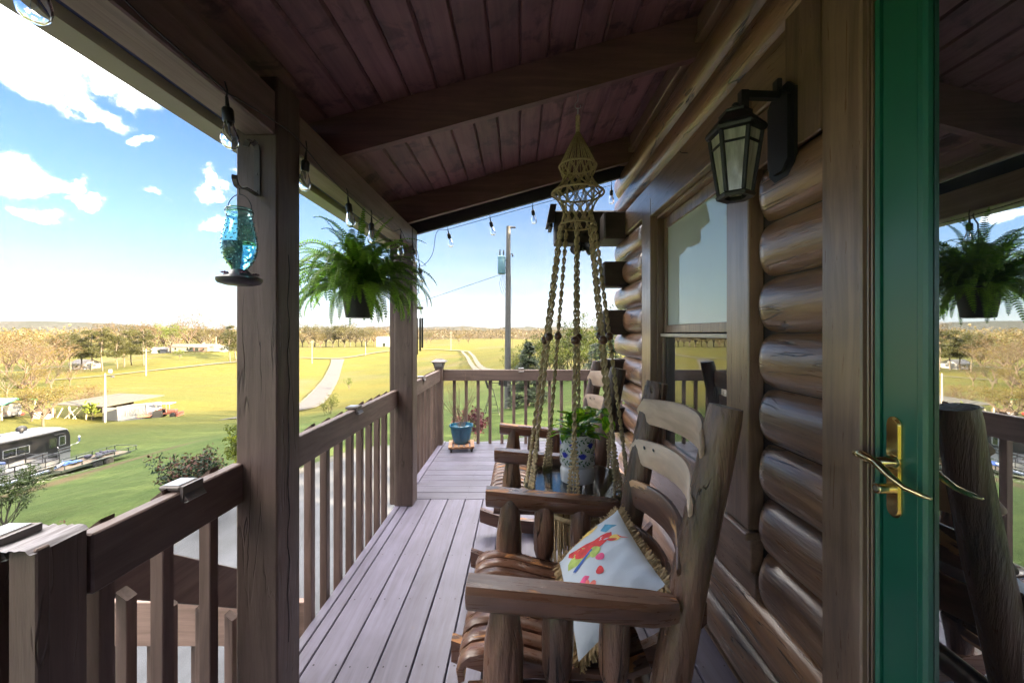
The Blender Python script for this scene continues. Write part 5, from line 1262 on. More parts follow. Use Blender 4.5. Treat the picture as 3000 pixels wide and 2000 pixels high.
# ================================================================ THINGS ON THE PORCH
# ---- rocking chairs
def spindle(m, p0, p1, r, tip=.45):
    p0 = Vector(p0); p1 = Vector(p1); ts = [0, .04, .12, .22, .5, .78, .88, .96, 1]
    rs = [tip, tip + .08, .80, .98, 1.03, .97, .78, tip + .06, tip * .9]
    m.tube([p0.lerp(p1, t) for t in ts], [r * q * (1 + rr(-.02, .02)) for q in rs], 14)
def rough_log(m, p0, p1, r0, r1, n=18, seg=26, amp=.05, seed=0, tiltcap=True):
    p0 = Vector(p0); p1 = Vector(p1); d = (p1 - p0).normalized(); u = d.orthogonal().normalized(); w = d.cross(u); L = (p1 - p0).length
    vs = []; fs = []
    for i in range(seg + 1):
        t = i / seg; c = p0.lerp(p1, t) + u * .006 * math.sin(t * 5 + seed) + w * .005 * math.cos(t * 4 + seed); e = 1.0
        if i == 0 or i == seg: e = .93
        for k in range(n):
            a = 2 * pi * k / n; q = mnoise.noise(Vector((math.cos(a) * 2.2, math.sin(a) * 2.2, t * L * 2.6 + seed * 3))); q2 = mnoise.noise(Vector((math.cos(a) * 5, math.sin(a) * 5, t * L * 7 + seed)))
            r = (r0 + (r1 - r0) * t) * e * (1 + amp * q + amp * .5 * q2)
            vs.append(c + (u * math.cos(a) + w * math.sin(a)) * r)
        if i == 0 or i == seg: pass
    for i in range(seg):
        for k in range(n): a = i * n + k; b = i * n + (k + 1) % n; fs.append((a, b, b + n, a + n))
    fs.append(tuple(range(n))[::-1]); fs.append(tuple(seg * n + k for k in range(n))); m.add(vs, fs)

def make_chair(label, loc):
    t = thing('rocking_chair', label, 'rocking chair', loc, 0, 'log rocking chairs')
    # local x: towards the wall (back of the chair); origin under the seat centre. world x = local x + loc.x
    bx = lambda z: 0.335 + 0.198 * (z - .06) - .15
    for s in (-1, 1):
        m = MB(); rough_log(m, (bx(.09), s * .265, .09), (bx(1.2), s * .265, 1.2), .052, .046, 18, 30, .07, s * 2.3); m.build('back_post', M.chair_z, t, 40)
        m = MB(); spindle(m, (-.205, s * .285, .08), (-.185, s * .29, .725), .054, .62); m.build('front_leg', M.chair_z, t, 40)
        for xx in (-.045, .105): m = MB(); spindle(m, (xx - .004, s * .285, .455), (xx, s * .295, .735 - (xx + .28) * .08), .041, .45); m.build('arm_spindle', M.chair_z, t, 40)
        # arm: half log, flat on top, rounded below, chamfered at the back
        m = MB(); yc = s * .305; x0, x1 = -.285, .262; vs = []; fs = []; n = 13
        stations = [(x0, .93), (x0 + .006, 1), (x0 + .2, 1.0), (x1 - .07, 1.0), (x1 - .03, .80), (x1, .50)]
        for (x, q) in stations:
            zt = .758 - (x - x0) * .095
            for k in range(n):
                a = pi + pi * k / (n - 1); hw = .044 * q
                vs.append((x, yc + hw * math.cos(a) * (1.0 + .10 * math.sin(pi * k / (n - 1))), zt - .012 + .062 * math.sin(a) * (.6 + .4 * q)))
            vs.append((x, yc + .030 * q, zt)); vs.append((x, yc - .030 * q, zt))
        K = n + 2
        for i in range(len(stations) - 1):
            for k in range(K): a = i * K + k; b = i * K + (k + 1) % K; fs.append((a, b, b + K, a + K))
        fs.append(tuple(range(K))[::-1]); fs.append(tuple((len(stations) - 1) * K + k for k in range(K))); m.add(vs, fs)
        m.build('arm_rest', M.chair, t, 35)
        m = MB(); rough_log(m, (-.29, s * .275, .425), (.24, s * .27, .39), .040, .040, 14, 12, .04, s); m.build('seat_rail', M.chair, t, 40)
        # rocker: curved runner
        pts = []
        for i in range(17):
            x = -.42 + i * (1.02 / 16); pts.append((x, .045 + .44 * (x - .02) ** 2 + (.0 if x < .3 else 1.0 * (x - .3) ** 2)))
        poly = [(x, s * .265 - .022, z + .045) for x, z in pts] + [(x, s * .265 - .022, z - .040) for x, z in pts[::-1]]
        m = MB(); lo = [(x, z - .040) for x, z in pts]; hi = [(x, z + .045) for x, z in pts]
        for i in range(16): m.prism([(lo[i][0], s * .265 - .022, lo[i][1]), (lo[i + 1][0], s * .265 - .022, lo[i + 1][1]), (hi[i + 1][0], s * .265 - .022, hi[i + 1][1]), (hi[i][0], s * .265 - .022, hi[i][1])], (0, .044, 0))
        m.build('rocker', M.chair, t)
    for (x, z, r) in ((-.19, .40, .036), (.22, .34, .036), (-.19, .20, .03)):
        m = MB(); rough_log(m, (x, -.30, z), (x, .30, z), r, r, 12, 10, .04, x); m.build('stretcher', M.chair_y, t, 40)
    # seat slats run front to back over a dished profile
    prof = [(-.318, .452), (-.322, .482), (-.312, .506), (-.285, .525), (-.235, .533), (-.17, .524), (-.09, .502), (0, .482), (.09, .474), (.16, .482), (.205, .50)]
    ms = MB(); w = .0245; th = .020
    N = len(prof)
    for i in range(N):
        j0, j1 = prof[max(i - 1, 0)], prof[min(i + 1, N - 1)]; d = Vector((j1[0] - j0[0], j1[1] - j0[1])).normalized(); nx, nz = -d.y, d.x
        x, z = prof[i]
        if i == 0: pass
        for (yy, o) in ((-w, .004), (-w + .005, 0), (w - .005, 0), (w, .004)): ms.v.append((x - nx * o * -1 * -1, yy, z - o))
        for yy in (w, -w): ms.v.append((x - nx * th, yy, z - nz * th))
    for i in range(N - 1):
        for k in range(6): a = i * 6 + k; b = i * 6 + (k + 1) % 6; ms.f.append((a, b, b + 6, a + 6))
    ms.f.append(tuple(range(6))[::-1]); ms.f.append(tuple((N - 1) * 6 + k for k in range(6))); ms.m = [0] * len(ms.f)
    me = ms.mesh('seat_slat', M.chair, 45)
    for i in range(9): link('seat_slat', me, t, (0.0, -.236 + i * .059, rr(-.002, .002)))
    # curved back slats between the posts
    for k, (z, mt, hh) in enumerate(((1.085, M.chair_bare, .048), (.925, M.chair_bare, .048), (.765, M.chair_y, .050), (.605, M.chair_y, .050))):
        m = MB(); n = 18; vs = []; fs = []
        for i in range(n + 1):
            q = i / n; y = -.285 + .57 * q; c = 1 - (2 * q - 1) ** 2; x = bx(z) - .050 + .085 * c
            e = min(1.0, math.sqrt(max(0.02, 1 - (1 - min(q, 1 - q) / .06) ** 2)) if min(q, 1 - q) < .06 else 1.0)
            h = hh * e * (1.0 + .12 * c); zz = z + .012 * c
            for (dx, dz) in ((-.012, -.8), (-.014, 0), (-.012, .8), (-.006, 1), (.006, 1), (.012, .8), (.012, -.8), (.006, -1), (-.006, -1)):
                vs.append((x + dx * max(e, .4), y, zz + dz * h + dx * 0))
        K = 9
        for i in range(n):
            for j in range(K): a = i * K + j; b = i * K + (j + 1) % K; fs.append((a, b, b + K, a + K))
        fs.append(tuple(range(K))[::-1]); fs.append(tuple(n * K + j for j in range(K))); m.add(vs, fs)
        o = m.build('back_slat', mt, t, 40)
        if k == 1:   # dark flaws left in the bare slat
            q = MB()
            for (yy, zz, s) in ((.20, .03, .010), (.15, .035, .008), (.235, .0, .004)):
                c = 1 - (2 * ((yy + .285) / .57) - 1) ** 2; q.ball((bx(z) - .050 + .085 * c - .0135, yy, z + zz), s, 7, 4, (.2, 1.4, .7))
            q.build('knot_flaw', M.black, o)
    return t
ch1 = make_chair('log rocking chair nearest the door with worn arms and a printed cushion on it', (0.15, 1.345, 0.0))
ch2 = copy_tree(ch1); ch2.location = (0.15, 2.52, 0); ch2['label'] = 'log rocking chair farther off, behind the hanging plant table, without a cushion'
for o in ch2.children: pass

# ---- cushion
def build_cushion():
    t = thing('cushion', 'white throw cushion with watercolour flower and feather print and tan fringe', 'cushion', (0.27, 1.30, 0.60))
    Tn, Rn, Ln, Bn = Vector((.372, 1.50, .735)), Vector((.405, 1.10, .705)), Vector((.150, 1.48, .548)), Vector((.165, 1.10, .492))
    Lc = t.location.copy()
    def base(u, v): return (Bn * (1 - u) + Ln * u) * (1 - v) + (Rn * (1 - u) + Tn * u) * v   # u along the width, v up
    nrm = (Ln - Bn).cross(Rn - Bn).normalized()
    if nrm.x > 0: nrm = -nrm
    def puff(u, v):
        a, b = 4 * u * (1 - u), 4 * v * (1 - v); return max(a, 0) ** .55 * max(b, 0) ** .55
    def surf(u, v, s, off=0.0):
        p = base(u, v); c = Vector((.5, .5)); d = max(abs(u - .5), abs(v - .5))
        # edges draw in slightly between the corners
        mid = base(.5, .5); pull = .05 * (1 - abs(2 * u - 1) ** 2) * (abs(2 * v - 1) ** 4) + .05 * (1 - abs(2 * v - 1) ** 2) * (abs(2 * u - 1) ** 4)
        p = p.lerp(mid, pull)
        wr = .006 * math.sin(u * 34 + 3 * math.sin(v * 5)) * max(0, v - .55) * 1.6 + .004 * mnoise.noise(Vector((u * 7, v * 7, s)))
        return p + nrm * s * (.065 * puff(u, v) + (wr if s > 0 else 0) * min(1, 3 * puff(u, v)) + off) - Lc
    m = MB(); m.grid(lambda u, v: surf(u, v, 1), 40, 34); m.grid(lambda u, v: surf(u, v, -1), 24, 20); m.build('cover', plain('cushion_cloth', (.50, .57, .66), .85, var=.03, bmp=.25, bscale=300), t, True)
    P = {}
    def pm(nm, c):
        if nm not in P: P[nm] = plain('print_' + nm, c, .85, var=.28, scale=40)
        return P[nm]
    def blob(poly, mat, lift, parts=[]):
        # flat print: a polygon in cushion coordinates, hugging the cloth
        poly = [(.60 + (x - .60) * 1.18, .46 + (y - .42) * 1.22) for x, y in poly]
        cx = sum(p[0] for p in poly) / len(poly); cy = sum(p[1] for p in poly) / len(poly); n = len(poly); m = MB(); vs = [surf(cx, cy, 1, lift)]; fs = []
        R_ = 4
        for k in range(1, R_ + 1):
            for (x, y) in poly: vs.append(surf(cx + (x - cx) * k / R_, cy + (y - cy) * k / R_, 1, lift))
        for i in range(n): fs.append((0, 1 + i, 1 + (i + 1) % n))
        for k in range(R_ - 1):
            for i in range(n): a = 1 + k * n; fs.append((a + i, a + n + i, a + n + (i + 1) % n, a + (i + 1) % n))
        m.add(vs, fs); m.build('print', mat, t, True)
    def ell(cx, cy, rx, ry, ang, n=18, wob=.08):
        sd_ = rr(0, 9); o = []
        for i in range(n):
            a = 2 * pi * i / n; q = 1 + wob * math.sin(3 * a + sd_); x, y = rx * q * math.cos(a), ry * q * math.sin(a); o.append((cx + x * math.cos(ang) - y * math.sin(ang), cy + x * math.sin(ang) + y * math.cos(ang)))
        return o
    # u: 0 = near side, 1 = far side; v: 0 = bottom, 1 = top
    def sweep(p0, p1, w0, w1, curve, n=12):
        a = []; b = []
        for i in range(n + 1):
            q = i / n; x = p0[0] + (p1[0] - p0[0]) * q + curve * math.sin(pi * q) * -(p1[1] - p0[1]); y = p0[1] + (p1[1] - p0[1]) * q + curve * math.sin(pi * q) * (p1[0] - p0[0]); w = (w0 + (w1 - w0) * q) * (.25 + .75 * math.sin(pi * min(max(q * .9 + .08, 0), 1)))
            dx, dy = p1[0] - p0[0], p1[1] - p0[1]; l = math.hypot(dx, dy); nx, ny = -dy / l, dx / l; a.append((x + nx * w, y + ny * w)); b.append((x - nx * w, y - ny * w))
        return a + b[::-1]
    red, pink, green, yel, blue, navy, coral, leaf = pm('red', (.62, .055, .06)), pm('pink', (.72, .10, .25)), pm('green', (.40, .52, .14)), pm('yellow', (.70, .50, .14)), pm('blue', (.08, .30, .48)), pm('navy', (.05, .12, .42)), pm('coral', (.70, .18, .15)), pm('leaf', (.06, .32, .13))
    blob(sweep((.80, .22), (.62, .72), .045, .075, .16), red, .0012); blob(sweep((.90, .30), (.84, .62), .03, .045, .1), yel, .0010); blob(sweep((.93, .25), (.90, .42), .02, .02, .1), red, .0016)
    blob([(.78, .70), (.72, .80), (.66, .68), (.74, .63)], blue, .0014); blob(ell(.575, .73, .035, .05, .2), yel, .0017); blob(ell(.57, .70, .014, .045, .4), red, .0021); blob(sweep((.60, .76), (.53, .84), .004, .004, .2), red, .0024)
    blob(sweep((.66, .20), (.56, .48), .06, .085, -.1), green, .0011); blob(ell(.55, .52, .05, .055, .3), green, .0019); blob(ell(.47, .55, .028, .045, .5), pink, .0022)
    blob([(.60, .50), (.58, .505), (.545, .40), (.53, .28), (.56, .25), (.565, .30), (.575, .41)], navy, .0023)
    blob([(.50, .12), (.33, .14), (.40, .40), (.44, .36)], pink, .0013)
    for k in range(6): a = k * pi / 3 + .3; blob(ell(.325 + .045 * math.cos(a), .33 + .07 * math.sin(a), .035, .024, a + .3, 12), coral, .0016 + k * .0002)
    blob(ell(.325, .33, .018, .024, 0), red, .0032); blob(ell(.385, .50, .03, .035, .2), red, .0020)
    for (x, y, an) in ((.42, .06, .5), (.33, .05, -.6), (.36, .09, 1.3), (.46, .04, .1)): blob(ell(x, y, .045, .022, an, 14, .02), leaf, .0015)
    for (x, y) in ((.27, .20), (.25, .24)): blob(sweep((x, y - .06), (x + .03, y + .08), .004, .004, .1), navy, .0026)
    m = MB()   # fringe: bundles of thread all round the seam
    per = []
    for i in range(80): per.append((i / 80, 1.0, 0, 1))
    for i in range(70): per.append((0.0, 1 - i / 70, -1, 0))
    for i in range(80): per.append((i / 80, 0.0, 0, -1))
    for i in range(70): per.append((1.0, i / 70, 1, 0))
    for (u, v, du, dv_) in per:
        p = surf(u, v, 1); q = surf(min(max(u - du * .02, 0), 1), min(max(v - dv_ * .02, 0), 1), 1); d = (p - q)
        d = (base(u + du * .1, v + dv_ * .1) - base(u, v)).normalized()
        for _ in range(5):
            dd = (d + Vector((rr(-.4, .4), rr(-.4, .4), rr(-.45, .25)))).normalized(); L = rr(.018, .031); s = p + Vector((rr(-.003, .003),) * 3); w = dd.orthogonal().normalized() * .0016
            w = Matrix.Rotation(rr(0, 6.28), 3, dd) @ w; e = s + dd * L + Vector((0, 0, -.004))
            m.add([s - w, s + w, e + w * 1.5, e - w * 1.5], [(0, 1, 2, 3)])
    tag(m.build('fringe', plain('fringe_tan', (.38, .27, .14), .9, var=.3, scale=90), t), kind='stuff')
build_cushion()

# ---- macrame plant table
M.jute = plain('jute_cord', (0.50, 0.385, 0.22), 0.9, var=.25, scale=120, bmp=.5, bscale=400)
M.bead = plain('wooden_bead', (.11, .045, .022), .35, coat=.4, var=.15)
MC = Vector((0.289, 1.952, 0))
mac = thing('macrame_table', 'knotted jute macrame hanger with wooden beads carrying a glass table top', 'hanging table', (MC.x, MC.y, 0.70))
mo = Vector((0, 0, -0.70))
prof = [(2.377, .010), (2.215, .0895), (2.19, .083), (2.157, .070), (2.125, .086), (2.082, .126), (2.05, .096), (2.02, .080), (1.986, .069), (1.955, .077), (1.926, .088)]
def rad(z):
    zs = [p[0] for p in prof][::-1]; rs = [p[1] for p in prof][::-1]; return float(np.interp(z, zs, rs))
def ringp(r, z, n=40): return [Vector((r * math.cos(2 * pi * k / n), r * math.sin(2 * pi * k / n), z)) + mo for k in range(n)]
for (r, z, q) in ((.0895, 2.215, .0055), (.126, 2.082, .0055), (.088, 1.926, .0052)):
    m = MB(); m.tube(ringp(r, z), q, 8, closed=True); m.build('ring', M.jute, mac, True)
m = MB()
for k in range(30):
    a = 2 * pi * k / 30; c, s = math.cos(a), math.sin(a)
    m.tube([Vector((.006 * c, .006 * s, 2.384)) + mo, Vector((.05 * c, .05 * s, 2.30)) + mo, Vector((.0895 * c, .0895 * s, 2.217)) + mo], .0024, 5)
m.build('crown_cord', M.jute, mac, True)
m = MB(); m.lathe([(.009, 2.370), (.0125, 2.376)] + [(.0105 + .0012 * (i % 2), 2.38 + i * .006) for i in range(14)] + [(.008, 2.466)], 14, mo); m.build('wrapping', M.jute, mac, 60)
m = MB()
for (za, zb, turns) in ((2.212, 2.084, .26), (2.080, 1.928, .30)):
    for k in range(12):
        for sgn in (-1, 1):
            for off in (-.0032, .0032):
                pts = []
                for i in range(15):
                    q = i / 14; z = za + (zb - za) * q; r = rad(z) + .0016 * math.sin(q * pi * 6 + (sgn > 0) * pi); a = 2 * pi * (k / 12 + sgn * turns * q * .5) + off / max(r, .03)
                    pts.append(Vector((r * math.cos(a), r * math.sin(a), z)) + mo)
                m.tube(pts, .0023, 5)
m.build('net', M.jute, mac, True)
# hook and ring under the rafter
m = MB(); m.tube([Vector((0, 0, 2.566)), Vector((0, 0, 2.535)), Vector((-.012, 0, 2.522)), Vector((-.014, 0, 2.506)), Vector((0, 0, 2.494)), Vector((.014, 0, 2.504)), Vector((.013, 0, 2.514))], .0027, 7); m.v = [tuple(Vector(v) + mo) for v in m.v]; m.build('hook', M.steel, mac, True)
m = MB(); m.tube([Vector((.0, .017 * math.cos(2 * pi * k / 20), 2.481 + .017 * math.sin(2 * pi * k / 20))) + mo for k in range(20)], .0022, 6, closed=True); m.build('key_ring', M.steel, mac, True)
# eight twisted cords: angle at the lower ring, angle and radius at the table
GZ = .672
cords = [(203, 201, .245), (183, 183, .250), (122, 124, .24), (258, 257, .235), (82, 80, .24), (309, 308, .245), (38, 36, .25), (6, 5, .25)]
m_all = {}
for ci, (a0, a1, r1) in enumerate(cords):
    p0 = Vector((.088 * math.cos(R(a0)), .088 * math.sin(R(a0)), 1.922)); p1 = Vector((r1 * math.cos(R(a1)), r1 * math.sin(R(a1)), GZ + .012))
    m = MB(); n = 300; ax = (p1 - p0).normalized(); u = ax.orthogonal().normalized(); w = ax.cross(u); L = (p1 - p0).length; pitch = .042
    out_ = Vector((p1.x, p1.y, 0)).normalized(); tan_ = Vector((-out_.y, out_.x, 0))
    for st in range(2):
        pts = []; rs = []
        for i in range(n + 1):
            t = i / n; s = t * L; c = p0.lerp(p1, t) + Vector((0, 0, -.0)) ; ph = 2 * pi * s / pitch * .5 + st * pi + ci
            # spiral sinnet down to the flat braid at the end
            fl = max(0.0, (t - .80) / .20); R_ = .0072 * (1 - fl)
            q = c + (u * math.cos(ph) + w * math.sin(ph)) * R_ + tan_ * (st * 2 - 1) * fl * (.012 + .014 * fl) * (1 + .25 * math.sin(s * 420))
            pts.append(q + mo); rs.append(.0043 + .0010 * math.sin(2 * ph * 2) * (1 - fl) + .0012 * fl)
        m.tube(pts, rs, 6)
    pts = [p0.lerp(p1, i / 120) + (u * math.cos(i * 1.3) + w * math.sin(i * 1.3)) * .001 + mo for i in range(121)]; m.tube(pts, [.0033 + .0007 * math.sin(i * 1.9) for i in range(121)], 6)
    # flat braid: rows of little knots
    for i in range(16):
        t = .80 + .2 * i / 15; c = p0.lerp(p1, t); wd = .007 + .020 * (i / 15)
        for k in range(5): m.ball(c + tan_ * wd * (k - 2) / 2 + out_ * rr(-.002, .003) + Vector((0, 0, rr(-.002, .002))) + mo, .0068, 6, 4, (1, 1, .85))
    m.build('cord', M.jute, mac, True)
    tb = .545 + rr(-.012, .012); c = p0.lerp(p1, (1.922 - (1.372 + [.004, -.012, .006, -.012, .0, -.010, .008, .006][ci])) / (1.922 - GZ))
    b = MB(); b.lathe([(.004, -.0202), (.0115, -.0172), (.0178, -.0104), (.0205, 0), (.0178, .0104), (.0115, .0172), (.004, .0202)], 18, c + mo); b.build('bead', M.bead, mac, True)
    # band passing the glass edge and running in below to the lower ring
    m = MB(); e0 = p1; e1 = Vector((p1.x * 1.05, p1.y * 1.05, GZ - .005)); e2 = Vector((.14 * math.cos(R(a1)), .14 * math.sin(R(a1)), GZ - .13))
    for k in (-2, -1, 0, 1, 2): m.tube([e0 + tan_ * .011 * k + mo, e1 + tan_ * .011 * k + mo, e2 + tan_ * .006 * k + mo], .006, 6)
    m.build('lower_band', M.jute, mac, True)
m = MB(); m.lathe([(.0, GZ), (.262, GZ), (.265, GZ + .003), (.262, GZ + .008), (0, GZ + .008)], 64, mo, cap=False)
M.tableglass = mirrorglass('table_glass', (.82, .88, .92), .10, .02, (.02, .025, .025))
def seeglass(name):
    mt, n, b = newmat(name); n.n.remove(b); out = n.n['Material Output']; tr = n.new('ShaderNodeBsdfTransparent'); gl = n.new('ShaderNodeBsdfGlossy'); mx = n.new('ShaderNodeMixShader'); fr = n.new('ShaderNodeFresnel')
    tr.inputs[0].default_value = (.80, .86, .85, 1); gl.inputs['Roughness'].default_value = .01; n.link(n.math('MULTIPLY_ADD', fr.outputs[0], 0.8, .0, clamp=True), mx.inputs[0]); n.link(tr.outputs[0], mx.inputs[1]); n.link(gl.outputs[0], mx.inputs[2]); n.link(mx.outputs[0], out.inputs[0]); return mt
M.seeglass = seeglass('sheet_glass')
m.build('glass_top', M.seeglass, mac, 30)
m = MB(); m.tube([Vector((.142 * math.cos(2 * pi * k / 40), .142 * math.sin(2 * pi * k / 40), GZ - .135)) + mo for k in range(40)], .012, 8, closed=True); m.build('lower_ring', M.jute, mac, True)
m = MB()
for k in range(110):
    a = 2 * pi * k / 110; r = .142 + rr(-.008, .008); z0 = GZ - .14; L = rr(.22, .27)
    m.tube([Vector((r * math.cos(a), r * math.sin(a), z0)) + mo, Vector((r * math.cos(a + .02), r * math.sin(a), z0 - L / 2)) + mo, Vector(((r - .01) * math.cos(a), (r - .01) * math.sin(a + .02), z0 - L)) + mo], .0034, 5)
tag(m.build('tassel', M.jute, mac, True), kind='stuff')

# ---- painted pot with pothos on the glass
PC = Vector((0.287, 1.955, GZ + .009))
t = thing('painted_pot', 'white footed ceramic pot painted with blue flowers and green leaves on the glass top', 'flower pot', PC); t.scale = (1, 1, .88)
pp = [(.070, 0), (.082, .003), (.084, .02), (.084, .062), (.080, .074), (.075, .080), (.076, .088), (.0855, .098), (.0865, .115), (.0855, .16), (.085, .205), (.087, .245), (.090, .262), (.0885, .266), (.084, .262), (.082, .24), (.081, .22)]
M.china = plain('white_china', (.66, .67, .68), .18, coat=.3, var=.03)
m = MB(); m.lathe(pp, 48); m.build('body', M.china, t, 50)
def rpot(z): return float(np.interp(z, [p[1] for p in pp[:13]], [p[0] for p in pp[:13]]))
def decal(poly, mat, lift=.0007):   # flat painted shape on the pot: (angle in metres of arc, height)
    m = MB(); vs = []
    cx = sum(p[0] for p in poly) / len(poly); cz = sum(p[1] for p in poly) / len(poly); n = len(poly)
    def w(s, z): r = rpot(z) + lift; a = s / .086; return (r * math.cos(a), r * math.sin(a), z)
    vs = [w(cx, cz)] + [w(cx + (x - cx) * .5, cz + (z - cz) * .5) for x, z in poly] + [w(*p) for p in poly]
    fs = [(0, 1 + i, 1 + (i + 1) % n) for i in range(n)] + [(1 + i, 1 + n + i, 1 + n + (i + 1) % n, 1 + (i + 1) % n) for i in range(n)]
    return vs, fs
lm = MB(); fm = MB(); sm = MB()
def leafpoly(s, z, L, wd, ang): return [(s + L * .5 * x * math.cos(ang) - wd * y * math.sin(ang), z + L * .5 * x * math.sin(ang) + wd * y * math.cos(ang)) for x, y in ((-1, 0), (-.5, .8), (.1, 1), (.6, .6), (1, 0), (.6, -.6), (.1, -1), (-.5, -.8))]
Cc = 2 * pi * .086
for k in range(6):
    s0_ = Cc * k / 6
    for (fs_, fz, sc_) in ((s0_ + .012, .205, 1.0), (s0_ + .058, .150, 1.05)):
        for q in range(7): a = R(90 + (q - 3) * 22); lm.mi = 0; fm.add(*decal(leafpoly(fs_ + .012 * math.cos(a), fz + .011 * math.sin(a), .026 * sc_, .0042, a), None, .0009 + .00004 * q))
        fm.add(*decal(leafpoly(fs_, fz - .003, .030, .006, 0), None, .0013))
    for row, (z0, am, ph) in enumerate(((.125, .010, 0), (.178, .012, 1.8), (.232, .008, 3.0))):
        prev = None
        for i in range(9):
            s_ = s0_ + Cc / 6 * i / 9; z = z0 + am * math.sin(i / 9 * 2 * pi + ph)
            lm.add(*decal(leafpoly(s_ + .003, z + (.009 if i % 2 else -.009), .018, .0036, (.9 if i % 2 else -.9) + .3 * math.sin(i)), None, .0007))
            sm.add(*decal(leafpoly(s_, z, .016, .0007, am / .01 * .5 * math.cos(i / 9 * 2 * pi + ph)), None, .0006))
tag(lm.build('painted_leaf', plain('glaze_green', (.035, .13, .05), .2, coat=.3), t), kind='stuff'); tag(fm.build('painted_flower', plain('glaze_blue', (.035, .045, .42), .2, coat=.3), t), kind='stuff'); tag(sm.build('painted_stem', plain('glaze_stem', (.06, .17, .07), .2, coat=.3), t), kind='stuff')
m = MB(); m.lathe([(.0, .238), (.05, .242), (.0815, .236)], 24, cap=False); m.build('soil', plain('soil', (.025, .018, .012), .95, bmp=.8), t)
t = thing('pothos', 'glossy variegated pothos plant growing from the painted pot', 'house plant', PC + Vector((0, 0, .205))); t.scale = (.86, .86, .80)
def pothosmat():
    mt, n, b = newmat('pothos_leaf'); v, r = coords(n); tc = n.new('ShaderNodeUVMap'); st = n.noise(n.vmath('MULTIPLY', v, (30, 8, 30)), 1.0, 4, .6)
    cc = n.mix(n.rng(st, .46, .60), (.09, .26, .018, 1), (.44, .58, .07, 1)); setp(n, b, Base_Color=cc, Roughness=.28); b.inputs['Subsurface Weight'].default_value = 0
    out = n.n['Material Output']; tr = n.new('ShaderNodeBsdfTranslucent'); mx = n.new('ShaderNodeMixShader'); mx.inputs[0].default_value = .35; n.link(n.mix(1.0, cc, (1.4, 1.5, .6, 1), 'MULTIPLY'), tr.inputs[0]); n.link(b.outputs[0], mx.inputs[1]); n.link(tr.outputs[0], mx.inputs[2]); n.link(mx.outputs[0], out.inputs[0]); return mt
M.pothos = pothosmat()
def heartleaf(L):
    m = MB(); nu, nv = 9, 9
    def f(u, v):
        y = v * L; wv = .44 * L * (math.sin(pi * min(v ** .62, 1.0)) ** .8) * (1 if v > 0.0 else .0); x = (2 * u - 1) * wv; back = -.10 * L * (1 - abs(2 * u - 1)) * 0 - .12 * L * abs(2 * u - 1) * max(0, .25 - v) * 4 * .6
        return (x, y + back, .20 * abs(x) - .9 * y * y / L * .42 + .006 * math.sin(v * 9 + u * 5))
    m.grid(f, nu, nv); return m.mesh('leaf', M.pothos, True)
lv = [heartleaf(q) for q in (.10, .115, .13)]
spec = [(250, .05, .060, 35), (200, .06, .065, 30), (180, .06, .04, 18), (225, .05, .09, 48), (270, .055, .045, 20), (300, .05, .06, 30), (330, .055, .085, 42), (0, .06, .07, 32), (30, .06, .05, 22), (140, .06, .06, 30), (100, .05, .08, 45), (60, .06, .06, 25), (210, .03, .11, 58), (290, .025, .10, 52), (160, .07, .02, 8), (345, .065, .03, 10), (20, .07, .10, 45), (265, .02, .12, 64), (190, .05, .10, 62), (235, .06, .03, 12), (312, .06, .03, 14), (298, .085, -.02, -62)]
stem = MB()
for i, (az_, r, z, pit) in enumerate(spec):
    a = R(az_ + rr(-8, 8)); o = link('leaf', lv[i % 2], t, (r * .75 * math.cos(a), r * .75 * math.sin(a), z), (R(pit), R(rr(-18, 18)), a - pi / 2)); stem.tube([Vector((0.01 * math.cos(a), .01 * math.sin(a), -.01)), Vector((r * .4 * math.cos(a), r * .4 * math.sin(a), z * .7 + .015)), Vector((r * .75 * math.cos(a), r * .75 * math.sin(a), z))], .0022, 5)
# one vine arching out to the right with three leaves
vp = [Vector((.02, 0, 0)), Vector((.07, .0, .09)), Vector((.10, -.01, .155)), Vector((.13, -.015, .17)), Vector((.155, -.02, .135))]; stem.tube(vp, .0025, 5)
for (p, az_, pit, k) in ((vp[2], 175, 20, 2), (vp[3], -20, -35, 2), (vp[3], 200, -10, 0), (vp[4], -60, -70, 0)): link('leaf', lv[k], t, p, (R(pit), R(rr(-10, 10)), R(az_) - pi / 2))
stem.build('stem', plain('pothos_stem', (.16, .24, .05), .5), t, True)

# ---- hanging fern
FP = Vector((-0.935, 2.33, 1.487))
t = thing('hanging_basket', 'tapered black plastic hanging pot on a chain hook under the header beam', 'hanging pot', FP)
m = MB(); m.lathe([(.060, 0), (.072, .002), (.074, .01), (.098, .175), (.108, .178), (.108, .195), (.100, .196), (.094, .18)], 28); m.build('pot', plain('pot_black', (.022, .022, .026), .45), t, 40)
m = MB(); m.lathe([(0, .172), (.094, .172)], 20, cap=False); m.build('soil', plain('fern_soil', (.03, .02, .012), .95), t)
m = MB()
for k in range(3): a = k * 2.09 + .4; m.tube([(.1 * math.cos(a), .1 * math.sin(a), .19), (.03 * math.cos(a), .03 * math.sin(a), .43), (0, 0, .52)], .0028, 5)
m.tube([(0, 0, .51), (0, 0, .55), (.018, 0, .575), (.03, 0, .60), (.02, 0, .622), (0, 0, .615)], .004, 6); m.build('hanger', M.darkplastic, t, True)
f = thing('fern', 'bushy green fern with long arching fronds spilling from the hanging pot', 'fern', FP + Vector((0, 0, .18)))
M.fern = leafmat('fern_leaf', (.07, .16, .022), (.22, .36, .05), .5, .45, 5, .35)
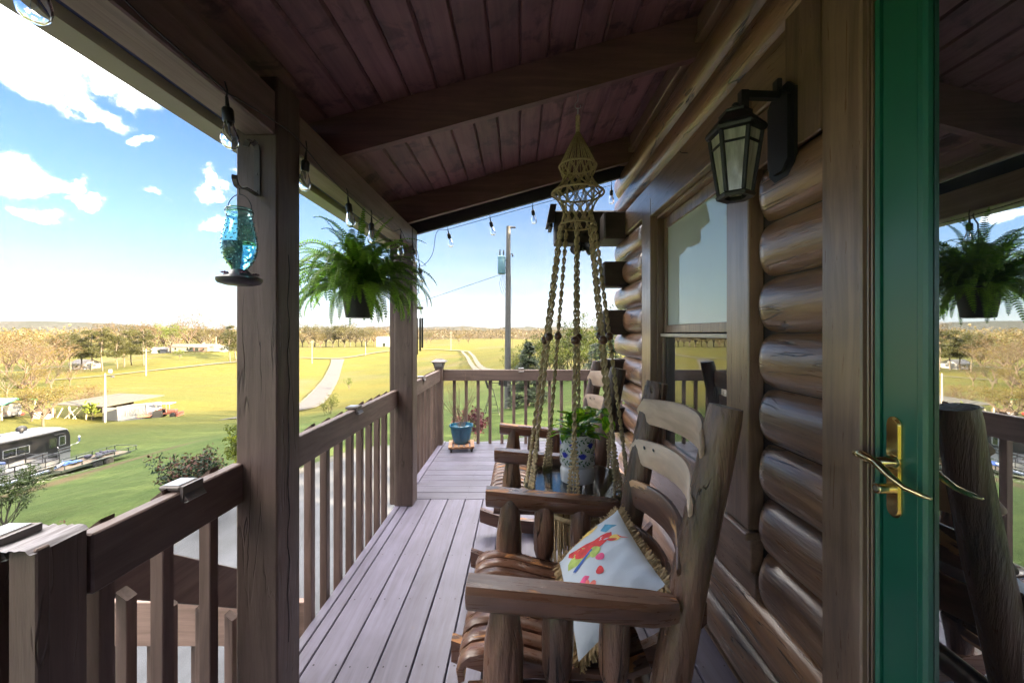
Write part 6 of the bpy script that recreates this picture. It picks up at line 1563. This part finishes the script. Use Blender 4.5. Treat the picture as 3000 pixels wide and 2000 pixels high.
def frond(L, droop, n, seed, start=78):
    random.seed(seed); m = MB(); pts = []
    p = Vector((0, 0, 0)); ang = R(start)
    for i in range(n + 1):
        pts.append(p.copy()); ang -= droop / n * (0.5 + i / n); p = p + Vector((math.cos(ang), .03 * math.sin(i * .5 + seed), math.sin(ang))) * (L / n)
    m.tube(pts, [.0016 * (1 - .7 * i / n) for i in range(n + 1)], 3, cap=False)
    for i in range(2, n + 1):
        q = i / n; w = .044 * (min(1, (q + .1) * 3.5)) * (1 - q) ** .55 + .003; d = (pts[i] - pts[i - 1]).normalized()
        up = Vector((0, 1, 0)).cross(d).normalized()
        for s in (-1, 1):
            sd_ = Vector((0, s, 0)); tip = pts[i] + sd_ * w + d * w * .35 - up * rr(-.002, .007) * (-1); b0 = pts[i] - d * L / n * .36; b1 = pts[i] + d * L / n * .36
            mid = pts[i] + sd_ * w * .5 + up * .003 + d * w * .12
            m.add([b0, mid - d * L / n * .34, tip, mid + d * L / n * .34, b1], [(0, 1, 3, 4), (1, 2, 3)])
    return m.mesh('frond', M.fern)
st_ = random.getstate()
fr = [frond(rr(.38, .56), R(dr), 36, 100 + i) for i, dr in enumerate((70, 115, 130, 150, 165, 185, 120, 200, 60, 140, 175, 210))] + [frond(rr(.36, .54), R(dr), 36, 200 + i, stt) for i, (dr, stt) in enumerate(((110, 30), (125, 40), (95, 15), (135, 55), (120, 50), (105, 25)))]
random.seed(41)
for i in range(290):
    a = rr(0, 6.283); k = random.randrange(len(fr)) if i < 190 else random.randrange(12, len(fr)); r = .075 * random.random() ** .5; s = rr(.62, 1.05)
    link('frond', fr[k], f, (r * math.cos(a), r * math.sin(a), rr(-.01, .01)), (rr(-.3, .3), rr(-.5, .45), a), (s, s, s))
random.setstate(st_)

# ---- hummingbird feeder and bracket
HB = Vector((-0.905, 1.275, 0))
t = thing('wall_bracket', 'brown steel strap hook screwed to the near porch post', 'hook', (-0.925, 1.413, 1.85))
def rel(*p): return Vector(p) - Vector((-0.925, 1.413, 1.85))
m = MB(); pts = [(-.925, 1.409, 1.885), (-.925, 1.409, 2.045), (-.926, 1.402, 2.062), (-.930, 1.388, 2.068), (-.935, 1.375, 2.060), (-.938, 1.368, 2.040)]
for a, b in zip(pts, pts[1:]): m.beam(rel(*a), rel(*b), .020, .0045, up=(0, 1, 0))
pts = [(-.925, 1.408, 1.887), (-.918, 1.36, 1.886), (-.902, 1.31, 1.878), (-.896, 1.29, 1.868), (-.893, 1.275, 1.862), (-.892, 1.258, 1.866), (-.892, 1.250, 1.882), (-.893, 1.252, 1.896)]
for a, b in zip(pts, pts[1:]): m.beam(rel(*a), rel(*b), .016, .0045)
for z in (1.90, 1.96): m.lathe([(.0045, 0), (.004, .003)], 8, rel(-.925, 1.4075, z), (0, -1, 0))
m.build('strap', plain('strap_brown', (.10, .085, .08), .5), t)
t = thing('hummingbird_feeder', 'turquoise hobnail glass hummingbird feeder half full on a wire bail', 'bird feeder', (-0.892, 1.272, 1.556)); t.scale = (.79, .79, .87)
fp = [(.026, .048), (.029, .050), (.030, .055), (.034, .062), (.050, .085), (.060, .112), (.063, .140), (.060, .170), (.052, .205), (.046, .235), (.0445, .25), (.048, .253), (.048, .260), (.0455, .263), (.0475, .267), (.0475, .273), (.044, .276)]
M.aqua = glassy('aqua_glass', (.52, .84, .84), .02, 1.35)
m = MB(); m.lathe(fp + [(.041, .274), (.041, .25), (.0485, .205), (.0565, .17), (.0595, .14), (.0565, .112), (.047, .087), (.031, .066), (.024, .052)], 36, cap=False); m.build('jar', M.aqua, t, 60)
m = MB()
def rj(z): return float(np.interp(z, [p[1] for p in fp[2:11]], [p[0] for p in fp[2:11]]))
for row in range(10):
    z = .075 + row * .0168
    for k in range(16): a = 2 * pi * (k + .5 * (row % 2)) / 16; m.ball((rj(z) * math.cos(a), rj(z) * math.sin(a), z), .0030, 6, 4)
tag(m.build('hobnail', plain('hobnail_glass', (.35, .62, .64), .15, coat=.5), t, True), kind='stuff')
M.syrup = glassy('sugar_water', (.45, .72, .80), 0.0, 1.33)
m = MB(); lq = [(.0235, .053), (.030, .0665), (.046, .088), (.0555, .112), (.0585, .140), (.0575, .150)]; m.lathe(lq, 32); m.build('sugar_water', M.syrup, t, 40)
m = MB(); m.lathe([(.050, -.004), (.072, .002), (.079, .010), (.080, .020), (.074, .024), (.045, .034), (.034, .046), (.028, .052), (.0, .052)], 32); m.build('base', plain('feeder_base', (.045, .04, .055), .35), t, 40)
for k in range(5):
    a = 2 * pi * k / 5 + .5; c = Vector((.055 * math.cos(a), .055 * math.sin(a), .034)); m = MB()
    for q in range(6): b = 2 * pi * q / 6; m.ball(c + Vector((.009 * math.cos(b), .009 * math.sin(b), .003)), .006, 6, 4, (1, 1, .5))
    m.ball(c + Vector((0, 0, .005)), .004, 6, 4); m.build('feeding_flower', plain('feeder_flower', (.16, .05, .10), .5), t, True)
m = MB(); m.tube([Vector((.050 * math.cos(a), 0.0, .266 + .062 * math.sin(a))) for a in np.linspace(0, pi, 20)], .0018, 6); m.tube([Vector((.049 * math.cos(2 * pi * k / 28), .049 * math.sin(2 * pi * k / 28), .2645)) for k in range(28)], .0017, 5, closed=True)
m.tube([(0, 0, .328), (0, 0, .345), (.0, .0, .352)], .0018, 5); m.build('bail', M.black, t, True)

# ---- wall lantern
LC = Vector((0.702, 1.292, 0)); 
t = thing('wall_lantern', 'black six-sided wall lantern with seeded glass beside the door', 'lantern', (0.868, 1.30, 2.12))
lo = Vector((0.868, 1.30, 2.12))
def zm(z): return 1.838 + (z - 1.826) * .80
def hexr(r, z, rot=0.0): r *= .83; z = zm(z); return [Vector((LC.x + r * math.cos(R(60 * k + 30) + rot), LC.y + r * math.sin(R(60 * k + 30) + rot), z)) - lo for k in range(6)]
def hexloft(m, rings, cap=True):
    vs = [p for (r, z) in rings for p in hexr(r, z)]; fs = [(j * 6 + i, j * 6 + (i + 1) % 6, (j + 1) * 6 + (i + 1) % 6, (j + 1) * 6 + i) for j in range(len(rings) - 1) for i in range(6)]
    if cap: fs += [tuple(range(6))[::-1], tuple((len(rings) - 1) * 6 + i for i in range(6))]
    m.add(vs, fs)
Z0, Z1 = 1.842, 2.075        # glass body bottom and top
def br(z): return .058 + (.090 - .058) * (z - Z0) / (Z1 - Z0)
m = MB(); hexloft(m, [(.088, 2.077), (.104, 2.080), (.108, 2.092), (.104, 2.104), (.096, 2.112), (.062, 2.150), (.058, 2.158), (.060, 2.166), (.050, 2.172), (.026, 2.186), (.014, 2.190)]); m.ball(Vector((LC.x, LC.y, zm(2.196))) - lo, .012, 10, 6); m.build('cap', M.black, t)
m = MB(); vs = []
ro, ri = .066, .040
for (r, z) in ((ri, 1.826), (ro, 1.822), (ro + .004, 1.834), (ro - .002, 1.8415), (ri, 1.8415)): vs += hexr(r, z)
m.add(vs, [(j * 6 + i, j * 6 + (i + 1) % 6, ((j + 1) % 5) * 6 + (i + 1) % 6, ((j + 1) % 5) * 6 + i) for j in range(5) for i in range(6)]); m.build('bottom_rim', M.black, t)
def seededmat():
    mt, n, b = newmat('seeded_glass'); v, r = coords(n); s_ = n.noise(n.vmath('MULTIPLY', v, (1, 1, .12)), 70, 4, .6); n.n.remove(b); out = n.n['Material Output']
    df = n.new('ShaderNodeBsdfDiffuse'); tl = n.new('ShaderNodeBsdfTranslucent'); gl = n.new('ShaderNodeBsdfGlossy'); m1 = n.new('ShaderNodeMixShader'); m2 = n.new('ShaderNodeMixShader')
    cc = n.mix(n.rng(s_, .35, .65), (.62, .60, .48, 1), (.92, .90, .78, 1)); n.link(cc, df.inputs[0]); n.link(cc, tl.inputs[0]); gl.inputs['Roughness'].default_value = .12  # pale streaks in the diffuse colour stand in for reflected sky
    m1.inputs[0].default_value = .5; n.link(df.outputs[0], m1.inputs[1]); n.link(tl.outputs[0], m1.inputs[2]); m2.inputs[0].default_value = .14; n.link(m1.outputs[0], m2.inputs[1]); n.link(gl.outputs[0], m2.inputs[2]); n.link(m2.outputs[0], out.inputs[0])
    bp = n.new('ShaderNodeBump'); bp.inputs['Strength'].default_value = .5; bp.inputs['Distance'].default_value = .004; n.link(s_, bp.inputs['Height']); n.link(bp.outputs[0], gl.inputs['Normal']); return mt
M.seeded = seededmat()
zb = 2.030
for i in range(6):
    a0, a1 = hexr(br(Z0), Z0), hexr(br(Z1), Z1)
    m = MB(); m.beam(a0[i], a1[i], .012, .012, .002, up=(.3, .2, 1)); m.build('corner_bar', M.black, t)
    m = MB(); p, q = hexr(br(zb), zb)[i], hexr(br(zb), zb)[(i + 1) % 6]; m.beam(p, q, .006, .006); m.build('cross_bar', M.black, t)
    c = (a0[i] + a0[(i + 1) % 6]) / 2; ins = (Vector((LC.x, LC.y, c.z + lo.z)) - lo - c).normalized() * .002
    m = MB(); m.prism([a0[i] + ins, a0[(i + 1) % 6] + ins, a1[(i + 1) % 6] + ins, a1[i] + ins], ins * .8); m.build('pane', M.seeded, t)
m = MB(); m.lathe([(.010, 0), (.012, .02), (.012, .07), (.009, .08)], 12, Vector((LC.x, LC.y, 1.86)) - lo); m.build('candle_tube', plain('candle_white', (.5, .48, .40), .6), t)
m = MB()   # arm and back plate
m.beam(Vector((.728, 1.292, 2.10)) - lo, Vector((.728, 1.292, 2.182)) - lo, .024, .024, up=(1, 0, 0)); m.beam(Vector((.718, 1.292, 2.17)) - lo, Vector((.845, 1.298, 2.17)) - lo, .022, .022); m.build('arm', M.black, t)
m = MB()
def plate(hw, z0, z1, x, d, c=.03): return [Vector((x, 1.30 - hw, z0 + c)) - lo, Vector((x, 1.30 - hw + c, z0)) - lo, Vector((x, 1.30 + hw - c, z0)) - lo, Vector((x, 1.30 + hw, z0 + c)) - lo, Vector((x, 1.30 + hw, z1 - c)) - lo, Vector((x, 1.30 + hw - c, z1)) - lo, Vector((x, 1.30 - hw + c, z1)) - lo, Vector((x, 1.30 - hw, z1 - c)) - lo]
m.prism(plate(.062, 1.90, 2.20, .867, 0), (-.012, 0, 0)); m.prism(plate(.050, 1.92, 2.18, .8545, 0), (-.012, 0, 0)); m.box(.835 - lo.x, 1.285 - lo.y, 2.16 - lo.z, .853 - lo.x, 1.315 - lo.y, 2.225 - lo.z, .004); m.build('back_plate', M.black, t)

# ---- festoon lights along the beam and the end of the roof
t = thing('string_lights', 'black festoon cable with clear pear bulbs along the beam and roof end', 'string lights', (-0.86, 1.5, 2.1)); so_ = Vector((-0.86, 1.5, 2.1))
path = [(-.850, .30, 2.135), (-.850, .70, 2.140), (-.851, .906, 2.112), (-.851, 1.125, 2.104), (-.852, 1.165, 2.10), (-.846, 1.22, 2.108), (-.846, 1.459, 2.142), (-.847, 1.577, 2.132), (-.850, 1.72, 2.108), (-.850, 1.90, 2.088), (-.851, 1.99, 2.085), (-.850, 2.28, 2.072), (-.851, 2.50, 2.075), (-.850, 2.69, 2.085), (-.851, 2.87, 2.14), (-.846, 3.0, 2.09), (-.846, 3.22, 2.12), (-.85, 3.36, 2.06), (-.85, 3.42, 1.985), (-.82, 3.45, 1.99), (-.74, 3.42, 2.08), (-.70, 3.405, 2.262), (-.60, 3.403, 2.285), (-.24, 3.403, 2.385), (.12, 3.403, 2.485), (.45, 3.403, 2.575), (.79, 3.403, 2.66)]
m = MB(); P = [Vector(p) - so_ for p in path]; q = []
for i in range(len(P) - 1):
    p0, p1, p2, p3 = P[max(i - 1, 0)], P[i], P[i + 1], P[min(i + 2, len(P) - 1)]
    for k in range(6): s = k / 6; q.append(0.5 * ((2 * p1) + (p2 - p0) * s + (2 * p0 - 5 * p1 + 4 * p2 - p3) * s * s + (3 * p1 - p0 - 3 * p2 + p3) * s ** 3))
q.append(P[-1]); m.tube(q, .0024, 5); m.build('cable', M.wire, t, True)
M.bulbglass = glassy('bulb_glass', (.96, .97, 1.0), .03, 1.15)
sk = MB(); sk.lathe([(.004, .03), (.006, 0), (.013, -.004), (.0155, -.010), (.0155, -.040), (.013, -.046), (.0, -.046)], 14, cap=False); skm = sk.mesh('socket', M.darkplastic, 40)
gl = MB(); gl.lathe([(.0125, -.046), (.0130, -.052), (.017, -.066), (.0225, -.086), (.0235, -.098), (.020, -.112), (.012, -.120), (.0, -.122)], 18, cap=False); glm = gl.mesh('bulb', M.bulbglass, True)
fl = MB(); fl.lathe([(.0035, -.046), (.003, -.075)], 6); fl.tube([(-.005, 0, -.075), (-.008, 0, -.095), (0, 0, -.100), (.008, 0, -.095), (.005, 0, -.075)], .0006, 4); flm = fl.mesh('filament', M.steel)
for (x, y, z, tilt) in ((-.852, .70, 2.068, 0), (-.852, 1.165, 2.060, .08), (-.846, 1.580, 2.085, -.05), (-.851, 1.99, 2.048, .12), (-.851, 2.30, 2.035, 0), (-.851, 2.87, 2.075, 0), (-.846, 3.19, 2.075, .1), (-.85, 3.42, 1.955, .2), (-.60, 3.403, 2.25, .2), (-.24, 3.403, 2.35, .2), (.12, 3.403, 2.45, .1), (.79, 3.40, 2.62, 0)):
    s = link('socket', skm, t, Vector((x, y, z)) - so_, (0, tilt * -1, 0)); link('bulb', glm, s); link('filament', flm, s)
    m = MB(); m.tube([(0, 0, .028), (.003, 0, .05), (-.002, 0, .075)], .0026, 5); m.build('lead', M.wire, s)

# ---- solar lights
M.solar = plain('solar_cell', (.30, .31, .34), .35); M.sbody = plain('solar_body', (.12, .10, .095), .45); M.lens = plain('pale_lens', (.42, .42, .42), .3)
def clip(label, loc, rotz=0.0):
    t = thing('rail_light', label, 'solar light', loc, rotz, 'solar lights on the railing'); t.scale = (.9, .74, .74)
    m = MB(); m.box(-.058, -.050, .001, .012, .050, .020, .005); m.prism([(.0125, -.050, .020), (.0125, .050, .020), (.0125, .050, -.040), (.0125, -.050, -.040)], (.010, 0, 0)); m.prism([(.0226, -.046, -.012), (.0226, -.046, -.036), (.036, -.046, -.036)], (0, .092, 0)); m.build('housing', M.sbody, t)
    m = MB(); m.box(-.050, -.042, .0205, .004, .042, .0225); m.build('solar_panel', M.solar, t)
    m = MB(); m.prism([(.0365, -.046, -.037), (.0365, .046, -.037), (.024, .046, -.0405), (.024, -.046, -.0405)], (0, 0, -.003)); m.build('lens', M.lens, t); return t
clip('solar clip light on the foreground railing in front of the near post', (-.988, 1.185, .942))
clip('solar clip light halfway along the railing between the two posts', (-.988, 2.42, .942))
clip('small solar clip light on the short railing near the corner lamp', (-.988, 4.08, .942))
clip('solar clip light on the far end railing', (.03, 5.026, .940), R(-90))
clip('solar light with glossy cell on top of the corner gate post', (-1.075, .845, .966))
t = thing('post_cap_lamp', 'square solar post cap lamp with flared roof on the far corner post', 'lamp', (-1.0, 5.0, 0))
m = MB(); m.box(-.047, -.047, -.26, .047, .047, .962, .004); m.build('post', M.post_z, t)
m = MB(); m.box(-.056, -.056, .963, .056, .056, .985, .004); m.build('collar', M.sbody, t)
m = MB(); sq = lambda r, z: [(-r, -r, z), (r, -r, z), (r, r, z), (-r, r, z)]
vs = [p for r, z in ((.044, .986), (.062, 1.03), (.066, 1.034)) for p in sq(r, z)]; m.add(vs, [(j * 4 + i, j * 4 + (i + 1) % 4, (j + 1) * 4 + (i + 1) % 4, (j + 1) * 4 + i) for j in range(2) for i in range(4)]); m.build('lens', M.lens, t)
m = MB()
for (sx, sy) in ((-1, -1), (1, -1), (1, 1), (-1, 1)): m.beam((sx * .046, sy * .046, .985), (sx * .066, sy * .066, 1.036), .010, .010, up=(1, 0, 0))
m.build('corner_rib', M.sbody, t)
m = MB(); vs = [p for r, z in ((.088, 1.036), (.092, 1.042), (.060, 1.062), (.045, 1.070), (.044, 1.074)) for p in sq(r, z)]; m.add(vs, [(j * 4 + i, j * 4 + (i + 1) % 4, (j + 1) * 4 + (i + 1) % 4, (j + 1) * 4 + i) for j in range(4) for i in range(4)] + [(3, 2, 1, 0), (16, 17, 18, 19)]); m.build('cap_roof', M.sbody, t)

# ---- blue pot on its dolly
BP = at(1352, 1312, 4.80); BP.z = 0.0
t = thing('plant_dolly', 'small slatted wooden plant dolly on black casters', 'plant stand', (BP.x, BP.y, 0), R(8))
Md = wood('dolly_wood', (.42, .23, .12), (.28, .14, .07), 1, .5, 20, .3)
for i in range(5): m = MB(); m.box(-.15 + i * .064, -.15, .058, -.15 + i * .064 + .044, .15, .074, .003); m.build('slat', Md, t)
for y in (-.13, .10): m = MB(); m.box(-.15, y, .038, .15, y + .03, .0575, .003); m.build('cross_bar', Md, t)
for (x, y) in ((-.12, -.12), (.12, -.12), (-.12, .12), (.12, .12)): m = MB(); m.lathe([(.004, -.012), (.017, -.011), (.019, -.006), (.019, .006), (.017, .011), (.004, .012)], 14, (x, y, .0195), (1, 0, 0)); m.box(x - .015, y - .012, .024, x + .015, y + .012, .0375); m.build('caster', M.rubber, t)
t = thing('blue_pot', 'ribbed teal blue glazed pot holding bare twigs at the deck corner', 'flower pot', (BP.x, BP.y, .075))
m = MB(); pr = [(.080, 0), (.088, .004), (.098, .03), (.112, .09), (.124, .15), (.130, .195), (.132, .198)]
m.lathe(pr, 96, flute=lambda a, j: 1 + (.022 * abs(math.sin(a * 16)) if 0 < j < 6 else 0)); m.build('body', plain('teal_glaze', (.010, .085, .150), .16, coat=.5, var=.25, scale=14), t, 60)
m = MB(); m.lathe([(.132, .197), (.143, .200), (.146, .212), (.143, .224), (.134, .226), (.128, .218), (.126, .19)], 48); m.build('rim', bpy.data.materials['teal_glaze'], t, 50)
m = MB(); m.lathe([(0, .195), (.126, .195)], 24, cap=False); m.build('soil', plain('pot_soil', (.12, .09, .06), .95, bmp=.8, bscale=90), t)
t = thing('bare_twigs', 'leafless forked shrub twigs standing in the blue pot', 'plant', (BP.x, BP.y, .26))
m = MB(); tips = []
random.seed(11)
for k in range(13): a = rr(0, 6.28); s = rr(.2, .8); branch(m, Vector((rr(-.04, .04), rr(-.04, .04), 0)), Vector((math.cos(a) * s, math.sin(a) * s, 1)), rr(.26, .42), .0050, 2, tips, .30, .2, (2, 3))
m.build('twig', plain('twig_bark', (.17, .11, .075), .9), t, True)

# ---- wind chime beyond the far post, flood light under the corbel log
t = thing('wind_chime', 'dark metal wind chime hanging past the far porch post', 'wind chime', (-.925, 3.62, 1.62))
m = MB(); m.box(-.07, -.012, -.005, .055, .012, .018, .003); m.build('top_bar', M.black, t)
for i, (x, zt, L) in enumerate(((-.052, -.08, .44), (-.026, -.085, .36), (.0, -.085, .33), (.028, -.085, .30), (.048, -.085, .27))):
    m = MB(); m.tube([(x, 0, zt), (x, 0, zt - L)], .0085, 10); m.build('tube', M.black, t, 40); m = MB(); m.tube([(x, 0, zt), (x, 0, -.004)], .0008, 4); m.build('cord', M.wire, t)
m = MB(); m.tube([(0, 0, .018), (.0, -.02, .3), (0, -.1, .62)], .0015, 4); m.build('hanger', M.wire, t)
t = thing('flood_light', 'black twin security flood light under the long corbel log', 'flood light', at(1706, 712, 3.52))
m = MB(); m.lathe([(.05, .05), (.052, .075)], 14); m.lathe([(.02, .0), (.02, .05)], 10); m.build('mount', M.black, t, 40)
for sx in (-1, 1): m = MB(); m.lathe([(.022, -.03), (.032, .0), (.048, .07), (.050, .085), (.044, .086)], 16, (sx * .03, -.02, -.02), (sx * .5, -.5, -.7)); m.build('lamp_head', M.black, t, 40)
m = MB(); m.ball((0, -.03, -.05), .03, 10, 6); m.build('sensor', M.darkplastic, t, True)
# small hook screw left in the lintel, cable clip on the top log
m = MB(); m.tube([Vector((.872, 2.06, 2.33)), Vector((.84, 2.06, 2.33)), Vector((.833, 2.06, 2.338))], .002, 5); tag(m.build('screw_hook', M.black), 'tiny screw hook left in the board above the window', 'hook')

# ---- the evening air: one closed box of thin even haze round everything
mh = bpy.data.materials.new('haze_air'); mh.use_nodes = True; nh = NT(mh.node_tree); nh.n.remove(nh.n['Principled BSDF'])
pv = nh.new('ShaderNodeVolumePrincipled'); pv.inputs['Color'].default_value = (0.92, 0.94, 1.0, 1); pv.inputs['Density'].default_value = 0.00001; pv.inputs['Anisotropy'].default_value = 0.1
nh.link(pv.outputs[0], nh.n['Material Output'].inputs['Volume'])
m = MB(); m.box(-6500, -2500, -45, 6500, 5200, 190); tag(m.build('haze', mh), kind='stuff')
print("script done", len(bpy.data.objects))
